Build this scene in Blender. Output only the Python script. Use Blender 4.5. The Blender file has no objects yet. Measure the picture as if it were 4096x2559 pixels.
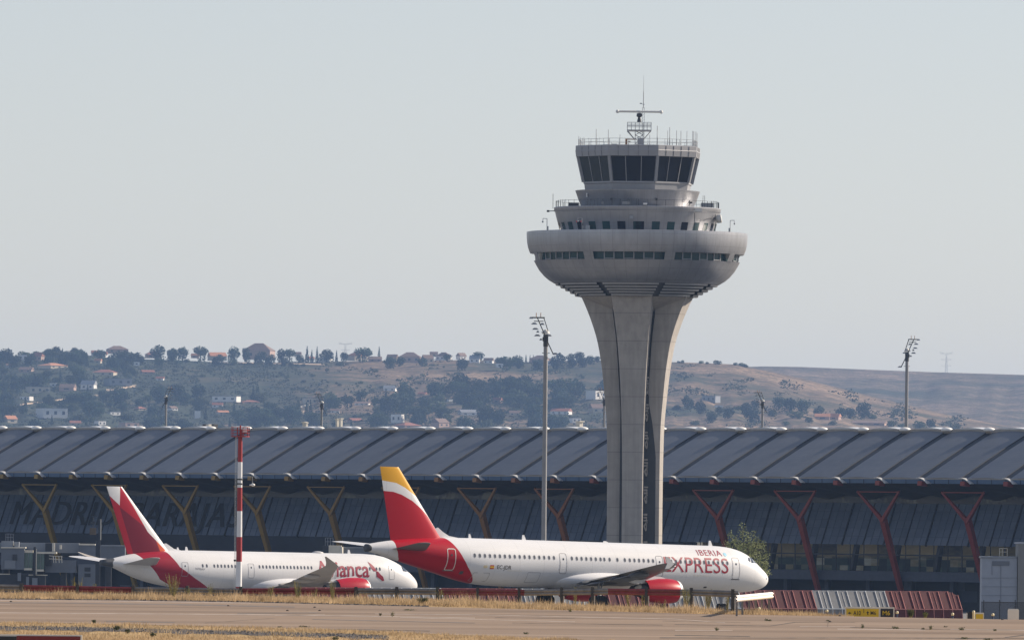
import bpy, bmesh, math, random
from mathutils import Vector, Matrix, noise
R = math.radians
sc = bpy.context.scene
COL = sc.collection
random.seed(7)

# ---------------------------------------------------------------- camera
F, U0, V0, RHO, CZ = 36000.0, 2048.0, 2005.0, 0.010, 9.4
cd = bpy.data.cameras.new('camera')
cam = bpy.data.objects.new('camera', cd)
COL.objects.link(cam)
cd.sensor_width = 36.0
cd.lens = F / 4096 * 36.0
cd.shift_y = (V0 - 1279.5) / 4096
cd.clip_start = 1.0
cd.clip_end = 60000
cr, sr = math.cos(RHO), math.sin(RHO)
cam.matrix_world = Matrix(((cr, -sr, 0, 0), (0, 0, -1, 0), (sr, cr, 0, CZ), (0, 0, 0, 1)))
sc.camera = cam

# ---------------------------------------------------------------- light
SUN_AZ, SUN_EL = R(65), R(28)      # azimuth from +Y towards +X
world = bpy.data.worlds.new('World')
sc.world = world
world.use_nodes = True
wn = world.node_tree
wn.nodes.clear()
sky = wn.nodes.new('ShaderNodeTexSky')
sky.sky_type = 'NISHITA'
sky.sun_disc = False
sky.sun_elevation = SUN_EL
sky.sun_rotation = SUN_AZ
sky.altitude = 600
sky.air_density = 1.0
sky.dust_density = 0.4
sky.ozone_density = 1.6
hsv = wn.nodes.new('ShaderNodeHueSaturation')
hsv.inputs['Saturation'].default_value = 0.75
bg = wn.nodes.new('ShaderNodeBackground')
bg.inputs['Strength'].default_value = 0.132
wo = wn.nodes.new('ShaderNodeOutputWorld')
wn.links.new(sky.outputs[0], hsv.inputs['Color'])
gam = wn.nodes.new('ShaderNodeGamma')
gam.inputs['Gamma'].default_value = 0.72
tint = wn.nodes.new('ShaderNodeMix')
tint.data_type = 'RGBA'
tint.blend_type = 'MULTIPLY'
tint.inputs[0].default_value = 1.0
tint.inputs[7].default_value = (1.0, 0.966, 1.006, 1)
wn.links.new(hsv.outputs[0], gam.inputs['Color'])
wn.links.new(gam.outputs[0], tint.inputs[6])
wn.links.new(tint.outputs[2], bg.inputs[0])
wn.links.new(bg.outputs[0], wo.inputs[0])
sd = bpy.data.lights.new('sun', 'SUN')
sd.energy = 5.0
sd.angle = R(0.5)
sd.color = (1.0, 0.86, 0.70)
sun = bpy.data.objects.new('sun', sd)
COL.objects.link(sun)
sun.location = (600, 300, 500)
sdir = Vector((math.sin(SUN_AZ) * math.cos(SUN_EL), math.cos(SUN_AZ) * math.cos(SUN_EL), math.sin(SUN_EL)))
sun.rotation_euler = sdir.to_track_quat('Z', 'Y').to_euler()
sc.view_settings.view_transform = 'Standard'
sc.view_settings.look = 'None'
sc.view_settings.exposure = 0.5
sc.view_settings.gamma = 1.0
sc.render.film_transparent = False
sc.cycles.max_bounces = 6
sc.cycles.diffuse_bounces = 3
sc.cycles.glossy_bounces = 3
sc.cycles.transparent_max_bounces = 8
sc.cycles.volume_bounces = 1
sc.cycles.use_denoising = True
sc.cycles.caustics_reflective = False
sc.cycles.caustics_refractive = False

def P(px, py, D):
    """world point seen at photo pixel (px, py) at distance D"""
    u, v = (px - U0) / F, (V0 - py) / F
    return Vector((D * (u * cr - v * sr), D, CZ + D * (u * sr + v * cr)))

# ---------------------------------------------------------------- scene helpers
def link(o, parent=None):
    COL.objects.link(o)
    if parent is not None:
        o.parent = parent
    return o

def tag(o, label=None, cat=None, group=None, kind=None):
    if label: o['label'] = label
    if cat: o['category'] = cat
    if group: o['group'] = group
    if kind: o['kind'] = kind
    return o

def thing(name, label, cat, loc=(0, 0, 0), rz=0.0, group=None):
    o = bpy.data.objects.new(name, None)
    o.empty_display_size = 0.5
    link(o)
    o.location = loc
    o.rotation_euler = (0, 0, rz)
    return tag(o, label, cat, group)

def kids(o, table={}):
    return [c for c in bpy.data.objects if c.parent is o]

def copy_tree(o, parent=None, children=None):
    """copy of a thing, its parts and sub-parts (children: pre-computed map)"""
    c = o.copy()
    COL.objects.link(c)
    if parent is not None:
        c.parent = parent
    for ch in (children[o.name] if children else kids(o)):
        copy_tree(ch, c, children)
    return c

def tree_map(o, m=None):
    m = {} if m is None else m
    m[o.name] = kids(o)
    for c in m[o.name]:
        tree_map(c, m)
    return m

class MB:
    """collects shapes and links them as ONE mesh object"""
    def __init__(s):
        s.v, s.f, s.mi, s.cur, s.sm = [], [], [], 0, []
        s.smooth = False
    def add(s, vs, fs):
        n = len(s.v)
        s.v += [tuple(p) for p in vs]
        s.f += [tuple(n + i for i in f) for f in fs]
        s.mi += [s.cur] * len(fs)
        s.sm += [s.smooth] * len(fs)
        return s
    def box(s, c, size, rz=0.0, M=None):
        hx, hy, hz = size[0] / 2, size[1] / 2, size[2] / 2
        vs = []
        ca, sa = math.cos(rz), math.sin(rz)
        for z in (-hz, hz):
            for x, y in ((-hx, -hy), (hx, -hy), (hx, hy), (-hx, hy)):
                p = Vector((c[0] + x * ca - y * sa, c[1] + x * sa + y * ca, c[2] + z))
                vs.append(M @ p if M else p)
        return s.add(vs, [(3, 2, 1, 0), (4, 5, 6, 7), (0, 1, 5, 4), (1, 2, 6, 5), (2, 3, 7, 6), (3, 0, 4, 7)])
    def bar(s, p, q, w, h=None, w2=None, h2=None, up=(0, 0, 1)):
        """tapering beam of rectangular section from p to q"""
        p, q = Vector(p), Vector(q)
        h = w if h is None else h
        w2 = w if w2 is None else w2
        h2 = h if h2 is None else h2
        d = (q - p).normalized()
        a = d.cross(Vector(up))
        if a.length < 1e-4:
            a = d.cross(Vector((0, 1, 0)))
        a.normalize()
        b = a.cross(d).normalized()
        vs = []
        for c, ww, hh in ((p, w / 2, h / 2), (q, w2 / 2, h2 / 2)):
            vs += [c - a * ww - b * hh, c + a * ww - b * hh, c + a * ww + b * hh, c - a * ww + b * hh]
        return s.add(vs, [(3, 2, 1, 0), (4, 5, 6, 7), (0, 1, 5, 4), (1, 2, 6, 5), (2, 3, 7, 6), (3, 0, 4, 7)])
    def tube(s, p, q, r, r2=None, n=10, cap=True):
        p, q = Vector(p), Vector(q)
        r2 = r if r2 is None else r2
        d = (q - p).normalized()
        a = d.orthogonal().normalized()
        b = d.cross(a)
        vs = []
        for c, rr in ((p, r), (q, r2)):
            for i in range(n):
                t = 2 * math.pi * i / n
                vs.append(c + a * rr * math.cos(t) + b * rr * math.sin(t))
        fs = [(i, (i + 1) % n, n + (i + 1) % n, n + i) for i in range(n)]
        if cap:
            fs += [tuple(range(n))[::-1], tuple(range(n, 2 * n))]
        return s.add(vs, fs)
    def lathe(s, prof, n=48, a0=0.0, a1=2 * math.pi, c=(0, 0, 0), cap=False):
        """profile of (radius, z) turned round z"""
        full = abs(a1 - a0 - 2 * math.pi) < 1e-6
        m = n if full else n + 1
        vs = []
        for r, z in prof:
            for i in range(m):
                t = a0 + (a1 - a0) * i / n
                vs.append((c[0] + r * math.cos(t), c[1] + r * math.sin(t), c[2] + z))
        fs = []
        for k in range(len(prof) - 1):
            for i in range(n):
                j = (i + 1) % m
                fs.append((k * m + i, k * m + j, (k + 1) * m + j, (k + 1) * m + i))
        if cap:
            fs.append(tuple(range(m))[::-1])
            fs.append(tuple((len(prof) - 1) * m + i for i in range(m)))
        return s.add(vs, fs)
    def loft(s, rings, closed=True, cap=True):
        n = len(rings[0])
        vs = [p for r in rings for p in r]
        fs = []
        for k in range(len(rings) - 1):
            for i in range(n if closed else n - 1):
                j = (i + 1) % n
                fs.append((k * n + i, k * n + j, (k + 1) * n + j, (k + 1) * n + i))
        if cap and closed:
            fs.append(tuple(range(n))[::-1])
            fs.append(tuple((len(rings) - 1) * n + i for i in range(n)))
        return s.add(vs, fs)
    def prism(s, poly, a, b):
        """polygon of (x, z) extruded along y from a to b"""
        n = len(poly)
        vs = [(x, a, z) for x, z in poly] + [(x, b, z) for x, z in poly]
        fs = [(i, (i + 1) % n, n + (i + 1) % n, n + i) for i in range(n)]
        fs += [tuple(range(n))[::-1], tuple(range(n, 2 * n))]
        return s.add(vs, fs)
    def ball(s, c, rx, ry=None, rz=None, n=12, m=8, zmin=-1.0):
        ry = rx if ry is None else ry
        rz = rx if rz is None else rz
        rings = []
        t0 = math.asin(max(-1, zmin))
        for k in range(m + 1):
            t = t0 + (math.pi / 2 - t0) * k / m
            rr = max(math.cos(t), 1e-3)
            rings.append([(c[0] + rx * rr * math.cos(2 * math.pi * i / n), c[1] + ry * rr * math.sin(2 * math.pi * i / n), c[2] + rz * math.sin(t)) for i in range(n)])
        return s.loft(rings)
    def build(s, name, mats, parent=None, fix=False, autosmooth=None):
        me = bpy.data.meshes.new(name)
        me.from_pydata(s.v, [], s.f)
        if not isinstance(mats, (list, tuple)):
            mats = [mats]
        for m in mats:
            me.materials.append(m)
        me.polygons.foreach_set('material_index', s.mi)
        me.polygons.foreach_set('use_smooth', [bool(x) for x in s.sm])
        me.update()
        if fix:
            b = bmesh.new()
            b.from_mesh(me)
            bmesh.ops.remove_doubles(b, verts=b.verts, dist=1e-4)
            bmesh.ops.recalc_face_normals(b, faces=b.faces)
            b.to_mesh(me)
            b.free()
        if autosmooth is not None:
            me.set_sharp_from_angle(angle=R(autosmooth))
        o = bpy.data.objects.new(name, me)
        return link(o, parent)

# ---------------------------------------------------------------- materials
class NT:
    """small shader-node writer"""
    def __init__(s, name):
        s.m = bpy.data.materials.new(name)
        s.m.use_nodes = True
        s.t = s.m.node_tree
        s.t.nodes.clear()
        s.out = s.t.nodes.new('ShaderNodeOutputMaterial')
        s.b = s.t.nodes.new('ShaderNodeBsdfPrincipled')
        s.t.links.new(s.b.outputs[0], s.out.inputs[0])
        s._co = None
    def put(s, sock, v):
        if v is None: return
        if isinstance(v, bpy.types.NodeSocket): s.t.links.new(v, sock)
        elif isinstance(v, (tuple, list)) and len(v) == 3 and sock.type == 'RGBA': sock.default_value = (*v, 1)
        else: sock.default_value = v
    def co(s):
        if s._co is None:
            s._co = s.t.nodes.new('ShaderNodeTexCoord').outputs['Object']
        return s._co
    def xyz(s, v=None):
        n = s.t.nodes.new('ShaderNodeSeparateXYZ')
        s.put(n.inputs[0], v or s.co())
        return n.outputs
    def m2(s, op, a, b=None, c=None):
        n = s.t.nodes.new('ShaderNodeMath')
        n.operation = op
        s.put(n.inputs[0], a); s.put(n.inputs[1], b)
        if c is not None: s.put(n.inputs[2], c)
        return n.outputs[0]
    def mix(s, f, a, b):
        n = s.t.nodes.new('ShaderNodeMix')
        n.data_type = 'RGBA'
        s.put(n.inputs[0], f); s.put(n.inputs[6], a); s.put(n.inputs[7], b)
        return n.outputs[2]
    def mapv(s, v, sc_):
        n = s.t.nodes.new('ShaderNodeMapping')
        s.put(n.inputs[0], v); n.inputs['Scale'].default_value = sc_
        return n.outputs[0]
    def noise(s, scale, detail=3.0, v=None, rough=0.6):
        n = s.t.nodes.new('ShaderNodeTexNoise')
        s.put(n.inputs['Vector'], v or s.co())
        n.inputs['Scale'].default_value = scale
        n.inputs['Detail'].default_value = detail
        n.inputs['Roughness'].default_value = rough
        return n.outputs[0]
    def ramp(s, f, stops, interp='LINEAR'):
        n = s.t.nodes.new('ShaderNodeValToRGB')
        n.color_ramp.interpolation = interp
        e = n.color_ramp.elements
        while len(e) < len(stops): e.new(0.5)
        for k, (p, c) in enumerate(stops):
            e[k].position = p
            e[k].color = (c, c, c, 1) if isinstance(c, (int, float)) else (*c, 1)
        s.put(n.inputs[0], f)
        return n.outputs[0]
    def curve(s, x, pts):
        """piecewise linear function of x through pts [(x, y)...]"""
        xs = [p[0] for p in pts]; ys = [p[1] for p in pts]
        x0, x1, y0, y1 = min(xs), max(xs), min(ys), max(ys)
        n = s.t.nodes.new('ShaderNodeFloatCurve')
        cu = n.mapping.curves[0]
        P_ = sorted(((a - x0) / (x1 - x0), (b - y0) / (y1 - y0)) for a, b in pts)
        while len(cu.points) < len(P_): cu.points.new(0.5, 0.5)
        for q, (a, b) in zip(cu.points, P_):
            q.location = (a, b)
            q.handle_type = 'VECTOR'
        n.mapping.update()
        s.put(n.inputs['Value'], s.m2('DIVIDE', s.m2('SUBTRACT', x, x0), x1 - x0))
        return s.m2('ADD', s.m2('MULTIPLY', n.outputs[0], y1 - y0), y0)
    def bump(s, h, strength=0.3, dist=0.1):
        n = s.t.nodes.new('ShaderNodeBump')
        n.inputs['Strength'].default_value = strength
        n.inputs['Distance'].default_value = dist
        s.put(n.inputs['Height'], h)
        s.t.links.new(n.outputs[0], s.b.inputs['Normal'])
    def fin(s, col=None, rough=0.6, metal=0.0, spec=0.5, coat=0.0):
        s.put(s.b.inputs['Base Color'], col)
        s.put(s.b.inputs['Roughness'], rough)
        s.put(s.b.inputs['Metallic'], metal)
        s.put(s.b.inputs['Specular IOR Level'], spec)
        s.put(s.b.inputs['Coat Weight'], coat)
        return s.m

def mul(c, k): return tuple(min(1.0, x * k) for x in c)

def mat(name, col, rough=0.6, metal=0.0, spec=0.5, var=0.12, scale=1.0, coat=0.0, stretch=(1, 1, 1), bump=0.0):
    n = NT(name)
    v = n.mapv(n.co(), stretch)
    a = n.noise(scale, 4, v)
    c = n.mix(n.ramp(a, [(0.3, 0.0), (0.7, 1.0)]), mul(col, 1 - var), mul(col, 1 + var))
    if bump: n.bump(a, bump, 0.05)
    return n.fin(c, rough, metal, spec, coat)

M = {}
def mm(key, *a, **k):
    if key not in M: M[key] = mat(key, *a, **k)
    return M[key]
mm('white_paint', (0.74, 0.74, 0.745), 0.38, spec=0.25, var=0.04, scale=0.4)
mm('offwhite', (0.68, 0.67, 0.63), 0.5, var=0.06)
mm('grey_metal', (0.30, 0.31, 0.33), 0.45, 0.3, var=0.10, scale=0.6)
mm('dark_metal', (0.055, 0.058, 0.065), 0.5, 0.2, var=0.15)
mm('steel', (0.42, 0.43, 0.44), 0.5, 0.55, var=0.12, scale=1.5)
mm('black', (0.012, 0.012, 0.014), 0.6, var=0.2)
mm('rubber', (0.02, 0.02, 0.021), 0.85, var=0.2)
mm('red_paint', (0.42, 0.005, 0.020), 0.38, spec=0.25, var=0.07)
mm('window_glass', (0.045, 0.055, 0.07), 0.12, 0.0, 0.6, var=0.2, scale=0.5)
mm('lamp_white', (0.85, 0.84, 0.8), 0.4, var=0.03)
# ---------------------------------------------------------------- aircraft kit
def interp(tab, x, k):
    """monotone cubic through column k of a table keyed by column 0"""
    n = len(tab)
    if x <= tab[0][0]: return tab[0][k]
    if x >= tab[-1][0]: return tab[-1][k]
    for i in range(n - 1):
        if tab[i][0] <= x <= tab[i + 1][0]: break
    def sl(j):
        a = (tab[j + 1][k] - tab[j][k]) / (tab[j + 1][0] - tab[j][0]) if j < n - 1 else None
        b = (tab[j][k] - tab[j - 1][k]) / (tab[j][0] - tab[j - 1][0]) if j > 0 else None
        if a is None: return b
        if b is None: return a
        return 0.0 if a * b <= 0 else 2 * a * b / (a + b)
    h = tab[i + 1][0] - tab[i][0]
    t = (x - tab[i][0]) / h
    p0, p1, m0, m1 = tab[i][k], tab[i + 1][k], sl(i) * h, sl(i + 1) * h
    return (2 * t**3 - 3 * t**2 + 1) * p0 + (t**3 - 2 * t**2 + t) * m0 + (-2 * t**3 + 3 * t**2) * p1 + (t**3 - t**2) * m1

class Hull:
    """fuselage given by stations (distance from nose, top z, bottom z, half width); x = -distance, starboard = -y"""
    def __init__(s, st, zc):
        s.st, s.zc = st, zc
    def sec(s, d):
        t, b, w = (interp(s.st, d, k) for k in (1, 2, 3))
        return s.zc + (t + b) / 2, (t - b) / 2, w
    def surf(s, d, z, off=0.0):
        c, h, w = s.sec(d)
        q = max(-0.995, min(0.995, (s.zc + z - c) / h))
        o = w * math.sqrt(1 - q * q)
        ny, nz = o / (w * w), q * h / (h * h)
        l = math.hypot(ny, nz)
        return Vector((-d, -(o + off * ny / l), s.zc + z + off * nz / l))
    def arc(s, d, t, off=0.0):
        c, h, w = s.sec(d)
        return Vector((-d, -(w + off) * math.cos(t), c + (h + off) * math.sin(t)))
    def mesh(s, m, parent, n=56):
        L = s.st[-1][0]
        ds = [0.02, 0.08, 0.18, 0.32, 0.5, 0.75, 1.0, 1.3, 1.65, 2.0, 2.4, 2.8, 3.3, 3.8, 4.4, 5, 5.7, 6.5, 8]
        k = 10.0
        while k < L - 0.3:
            ds.append(k); k += 0.9
        ds += [L - 0.25, L]
        b = MB(); b.smooth = True
        rings = []
        for d in ds:
            c, h, w = s.sec(d)
            rings.append([(-d, w * math.cos(2 * math.pi * i / n), c + h * math.sin(2 * math.pi * i / n)) for i in range(n)])
        b.loft(rings)
        return b.build('fuselage', m, parent, autosmooth=60)
    def patch(s, b, d, z, w, h, off, rad=0.45, n=4):
        """rounded rectangle lying on the starboard side"""
        pts = []
        r = rad * min(w, h)
        for cx, cz, a in ((w / 2 - r, h / 2 - r, 0), (-w / 2 + r, h / 2 - r, 90), (-w / 2 + r, -h / 2 + r, 180), (w / 2 - r, -h / 2 + r, 270)):
            for k in range(n + 1):
                t = R(a + 90 * k / n)
                pts.append((cx + r * math.cos(t), cz + r * math.sin(t)))
        rows = 5
        # strips in z so that it hugs the hull
        vs, fs = [], []
        for k in range(rows + 1):
            zz = -h / 2 + h * k / rows
            xs = [abs(x) for x, y in pts if abs(y - zz) < h / rows * 0.51]
            ins = max(0.0, abs(zz) - (h / 2 - r))
            half = w / 2 - r + math.sqrt(max(0, r * r - ins * ins))
            vs += [s.surf(d + half, z + zz, off), s.surf(d, z + zz, off), s.surf(d - half, z + zz, off)]
        for k in range(rows):
            a = 3 * k
            fs += [(a, a + 1, a + 4, a + 3), (a + 1, a + 2, a + 5, a + 4)]
        b.smooth = True
        return b.add(vs, fs)
    def outline(s, b, d, z, w, h, off, t=0.05, r=0.18):
        pts = []
        for cx, cz, a in ((w / 2 - r, h / 2 - r, 0), (-w / 2 + r, h / 2 - r, 90), (-w / 2 + r, -h / 2 + r, 180), (w / 2 - r, -h / 2 + r, 270)):
            for k in range(4):
                q = R(a + 30 * k)
                pts.append((cx + r * math.cos(q), cz + r * math.sin(q), math.cos(q), math.sin(q)))
        full = []
        for i, p in enumerate(pts):
            full.append(p)
            q = pts[(i + 1) % len(pts)]
            if abs(p[1] - q[1]) > 0.4:
                for k in range(1, 8):
                    f = k / 8
                    full.append(tuple(p[j] * (1 - f) + q[j] * f for j in range(4)))
        n = len(full)
        vs = []
        for x, y, nx, ny in full:
            vs.append(s.surf(d - x, z + y, off))
            vs.append(s.surf(d - x + nx * t, z + y - ny * t, off))
        return b.add(vs, [(2 * i, 2 * i + 1, 2 * ((i + 1) % n) + 1, 2 * ((i + 1) % n)) for i in range(n)])

def text_bm(body, bold=0.0, shear=0.0, space=1.0):
    """text as a mesh scaled to the unit square (cap letters), plus its own size"""
    cu = bpy.data.curves.new('text', 'FONT')
    cu.body = body
    cu.offset = bold
    cu.shear = shear
    cu.space_character = space
    cu.resolution_u = 4
    cu.fill_mode = 'FRONT'
    o = bpy.data.objects.new('text', cu)
    COL.objects.link(o)
    dg = bpy.context.evaluated_depsgraph_get()
    me = bpy.data.meshes.new_from_object(o.evaluated_get(dg))
    bpy.data.objects.remove(o)
    b = bmesh.new()
    b.from_mesh(me)
    bpy.data.meshes.remove(me)
    bmesh.ops.triangulate(b, faces=b.faces)
    xs = [v.co.x for v in b.verts]; ys = [v.co.y for v in b.verts]
    x0, x1, y0, y1 = min(xs), max(xs), 0.0, max(ys)
    for v in b.verts:
        v.co = Vector(((v.co.x - x0) / (x1 - x0), (v.co.y - y0) / (y1 - y0), 0))
    return b

def text_obj(name, body, fn, m, parent, bold=0.0, cuts=10, shear=0.0, space=1.0, fat=0.0):
    """fn maps (u, v) in the unit square to a point"""
    b = text_bm(body, bold, shear, space)
    for k in range(-2, cuts):
        bmesh.ops.bisect_plane(b, geom=b.verts[:] + b.edges[:] + b.faces[:], plane_co=(0, k / cuts, 0), plane_no=(0, 1, 0))
    if fat:
        r = bmesh.ops.duplicate(b, geom=b.verts[:] + b.edges[:] + b.faces[:])
        twin = [g for g in r['geom'] if isinstance(g, bmesh.types.BMVert)]
        for v in twin: v.co.x += fat
        twin = set(twin)
        for v in b.verts:
            v.co = fn(v.co.x, v.co.y) + (Vector((0, -0.006, 0)) if v in twin else Vector())
    else:
        for v in b.verts: v.co = fn(v.co.x, v.co.y)
    me = bpy.data.meshes.new(name)
    b.to_mesh(me); b.free()
    me.materials.append(m)
    return link(bpy.data.objects.new(name, me), parent)

def airfoil(le, chord, thick, tw=0.0, vertical=False, n=9):
    """ring of points: le = (x, y, z) of leading edge; chord goes to -x"""
    up, lo = [], []
    for i in range(n):
        t = 0.5 * (1 - math.cos(math.pi * i / (n - 1)))
        y = 5 * thick * (0.2969 * math.sqrt(t) - 0.126 * t - 0.3516 * t**2 + 0.2843 * t**3 - 0.1036 * t**4)
        cam_ = 0 if vertical else 0.012 * math.sin(math.pi * t)
        up.append((t, y + cam_)); lo.append((t, -y + cam_))
    ring = up[::-1] + lo[1:]
    pts = []
    for t, h in ring:
        dx, dz = -t * chord, h * chord
        if tw: dx, dz = dx * math.cos(tw) - dz * math.sin(tw) * 0, dz + dx * math.sin(tw)
        pts.append((le[0] + dx, le[1] + dz, le[2]) if vertical else (le[0] + dx, le[1], le[2] + dz))
    return pts

def wing(name, secs, side, m, parent):
    """secs: (offset, LE distance, chord, z, thickness, twist); side -1 = starboard"""
    b = MB(); b.smooth = True
    rings = [airfoil((-d, side * o, z), c, th, tw) for o, d, c, z, th, tw in secs]
    if side < 0: rings = [r[::-1] for r in rings]
    b.loft(rings)
    return b.build(name, m, parent, autosmooth=50)

def revolve_x(b, prof, c, n=36):
    """profile (d, r) turned round the x axis through (y, z) = c"""
    rings = [[(-d, c[0] + r * math.cos(2 * math.pi * i / n), c[1] + r * math.sin(2 * math.pi * i / n)) for i in range(n)] for d, r in prof]
    b.smooth = True
    return b.loft(rings, cap=False)

def gear(parent, d, o, ztop, r, width, pairs, dual):
    b = MB()
    b.tube((-d, -o, ztop), (-d, -o, r), 0.11, n=10)
    b.tube((-d + 0.6, -o, ztop), (-d, -o, r + 0.6), 0.06, n=8)
    g = b.build('landing_gear', M['grey_metal'], parent)
    for k in range(pairs):
        dd = d + (k - (pairs - 1) / 2) * 1.45
        for s in (-1, 1):
            y = -o + s * dual / 2
            w = MB(); w.smooth = True
            w.tube((-dd, y - width / 2, r), (-dd, y + width / 2, r), r * 0.97, n=20)
            w.build('tyre', M['rubber'], g, autosmooth=40)
    if pairs > 1:
        b = MB(); b.bar((-d - 0.8, -o, r), (-d + 0.8, -o, r), 0.2)
        b.build('bogie_beam', M['grey_metal'], g)
    return g

def livery(name, zc, base, build):
    n = NT(name)
    x, y, z = n.xyz()
    d = n.m2('MULTIPLY', x, -1.0)
    zz = n.m2('SUBTRACT', z, zc)
    dirt = n.noise(0.35, 5, n.mapv(n.co(), (0.25, 1, 1)))
    base = n.mix(n.ramp(dirt, [(0.35, 0.0), (0.75, 1.0)]), base, mul(base, 0.90))
    base = n.mix(n.m2('MULTIPLY', n.ramp(n.noise(0.8, 5, n.mapv(n.co(), (0.12, 1, 1))), [(0.45, 0.0), (0.8, 1.0)]), 0.22), base, (0.50, 0.49, 0.47))
    seam = n.m2('LESS_THAN', n.m2('FRACT', n.m2('DIVIDE', d, 2.66)), 0.012)
    base = n.mix(n.m2('MULTIPLY', seam, 0.35), base, (0.35, 0.35, 0.36))
    c = build(n, d, zz, base)
    return n.fin(c, 0.38, 0.0, 0.22, 0.0)

RED, GOLD = (0.41, 0.004, 0.018), (0.66, 0.34, 0.022)

# ---------------------------------------------------------------- single-aisle airliner, white with red tail
ZA = 3.76
def a_body(n, d, z, base):
    f = n.curve(z, [(-2.2, 33.0), (-1.95, 33.3), (-1.1, 34.1), (-0.47, 34.75), (0.26, 35.3), (0.98, 35.76), (1.61, 36.16), (2.1, 36.45), (2.6, 36.6)])
    g = n.curve(z, [(-2.2, 38.6), (-1.2, 39.9), (-0.44, 40.9), (0.26, 41.55), (0.99, 41.85), (1.7, 41.9), (2.6, 41.95)])
    k = n.m2('MULTIPLY', n.m2('GREATER_THAN', d, f), n.m2('LESS_THAN', d, g))
    return n.mix(k, base, RED)
def a_fin(n, d, z, base):
    b1 = n.curve(d, [(36, 3.2), (38.2, 4.75), (39.2, 5.45), (39.7, 5.71), (40.66, 6.25), (41.6, 6.63), (43.1, 6.82), (44.5, 6.85)])
    b2 = n.curve(d, [(36, 1.2), (37.1, 2.67), (38.0, 3.75), (38.75, 4.4), (39.8, 5.1), (41.0, 5.63), (41.85, 5.85), (42.9, 5.92), (44.5, 5.95)])
    c = n.mix(n.m2('GREATER_THAN', z, b2), RED, base)
    return n.mix(n.m2('GREATER_THAN', z, b1), c, GOLD)
A_BODY = livery('airliner_paint', ZA, (0.74, 0.745, 0.755), a_body)
A_FIN = livery('airliner_fin_paint', ZA, (0.74, 0.745, 0.755), a_fin)
A_ST = [(0, -0.70, -0.90, 0.02), (0.08, -0.48, -1.10, 0.30), (0.2, -0.32, -1.26, 0.48), (0.5, -0.08, -1.47, 0.78), (1.0, 0.24, -1.68, 1.12), (1.8, 0.80, -1.86, 1.46),
        (2.4, 1.24, -1.94, 1.62), (3.0, 1.54, -1.99, 1.74), (3.8, 1.80, -2.03, 1.85), (5.0, 2.0, -2.06, 1.93), (6.5, 2.07, -2.07, 1.975), (28.0, 2.07, -2.07, 1.975), (30.5, 2.07, -2.04, 1.97),
        (32.8, 2.07, -1.93, 1.93), (34.6, 2.06, -1.66, 1.82), (37.0, 2.01, -1.10, 1.56), (39.3, 1.90, -0.55, 1.20), (41.7, 1.68, 0.02, 0.78), (42.9, 1.53, 0.34, 0.55), (44.0, 1.36, 0.56, 0.37), (44.45, 1.28, 0.62, 0.31)]
a_yaw, a_pitch = R(37.5), R(1.14)
a_rot = Matrix.Rotation(a_yaw, 4, 'Z') @ Matrix.Rotation(a_pitch, 4, 'Y')
a_loc = P(2361, 2260.5, 791) - (a_rot @ Vector((-20, 0, ZA)))
pa = thing('airliner', 'white passenger jet with red and gold tail, IBERIA EXPRESS lettering, nearest on the taxiway', 'airliner', a_loc)
pa.rotation_euler = a_rot.to_euler()
ha = Hull(A_ST, ZA)
fa = ha.mesh(A_BODY, pa)

def fairing(m, parent, d0, d1, z, h, w, name='belly_fairing', n=32):
    b = MB(); b.smooth = True
    rings = []
    for k in range(19):
        t = k / 18
        f = max(0.02, math.sin(math.pi * t) ** 0.55)
        rings.append([(-(d0 + (d1 - d0) * t), w * f * math.cos(2 * math.pi * i / n), z + h * f * math.sin(2 * math.pi * i / n)) for i in range(n)])
    b.loft(rings)
    return b.build(name, m, parent)
fairing(M['white_paint'], pa, 13.0, 26.6, ZA - 1.28, 1.14, 2.32)

M['wing_grey'] = mat('wing_grey', (0.105, 0.11, 0.12), 0.42, 0.1, var=0.10, scale=0.5)
mm('wing_under', (0.18, 0.185, 0.19), 0.45, 0.1, var=0.12, scale=0.5)
A_W = [(1.5, 15.6, 7.4, ZA - 1.22, 0.145, R(3.5)), (3.9, 16.95, 6.0, ZA - 1.05, 0.13, R(3.0)), (6.4, 18.3, 4.75, ZA - 0.84, 0.12, R(2.0)), (11.5, 21.1, 3.15, ZA - 0.36, 0.11, R(1)), (16.4, 23.4, 1.9, ZA + 0.18, 0.105, 0), (17.0, 23.75, 1.5, ZA + 0.24, 0.09, 0)]
def wing_fit(parent, secs, side, tip):
    w = wing('wing', secs, side, M['wing_grey'], parent)
    o, d, c, z = secs[-1][:4]
    if tip:
        b = MB()
        y = side * (o + 0.05)
        poly = [(-d - 0.45, z - 0.02), (-d - 1.05, z + 0.55), (-d - 1.42, z + 0.62), (-d - 1.2, z), (-d - 1.42, z - 0.46), (-d - 0.95, z - 0.40)]
        b.prism(poly, y - 0.035, y + 0.035)
        b.build('wingtip_fence', M['steel'], w)
    return w
wa = wing_fit(pa, A_W, -1, True)
wp = wing_fit(pa, A_W, 1, True)
def at_wing(secs, o, k):
    return interp(secs, o, k)
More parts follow.
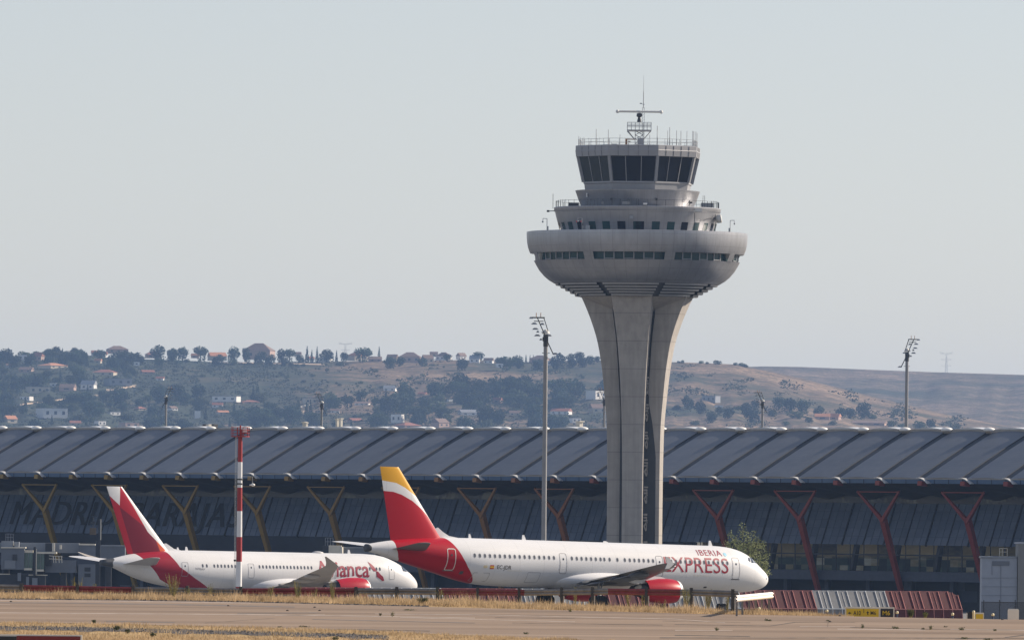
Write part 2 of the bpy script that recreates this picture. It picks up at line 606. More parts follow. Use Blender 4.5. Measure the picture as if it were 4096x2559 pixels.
for w, s in ((wa, -1), (wp, 1)):
    for o in (3.6, 8.0, 11.6):
        le, ch, z = at_wing(A_W, o, 1), at_wing(A_W, o, 2), at_wing(A_W, o, 3)
        b = MB(); b.smooth = True
        x0 = le + ch * 0.45; L = ch * 0.72
        rings = []
        for k in range(13):
            t = k / 12
            f = max(0.03, math.sin(math.pi * min(1, t * 0.95 + 0.03)) ** 0.6)
            rings.append([(-(x0 + L * t), s * o + 0.20 * f * math.cos(q * math.pi / 6), z - 0.36 - 0.14 * t - 0.02 * o * 0 + 0.30 * f * math.sin(q * math.pi / 6)) for q in range(12)])
        b.loft(rings)
        b.build('flap_track_fairing', M['wing_grey'], w)
    # extended flaps and drooped slats
    b = MB(); b.smooth = True
    for o0, o1 in ((2.2, 6.2), (6.5, 13.0)):
        rings = []
        for o in (o0, o1):
            le, ch, z = at_wing(A_W, o, 1), at_wing(A_W, o, 2), at_wing(A_W, o, 3)
            rings.append(airfoil((-(le + ch * 0.93), s * o, z - 0.20 - ch * 0.045), ch * 0.17, 0.12, R(14)))
        if s < 0: rings = [r[::-1] for r in rings]
        b.loft(rings)
    b.build('flap', M['wing_grey'], w)
    b = MB(); b.smooth = True
    rings = []
    for o in (2.6, 9.0, 15.8):
        le, ch, z = at_wing(A_W, o, 1), at_wing(A_W, o, 2), at_wing(A_W, o, 3)
        rings.append(airfoil((-(le - 0.14), s * o, z - 0.09), ch * 0.11, 0.2, R(-8)))
    if s < 0: rings = [r[::-1] for r in rings]
    b.loft(rings)
    b.build('slat', M['steel'], w)

def engine(parent, side, o, z, d0, d1, r, m_cowl, secs, nd, lip_m):
    c = (side * o, z)
    b = MB()
    revolve_x(b, [(d0 + 0.12, r * 0.86), (d0 + 0.7, r * 0.97), (d0 + 1.4, r), (d0 + (d1 - d0) * 0.62, r * 0.985), (d1, r * 0.80), (d1, r * 0.74), (d1 - 1.0, r * 0.74)], c)
    e = b.build('engine', m_cowl, parent, autosmooth=40)
    b = MB()
    revolve_x(b, [(d0 + 0.9, r * 0.74), (d0 + 0.25, r * 0.74), (d0 + 0.03, r * 0.78), (d0, r * 0.815), (d0 + 0.04, r * 0.845), (d0 + 0.12, r * 0.86), (d0 + 0.34, r * 0.918)], c)
    b.build('intake_lip', lip_m, e, autosmooth=60)
    b = MB()
    revolve_x(b, [(d0 + 0.75, 0.02), (d0 + 0.95, r * 0.2), (d0 + 1.0, r * 0.28), (d0 + 1.0, r * 0.75)], c)
    b.build('fan', M['dark_metal'], e)
    b = MB()
    revolve_x(b, [(d1 - 0.8, r * 0.60), (d1 + nd * 0.5, r * 0.50), (d1 + nd, r * 0.36), (d1 + nd, r * 0.22), (d1 + nd * 1.6, 0.03)], c)
    b.build('exhaust_nozzle', M['dark_metal'], e, autosmooth=40)
    le, zz = at_wing(secs, o, 1), at_wing(secs, o, 3)
    b = MB()
    y = side * o
    poly = [(-(d0 + 1.2), z + r * 0.93), (-(d0 + 1.9), z + r * 1.12), (-(le - 0.1), zz + 0.12), (-(le + 2.6), zz - 0.3), (-(d1 + nd * 0.9), z + r * 0.52), (-(d1 - 0.5), z + r * 0.6)]
    b.prism(poly, y - 0.18, y + 0.18)
    b.build('engine_pylon', M['white_paint'], e)
    return e
for s in (-1, 1):
    engine(pa, s, 5.75, ZA - 2.08, 14.75, 18.5, 1.10, M['red_paint'], A_W, 1.3, M['white_paint'])
# tail surfaces
b = MB(); b.smooth = True
rings = []
for t in (0, 0.08, 0.3, 0.6, 0.97, 1.0):
    z = 1.65 + (8.0 - 1.65) * t
    le = 36.25 + (41.3 - 36.25) * t
    te = 41.95 + (43.3 - 41.95) * t
    rings.append(airfoil((-le, 0, ZA + z), te - le, 0.10 if t < 0.99 else 0.06, vertical=True))
b.loft(rings)
fin_a = b.build('vertical_fin', A_FIN, pa, autosmooth=50)
b = MB()
b.prism([(-34.6, ZA + 2.05), (-35.7, ZA + 2.2), (-36.4, ZA + 2.55), (-36.9, ZA + 2.9), (-38.5, ZA + 2.2), (-38.5, ZA + 1.9), (-34.6, ZA + 1.98)], -0.07, 0.07)
b.build('dorsal_fillet', M['white_paint'], fin_a)
A_H = [(0.3, 38.3, 3.9, ZA + 0.92, 0.10, 0), (1.2, 38.9, 3.4, ZA + 0.98, 0.10, 0), (6.1, 42.2, 1.45, ZA + 1.45, 0.09, 0), (6.25, 42.45, 1.15, ZA + 1.47, 0.05, 0)]
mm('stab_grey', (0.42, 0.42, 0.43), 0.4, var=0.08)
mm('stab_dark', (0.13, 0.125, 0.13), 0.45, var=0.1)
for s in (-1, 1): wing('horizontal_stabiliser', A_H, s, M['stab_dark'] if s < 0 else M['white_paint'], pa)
b = MB(); revolve_x(b, [(44.2, 0.35), (44.62, 0.33), (44.66, 0.26), (44.64, 0.01)], (0, ZA + 0.95), 20)
b.build('exhaust_ring', M['dark_metal'], pa)
# doors, windows and small marks on the starboard side
mm('outline_grey', (0.30, 0.30, 0.32), 0.6, var=0.05)
mm('door_sill', (0.10, 0.10, 0.11), 0.5)
for d, z, w, h in ((5.04, 0.12, 0.86, 1.92), (13.75, 0.10, 0.80, 1.86), (24.5, 0.10, 0.80, 1.80), (36.5, 0.16, 0.86, 1.90)):
    b = MB(); ha.patch(b, d, z, w, h, 0.006, 0.2)
    dr = b.build('cabin_door', A_BODY, pa)
    b = MB(); ha.outline(b, d, z, w, h, 0.012, 0.055 if d < 30 else 0.07)
    b.build('door_outline', M['outline_grey'] if d < 30 else M['offwhite'], dr)
    b = MB(); ha.patch(b, d, z + 0.38, 0.16, 0.20, 0.014)
    b.build('door_window', M['window_glass'], dr)
    if d < 20 or d > 30:
        b = MB(); ha.patch(b, d, z - h / 2 - 0.02, w + 0.14, 0.07, 0.02, 0.3)
        b.build('door_sill', M['door_sill'], dr)
wins = [34.15 - 0.5393 * i for i in range(17)]
for x in [205, 253, 299, 345, 391, 437, 483, 529, 580, 655, 727, 775, 820, 865, 910, 956, 1001] + [1183 + 45.7 * i for i in range(13)]:
    px = 2200 + x / 2.42
    wins.append((3131 - px) / (35.95 if px < 2400 else 35.75 if px < 2650 else 35.6))
mm('window_rim', (0.46, 0.47, 0.49), 0.4)
mm('cabin_window', (0.10, 0.105, 0.12), 0.2)
for d in wins:
    b = MB(); ha.patch(b, d, 0.57, 0.29, 0.42, 0.008)
    w = b.build('cabin_window', M['window_rim'], pa)
    b = MB(); ha.patch(b, d, 0.57, 0.20, 0.33, 0.014)
    b.build('window_pane', M['cabin_window'], w)
# cockpit glazing
for pts in (((3.05, 0.62), (2.60, 0.64), (2.42, 1.12), (2.80, 1.15)), ((2.50, 0.64), (1.86, 0.62), (1.96, 0.86), (2.30, 1.10)), ((3.5, 0.66), (3.15, 0.64), (2.92, 1.12), (3.2, 1.1))):
    b = MB()
    q = [Vector((d, z)) for d, z in pts]
    vs, fs = [], []
    for i in range(5):
        for j in range(5):
            u, v = i / 4, j / 4
            e = (q[0] * (1 - u) + q[1] * u) * (1 - v) + (q[3] * (1 - u) + q[2] * u) * v
            vs.append(ha.surf(e.x, e.y, 0.012))
    for i in range(4):
        for j in range(4):
            a = i * 5 + j
            fs.append((a, a + 5, a + 6, a + 1))
    b.smooth = True
    b.add(vs, fs)
    b.build('cockpit_window', M['window_glass'], pa)
def on_hull(h, d0, d1, t0, t1, off=0.012):
    return lambda u, v: h.arc(d0 + (d1 - d0) * u, t0 + (t1 - t0) * v, off)
mm('text_red', (0.30, 0.008, 0.028), 0.4, var=0.04)
def ang(z, h=2.07): return math.asin(z / h)
text_obj('lettering', 'EXPRESS', on_hull(ha, 13.25, 5.98, ang(-0.34), ang(0.98)), M['text_red'], pa, bold=0.0)
text_obj('lettering', 'IBERIA', on_hull(ha, 9.18, 6.42, ang(1.17), ang(1.66)), M['text_red'], pa, bold=0.003, space=1.1)
text_obj('registration', 'EC-JDR', on_hull(ha, 31.75, 30.2, ang(-0.58), ang(-0.24)), M['black'], pa, bold=0.01, cuts=3)
mm('flag_red', (0.5, 0.03, 0.03), 0.5); mm('flag_yellow', (0.75, 0.45, 0.03), 0.5); mm('sky_blue', (0.30, 0.62, 0.78), 0.4); mm('pale_gold', (0.62, 0.52, 0.33), 0.5)
b = MB()
ha.patch(b, 32.3, -0.40, 0.44, 0.34, 0.010, 0.02); n0 = len(b.f)
b.cur = 1
ha.patch(b, 32.3, -0.40, 0.44, 0.15, 0.016, 0.02)
b.build('flag_emblem', [M['flag_red'], M['flag_yellow']], pa)
b = MB(); ha.patch(b, 33.0, -0.38, 0.42, 0.24, 0.010, 0.3)
b.build('crest_emblem', M['pale_gold'], pa)
b = MB(); ha.patch(b, 6.05, 1.32, 0.36, 0.36, 0.010, 0.5)
b.build('round_emblem', M['sky_blue'], pa)
b = MB()
for d, w in ((29.8, 1.6), (9.0, 1.7)): ha.patch(b, d, -0.66 if d > 20 else -0.62, w, 0.09, 0.010, 0.3)
b.build('small_marking', M['offwhite'], pa)
b = MB()
ha.patch(b, 8.0, -1.62, 0.35, 0.14, 0.012, 0.3)
ha.patch(b, 35.2, -0.95, 0.34, 0.28, 0.012, 0.1)
ha.patch(b, 0.85, -0.70, 0.10, 0.16, 0.012, 0.3)
b.build('service_port', M['dark_metal'], pa)
b = MB(); ha.outline(b, 33.2, -1.28, 1.7, 0.75, 0.010, 0.035, 0.1)
ha.outline(b, 27.6, -1.2, 1.4, 0.9, 0.010, 0.03, 0.1)
b.build('cargo_door', M['outline_grey'], pa)
for d, h, c in ((33.2, 0.36, 0.3), (27.2, 0.42, 0.42), (6.3, 0.45, 0.42), (18.0, 0.12, 0.6)):
    b = MB(); b.prism([(-d, ZA + 2.04), (-d - 0.55 * c, ZA + 2.07 + h), (-d - c, ZA + 2.07 + h), (-d - 1.1 * c, ZA + 2.04)], -0.03, 0.03)
    b.build('antenna_blade', M['white_paint'], pa)
gear(pa, 21.97, 3.8, ZA - 1.2, 0.58, 0.42, 1, 0.95)
gear(pa, 21.97, -3.8, ZA - 1.2, 0.58, 0.42, 1, 0.95)
gear(pa, 5.07, 0, ZA - 1.7, 0.38, 0.22, 1, 0.5)

# ---------------------------------------------------------------- wide-body airliner behind
ZB = 4.95
def b_body(n, d, z, base):
    f = n.curve(z, [(-3.0, 37.6), (-2.1, 39.6), (-0.93, 42.2), (0.6, 44.9), (2.0, 45.9), (2.97, 46.3), (3.4, 46.4)])
    g = n.curve(z, [(-3.0, 43.2), (-1.97, 45.6), (-1.2, 47.7), (0.34, 49.3), (1.1, 50.1), (2.0, 51.0), (3.4, 52.3)])
    k = n.m2('MULTIPLY', n.m2('GREATER_THAN', d, f), n.m2('LESS_THAN', d, g))
    return n.mix(k, base, (0.32, 0.006, 0.022))
def b_fin(n, d, z, base):
    red, dark, orange = (0.40, 0.006, 0.02), (0.18, 0.005, 0.018), (0.60, 0.10, 0.03)
    te = n.curve(z, [(2, 52.4), (12, 56.35)])
    le = n.curve(z, [(2, 43.6), (3.0, 44.6), (3.5, 45.5), (5.44, 48.2), (8.84, 51.0), (11.64, 53.5), (12.2, 54.0)])
    low = n.m2('LESS_THAN', z, n.m2('ADD', 5.3, n.m2('MULTIPLY', n.m2('SUBTRACT', d, 48.2), 0.62)))
    inner = n.m2('LESS_THAN', d, n.m2('SUBTRACT', te, 1.1))
    c = n.mix(n.m2('MULTIPLY', low, inner), red, dark)  # dark diagonal: shade on the fin put into its colour
    o = n.m2('LESS_THAN', d, n.m2('ADD', 46.9, n.m2('MULTIPLY', n.m2('SUBTRACT', z, 2.84), 0.47)))
    o = n.m2('MULTIPLY', o, n.m2('LESS_THAN', z, 5.4))
    c = n.mix(o, c, orange)
    edge = n.m2('LESS_THAN', n.m2('SUBTRACT', d, le), n.curve(z, [(2, 1.7), (3.5, 1.1), (5.4, 0.85), (11, 0.32), (12.5, 0.2)]))
    c = n.mix(edge, c, base)
    w = n.m2('MULTIPLY', n.m2('GREATER_THAN', d, 54.0), n.m2('GREATER_THAN', z, n.m2('ADD', 9.1, n.m2('MULTIPLY', n.m2('SUBTRACT', d, 54.0), 0.77))))
    return n.mix(w, c, base)
B_BODY = livery('widebody_paint', ZB, (0.74, 0.74, 0.74), b_body)
B_FIN = livery('widebody_fin_paint', ZB, (0.74, 0.74, 0.74), b_fin)
B_ST = [(0, -1.35, -1.75, 0.03), (0.15, -0.95, -2.05, 0.5), (0.6, -0.45, -2.36, 1.0), (1.3, 0.1, -2.58, 1.5), (2.4, 0.85, -2.76, 1.98), (3.6, 1.55, -2.86, 2.3), (5.0, 2.15, -2.92, 2.55), (6.8, 2.68, -2.96, 2.76), (9.0, 2.94, -2.97, 2.87), (10.5, 2.97, -2.97, 2.885),
        (36.0, 2.97, -2.97, 2.885), (40.0, 2.97, -2.80, 2.84), (43.5, 2.93, -2.42, 2.7), (47.0, 2.78, -1.95, 2.35), (49.7, 2.58, -1.42, 1.9), (51.7, 2.30, -0.84, 1.5), (54.6, 1.72, 0.22, 0.82), (56.0, 1.38, 0.72, 0.42), (56.7, 1.25, 0.88, 0.2)]
b_yaw, b_pitch = R(37.6), R(0.66)
b_rot = Matrix.Rotation(b_yaw, 4, 'Z') @ Matrix.Rotation(b_pitch, 4, 'Y')
b_loc = P(1120, 2290.3, 1286) - (b_rot @ Vector((-25 * 0.975, 0, ZB)))
pb = thing('airliner', 'white wide-body jet with slanting red tail stripe and Avianca lettering, behind the striped pole', 'airliner', b_loc)
pb.rotation_euler = b_rot.to_euler()
pb.scale = (0.975, 1, 1)
hb = Hull(B_ST, ZB)
hb.mesh(B_BODY, pb)
fairing(M['white_paint'], pb, 15.5, 34.5, ZB - 1.75, 1.75, 3.4)
B_W = [(2.2, 18.0, 11.5, ZB - 1.75, 0.13, R(3)), (5.0, 19.8, 9.6, ZB - 1.5, 0.12, R(2.5)), (9.5, 23.0, 7.2, ZB - 1.02, 0.11, R(1.5)), (18.0, 29.0, 4.7, ZB - 0.05, 0.10, R(0.5)), (25.5, 33.9, 2.9, ZB + 0.82, 0.09, 0), (27.5, 35.3, 2.2, ZB + 1.2, 0.085, 0), (28.6, 36.7, 1.6, ZB + 1.6, 0.08, 0), (29.5, 38.2, 0.9, ZB + 2.05, 0.07, 0), (30.1, 39.4, 0.3, ZB + 2.45, 0.06, 0)]
mm('wing_under_brown', (0.46, 0.42, 0.375), 0.5, 0.0, var=0.12, scale=0.3)
for s in (-1, 1):
    w = wing('wing', B_W, s, M['wing_under_brown'], pb)
    for o in (7.5, 13.0, 18.5):
        le, ch, z = at_wing(B_W, o, 1), at_wing(B_W, o, 2), at_wing(B_W, o, 3)
        b = MB(); b.smooth = True
        rings = []
        for k in range(13):
            t = k / 12
            f = max(0.03, math.sin(math.pi * min(1, t * 0.95 + 0.03)) ** 0.6)
            rings.append([(-(le + ch * 0.5 + ch * 0.65 * t), s * o + 0.25 * f * math.cos(q * math.pi / 5), z - 0.4 + 0.35 * f * math.sin(q * math.pi / 5)) for q in range(10)])
        b.loft(rings)
        b.build('flap_track_fairing', M['wing_under_brown'], w)
    engine(pb, s, 9.9, ZB - 2.15, 16.9, 22.4, 1.72, M['red_paint'], B_W, 1.9, M['lamp_white'])
b = MB(); b.smooth = True
rings = []
for t in (0, 0.1, 0.3, 0.6, 0.97, 1.0):
    z = 2.3 + (11.75 - 2.3) * t
    le = 44.6 + (53.6 - 44.6) * t
    te = 52.4 + (56.3 - 52.4) * t
    rings.append(airfoil((-le, 0, ZB + z), te - le, 0.10 if t < 0.99 else 0.06, vertical=True))
b.loft(rings)
b.build('vertical_fin', B_FIN, pb, autosmooth=50)
b = MB()
b.prism([(-42.6, ZB + 2.9), (-44.2, ZB + 3.15), (-45.6, ZB + 3.9), (-47.5, ZB + 3.4), (-47.5, ZB + 2.5), (-42.6, ZB + 2.7)], -0.10, 0.10)
b.build('dorsal_fillet', M['white_paint'], pb)
B_H = [(0.5, 47.5, 6.2, ZB + 0.85, 0.10, 0), (2.0, 48.6, 5.4, ZB + 0.95, 0.10, 0), (9.4, 53.4, 2.4, ZB + 1.75, 0.09, 0), (9.9, 54.2, 1.5, ZB + 1.82, 0.05, 0)]
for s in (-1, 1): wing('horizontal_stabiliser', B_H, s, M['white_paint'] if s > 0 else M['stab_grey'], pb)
b = MB(); revolve_x(b, [(55.0, 0.66), (56.2, 0.50), (57.1, 0.36), (57.12, 0.26), (57.1, 0.01)], (0, ZB + 1.03), 20)
b.build('exhaust_ring', M['dark_metal'], pb)
for d, z, w, h in ((6.6, 0.35, 1.05, 2.0), (16.6, 0.2, 1.05, 1.95), (32.3, 0.25, 1.1, 2.05), (44.0, 0.3, 1.1, 2.0)):
    b = MB(); hb.patch(b, d, z, w, h, 0.006, 0.2)
    dr = b.build('cabin_door', B_BODY, pb)
    b = MB(); hb.outline(b, d, z, w, h, 0.012, 0.06)
    b.build('door_outline', M['outline_grey'], dr)
    b = MB(); hb.patch(b, d, z + 0.45, 0.2, 0.3, 0.014)
    b.build('door_window', M['window_glass'], dr)
bw = [810, 826] + [855.5 + 14 * i for i in range(8)] + [1036 + 13.95 * i for i in range(36) if i not in (16, 17, 18)]
for px in bw:
    b = MB(); hb.patch(b, (1721 - px) / 22.25, 0.84, 0.30, 0.52, 0.010)
    b.build('cabin_window', M['cabin_window'], pb)
for pts in (((4.2, 0.55), (2.95, 0.5), (2.75, 0.95), (3.9, 1.3)), ((2.8, 0.5), (1.85, 0.3), (1.9, 0.42), (2.6, 0.88))):
    b = MB(); q = [Vector(p) for p in pts]; vs, fs = [], []
    for i in range(5):
        for j in range(5):
            u, v = i / 4, j / 4
            e = (q[0] * (1 - u) + q[1] * u) * (1 - v) + (q[3] * (1 - u) + q[2] * u) * v
            vs.append(hb.surf(e.x, e.y, 0.015))
    for i in range(4):
        for j in range(4):
            a = i * 5 + j; fs.append((a, a + 5, a + 6, a + 1))
    b.smooth = True; b.add(vs, fs); b.build('cockpit_window', M['window_glass'], pb)
def pxd(px, o=52): return (1672 + o - px) / 22.3
text_obj('lettering', 'Avianca', on_hull(hb, pxd(1268), pxd(1482), ang(-0.35, 2.97), ang(1.85, 2.97), 0.02), M['text_red'], pb, bold=0.014, cuts=12)
def decal(name, polys, fn, m, parent, step=0.25):
    """flat outlines cut into strips and laid on the hull; polys are lists of (d, z)"""
    bm_ = bmesh.new()
    for poly in polys:
        bm_.faces.new([bm_.verts.new((d, z, 0)) for d, z in poly])
    bmesh.ops.triangulate(bm_, faces=bm_.faces[:])
    zs_ = [v.co.y for v in bm_.verts]
    z = min(zs_) + step
    while z < max(zs_):
        bmesh.ops.bisect_plane(bm_, geom=bm_.verts[:] + bm_.edges[:] + bm_.faces[:], plane_co=(0, z, 0), plane_no=(0, 1, 0))
        z += step
    for v in bm_.verts: v.co = fn(v.co.x, v.co.y)
    me = bpy.data.meshes.new(name)
    bm_.to_mesh(me); bm_.free()
    me.materials.append(m)
    return link(bpy.data.objects.new(name, me), parent)
def up(x, y):
    px, py = 1200 + x / 4.84, 2100 + y / 4.84
    return pxd(px), (2287 - py) / 28.0
decal('bird_emblem', [[up(x, y) for x, y in q] for q in ([(1372, 655), (1420, 690), (1468, 745), (1515, 835), (1450, 838), (1405, 780)], [(1498, 838), (1535, 838), (1595, 905), (1640, 940), (1605, 962), (1672, 1018), (1632, 1024), (1572, 978), (1508, 942), (1560, 940), (1578, 905)])], lambda d, z: hb.surf(d, z, 0.022), M['text_red'], pb)
text_obj('registration', 'N796AV', on_hull(hb, pxd(778, 48), pxd(815, 48), ang(0.10, 2.97), ang(0.42, 2.97), 0.02), M['outline_grey'], pb, bold=0.01, cuts=3)
b = MB(); hb.patch(b, 18.6, -1.9, 0.1, 0.1, 0.01)
for d, h, c in ((43.2, 0.4, 0.4), (41.6, 0.5, 0.5), (12.2, 0.55, 0.5)):
    b = MB(); b.prism([(-d, ZB + 2.9), (-d - 0.5 * c, ZB + 2.97 + h), (-d - c, ZB + 2.97 + h), (-d - 1.1 * c, ZB + 2.9)], -0.04, 0.04)
    b.build('antenna_blade', M['white_paint'], pb)
b = MB(); b.smooth = True
b.ball((-18.2, 0, ZB + 2.93), 1.05, 0.5, 0.30, 16, 6, 0.0)
b.build('radome_bump', M['stab_grey'], pb)
gear(pb, 24.9, 4.9, ZB - 1.6, 0.68, 0.5, 2, 1.3)
gear(pb, 24.9, -4.9, ZB - 1.6, 0.68, 0.5, 2, 1.3)
gear(pb, 5.6, 0, ZB - 2.4, 0.5, 0.35, 1, 0.75)
# ---------------------------------------------------------------- control tower
TD = 1400.0
TS = F / TD                                  # photo pixels per metre there
t_base = P(2534, 2400, TD)
TGZ = -7.0
tw = thing('control_tower', 'tall grey concrete control tower with a wide round cup and glazed cab', 'control tower', (t_base.x, TD, 0))
def tz(py): return P(2540, py, TD).z
def tr(px): return px / TS
n = NT('tower_cladding')
x, y, z = n.xyz()
a = n.m2('ARCTAN2', y, x)
seam = n.m2('FRACT', n.m2('MULTIPLY', n.m2('ADD', a, 10.0), 56 / (2 * math.pi)))
sk = n.m2('LESS_THAN', seam, 0.045)
hs = n.m2('FRACT', n.m2('DIVIDE', z, 1.75))
sk = n.m2('MAXIMUM', sk, n.m2('LESS_THAN', hs, 0.035))
nz = n.noise(0.25, 5)
st = n.noise(1.0, 4, n.mapv(n.co(), (1.2, 1.2, 0.12)))
c = n.mix(n.ramp(nz, [(0.3, 0.0), (0.7, 1.0)]), (0.33, 0.338, 0.36), (0.42, 0.428, 0.45))
c = n.mix(n.m2('MULTIPLY', n.ramp(st, [(0.45, 0.0), (0.75, 1.0)]), 0.38), c, (0.22, 0.222, 0.235))
c = n.mix(n.m2('MULTIPLY', sk, 0.32), c, (0.12, 0.12, 0.125))
M['tower_cladding'] = n.fin(c, 0.40, 0.62, 0.5)
n = NT('tower_concrete')
x, y, z = n.xyz()
hs = n.m2('LESS_THAN', n.m2('FRACT', n.m2('DIVIDE', z, 4.3)), 0.022)
nz = n.noise(0.5, 6)
st = n.noise(1.0, 4, n.mapv(n.co(), (1.6, 1.6, 0.06)))
c = n.mix(n.ramp(nz, [(0.3, 0.0), (0.7, 1.0)]), (0.35, 0.325, 0.295), (0.44, 0.41, 0.375))
c = n.mix(n.m2('MULTIPLY', n.ramp(st, [(0.42, 0.0), (0.75, 1.0)]), 0.5), c, (0.22, 0.205, 0.19))
c = n.mix(n.m2('MULTIPLY', hs, 0.6), c, (0.15, 0.145, 0.14))
n.bump(nz, 0.15, 0.05)
M['tower_concrete'] = n.fin(c, 0.85)
mm('cab_glass', (0.008, 0.012, 0.022), 0.15, 0.0, 0.22, var=0.2, scale=0.3)
mm('teal_glass', (0.018, 0.058, 0.062), 0.15, 0.0, 0.35, var=0.3, scale=0.4)
mm('cab_frame', (0.31, 0.315, 0.33), 0.5, 0.1, var=0.06)
mm('core_dark', (0.02, 0.022, 0.026), 0.5, var=0.3, scale=0.6)
mm('louvre_metal', (0.33, 0.335, 0.345), 0.4, 0.3, var=0.08)
A0 = R(-90 - 5.3)                            # direction of the front leg, seen from the axis

# four curved legs: outer radius and half width by height
leg_tab = [(TGZ, 4.20, 1.58, 2.2), (tz(2100), 4.16, 1.58, 2.2), (tz(1900), 4.18, 1.60, 2.2), (tz(1709), 4.30, 1.72, 2.25), (tz(1603), 4.62, 1.86, 2.35), (tz(1491), 5.05, 2.06, 2.5), (tz(1378), 5.75, 2.36, 2.9), (tz(1290), 6.75, 2.70, 3.5), (tz(1225), 7.75, 2.98, 4.2), (tz(1188), 8.40, 3.15, 4.9)]
for k in range(4):
    a = R((-96.0, -10.5, 84.0, 174.5)[k])
    ca, sa = math.cos(a), math.sin(a)
    b = MB()
    rings = []
    zs = [TGZ + (tz(1188) - TGZ) * i / 40 for i in range(41)]
    for z in zs:
        ro, hw, th = (interp(leg_tab, z, j) for j in (1, 2, 3))
        ri = ro - th
        ch = 0.05
        ring = []
        for r_, w_ in ((ri, -hw), (ro - ch, -hw), (ro, -hw + ch), (ro, hw - ch), (ro - ch, hw), (ri, hw)):
            ring.append((r_ * ca - w_ * sa, r_ * sa + w_ * ca, z))
        rings.append(ring)
    b.loft(rings)
    b.build('leg', M['tower_concrete'], tw)
# dark service core with the lit stair flights showing in the slot
b = MB()
b.box((-0.15, 0.0, (TGZ + tz(1230)) / 2), (4.4, 4.6, tz(1230) - TGZ))
b.box((1.9, -1.3, (TGZ + tz(1215)) / 2), (2.6, 1.9, tz(1215) - TGZ))
b.build('service_core', M['core_dark'], tw)
mm('stair_concrete', (0.36, 0.33, 0.29), 0.8, var=0.15)
for k in range(11):
    zt = tz(2160 - 109.2 * k)
    if zt > tz(1270): continue
    b = MB()
    jt = random.Random(k)
    for j in range(3):
        b.box((1.66 + jt.uniform(-.03, .06), -2.66, zt - 0.22 - 0.46 * j), (0.62 + jt.uniform(-.12, .05), 0.4, jt.uniform(0.22, 0.34)))
    b.bar((1.93, -2.6, zt - 1.35), (1.42, -2.6, zt - 2.1), 0.30, 0.26)
    b.bar((1.42, -2.6, zt - 1.9), (1.80, -2.6, zt - 2.75), 0.26, 0.24)
    b.box((1.86, -2.6, zt - 1.6), (0.12, 0.3, 1.9))
    b.build('stair_flight', M['stair_concrete'], tw)
# underside of the cup
b = MB(); b.smooth = True
b.lathe([(2.5, tz(1250)), (4.0, tz(1243)), (6.0, tz(1222)), (8.0, tz(1200)), (8.9, tz(1189))], 64)
b.build('soffit', M['tower_concrete'], tw)
mm('gap_shade', (0.09, 0.092, 0.10), 0.6)
b = MB(); b.smooth = True
b.lathe([(tr(212), tz(1192)), (tr(306), tz(1138)), (tr(320), tz(1134))], 64)
b.build('louvre_backing', M['gap_shade'], tw)  # shade between the louvre rings put into a dark backing colour
for k in range(8):
    a = A0 + k * math.pi / 4
    b = MB()
    for j in range(5):
        z0, z1 = tz(1137.5 + 10.8 * j), tz(1137.5 + 10.8 * j + 7.4)
        r0 = tr(326 - 19.4 * j)
        half = R(22.5) - 0.5 / r0
        b.lathe([(r0 - 1.0, z1 + 0.03), (r0 - 0.12, z1), (r0, z0), (r0 - 1.0, z0 + 0.02)], 10, a - half, a + half)
    b.build('louvre', M['louvre_metal'], tw)
# lower bowl, window band, upper bowl
b = MB(); b.smooth = True
b.lathe([(tr(330), tz(1137)), (tr(352), tz(1124)), (tr(371), tz(1108)), (tr(390), tz(1086)), (tr(402), tz(1066)), (tr(411), tz(1049)), (tr(412), tz(1047.5)), (tr(402), tz(1047))], 96)
b.build('lower_bowl', M['tower_cladding'], tw, autosmooth=40)
b = MB(); b.smooth = True
b.lathe([(tr(403), tz(1018)), (tr(427), tz(1017.5)), (tr(430), tz(1012)), (tr(436), tz(995)), (tr(440), tz(975)), (tr(441.5), tz(955)), (tr(442), tz(940)), (tr(441.5), tz(932)), (tr(436), tz(931)), (tr(434), tz(940)), (tr(300), tz(940))], 96)
b.build('upper_bowl', M['tower_cladding'], tw, autosmooth=40)
b = MB(); b.smooth = True
b.lathe([(tr(402), tz(1049)), (tr(404), tz(1016))], 96)
b.build('window_band', M['teal_glass'], tw)
for k in range(8):
    a = A0 + R(22.5) + k * math.pi / 4
    b = MB(); b.smooth = True
    h = R(2.9)
    b.lathe([(tr(396), tz(1048)), (tr(414), tz(1048)), (tr(427.5), tz(1017.2)), (tr(396), tz(1017.2))], 4, a - h, a + h)
    b.build('band_pier', M['tower_cladding'], tw, autosmooth=40)
    for j in range(1, 7):
        b = MB()
        q = a + h + (R(45) - 2 * h) * j / 7
        p0 = (tr(405) * math.cos(q), tr(405) * math.sin(q))
        p1 = (tr(406) * math.cos(q), tr(406) * math.sin(q))
        b.bar((*p0, tz(1047)), (*p1, tz(1018)), 0.14, 0.14)
        if j % 2 == 1:
            q2 = a + h + (R(45) - 2 * h) * (j + 1) / 7
            p2 = (tr(405) * math.cos(q2), tr(405) * math.sin(q2))
            b.bar((*p0, tz(1044)), (*p2, tz(1044)), 0.10, 0.10)
        b.build('band_mullion', M['cab_frame'], tw)
# drum above the rim with 32 small windows
b = MB(); b.smooth = True
b.lathe([(tr(306), tz(940)), (tr(309), tz(927)), (tr(318), tz(896)), (tr(328), tz(858)), (tr(329), tz(851))], 96)
b.build('upper_drum', M['tower_cladding'], tw)
for k in range(32):
    a = R(-90 + 1.2 + 11.55 * k)
    if math.sin(a) > 0.45: continue
    h = R(2.95)
    b = MB()
    b.lathe([(tr(309.6), tz(928)), (tr(318.6), tz(895))], 3, a - h, a + h)
    w = b.build('drum_window', M['teal_glass'] if k % 3 else M['cab_glass'], tw)
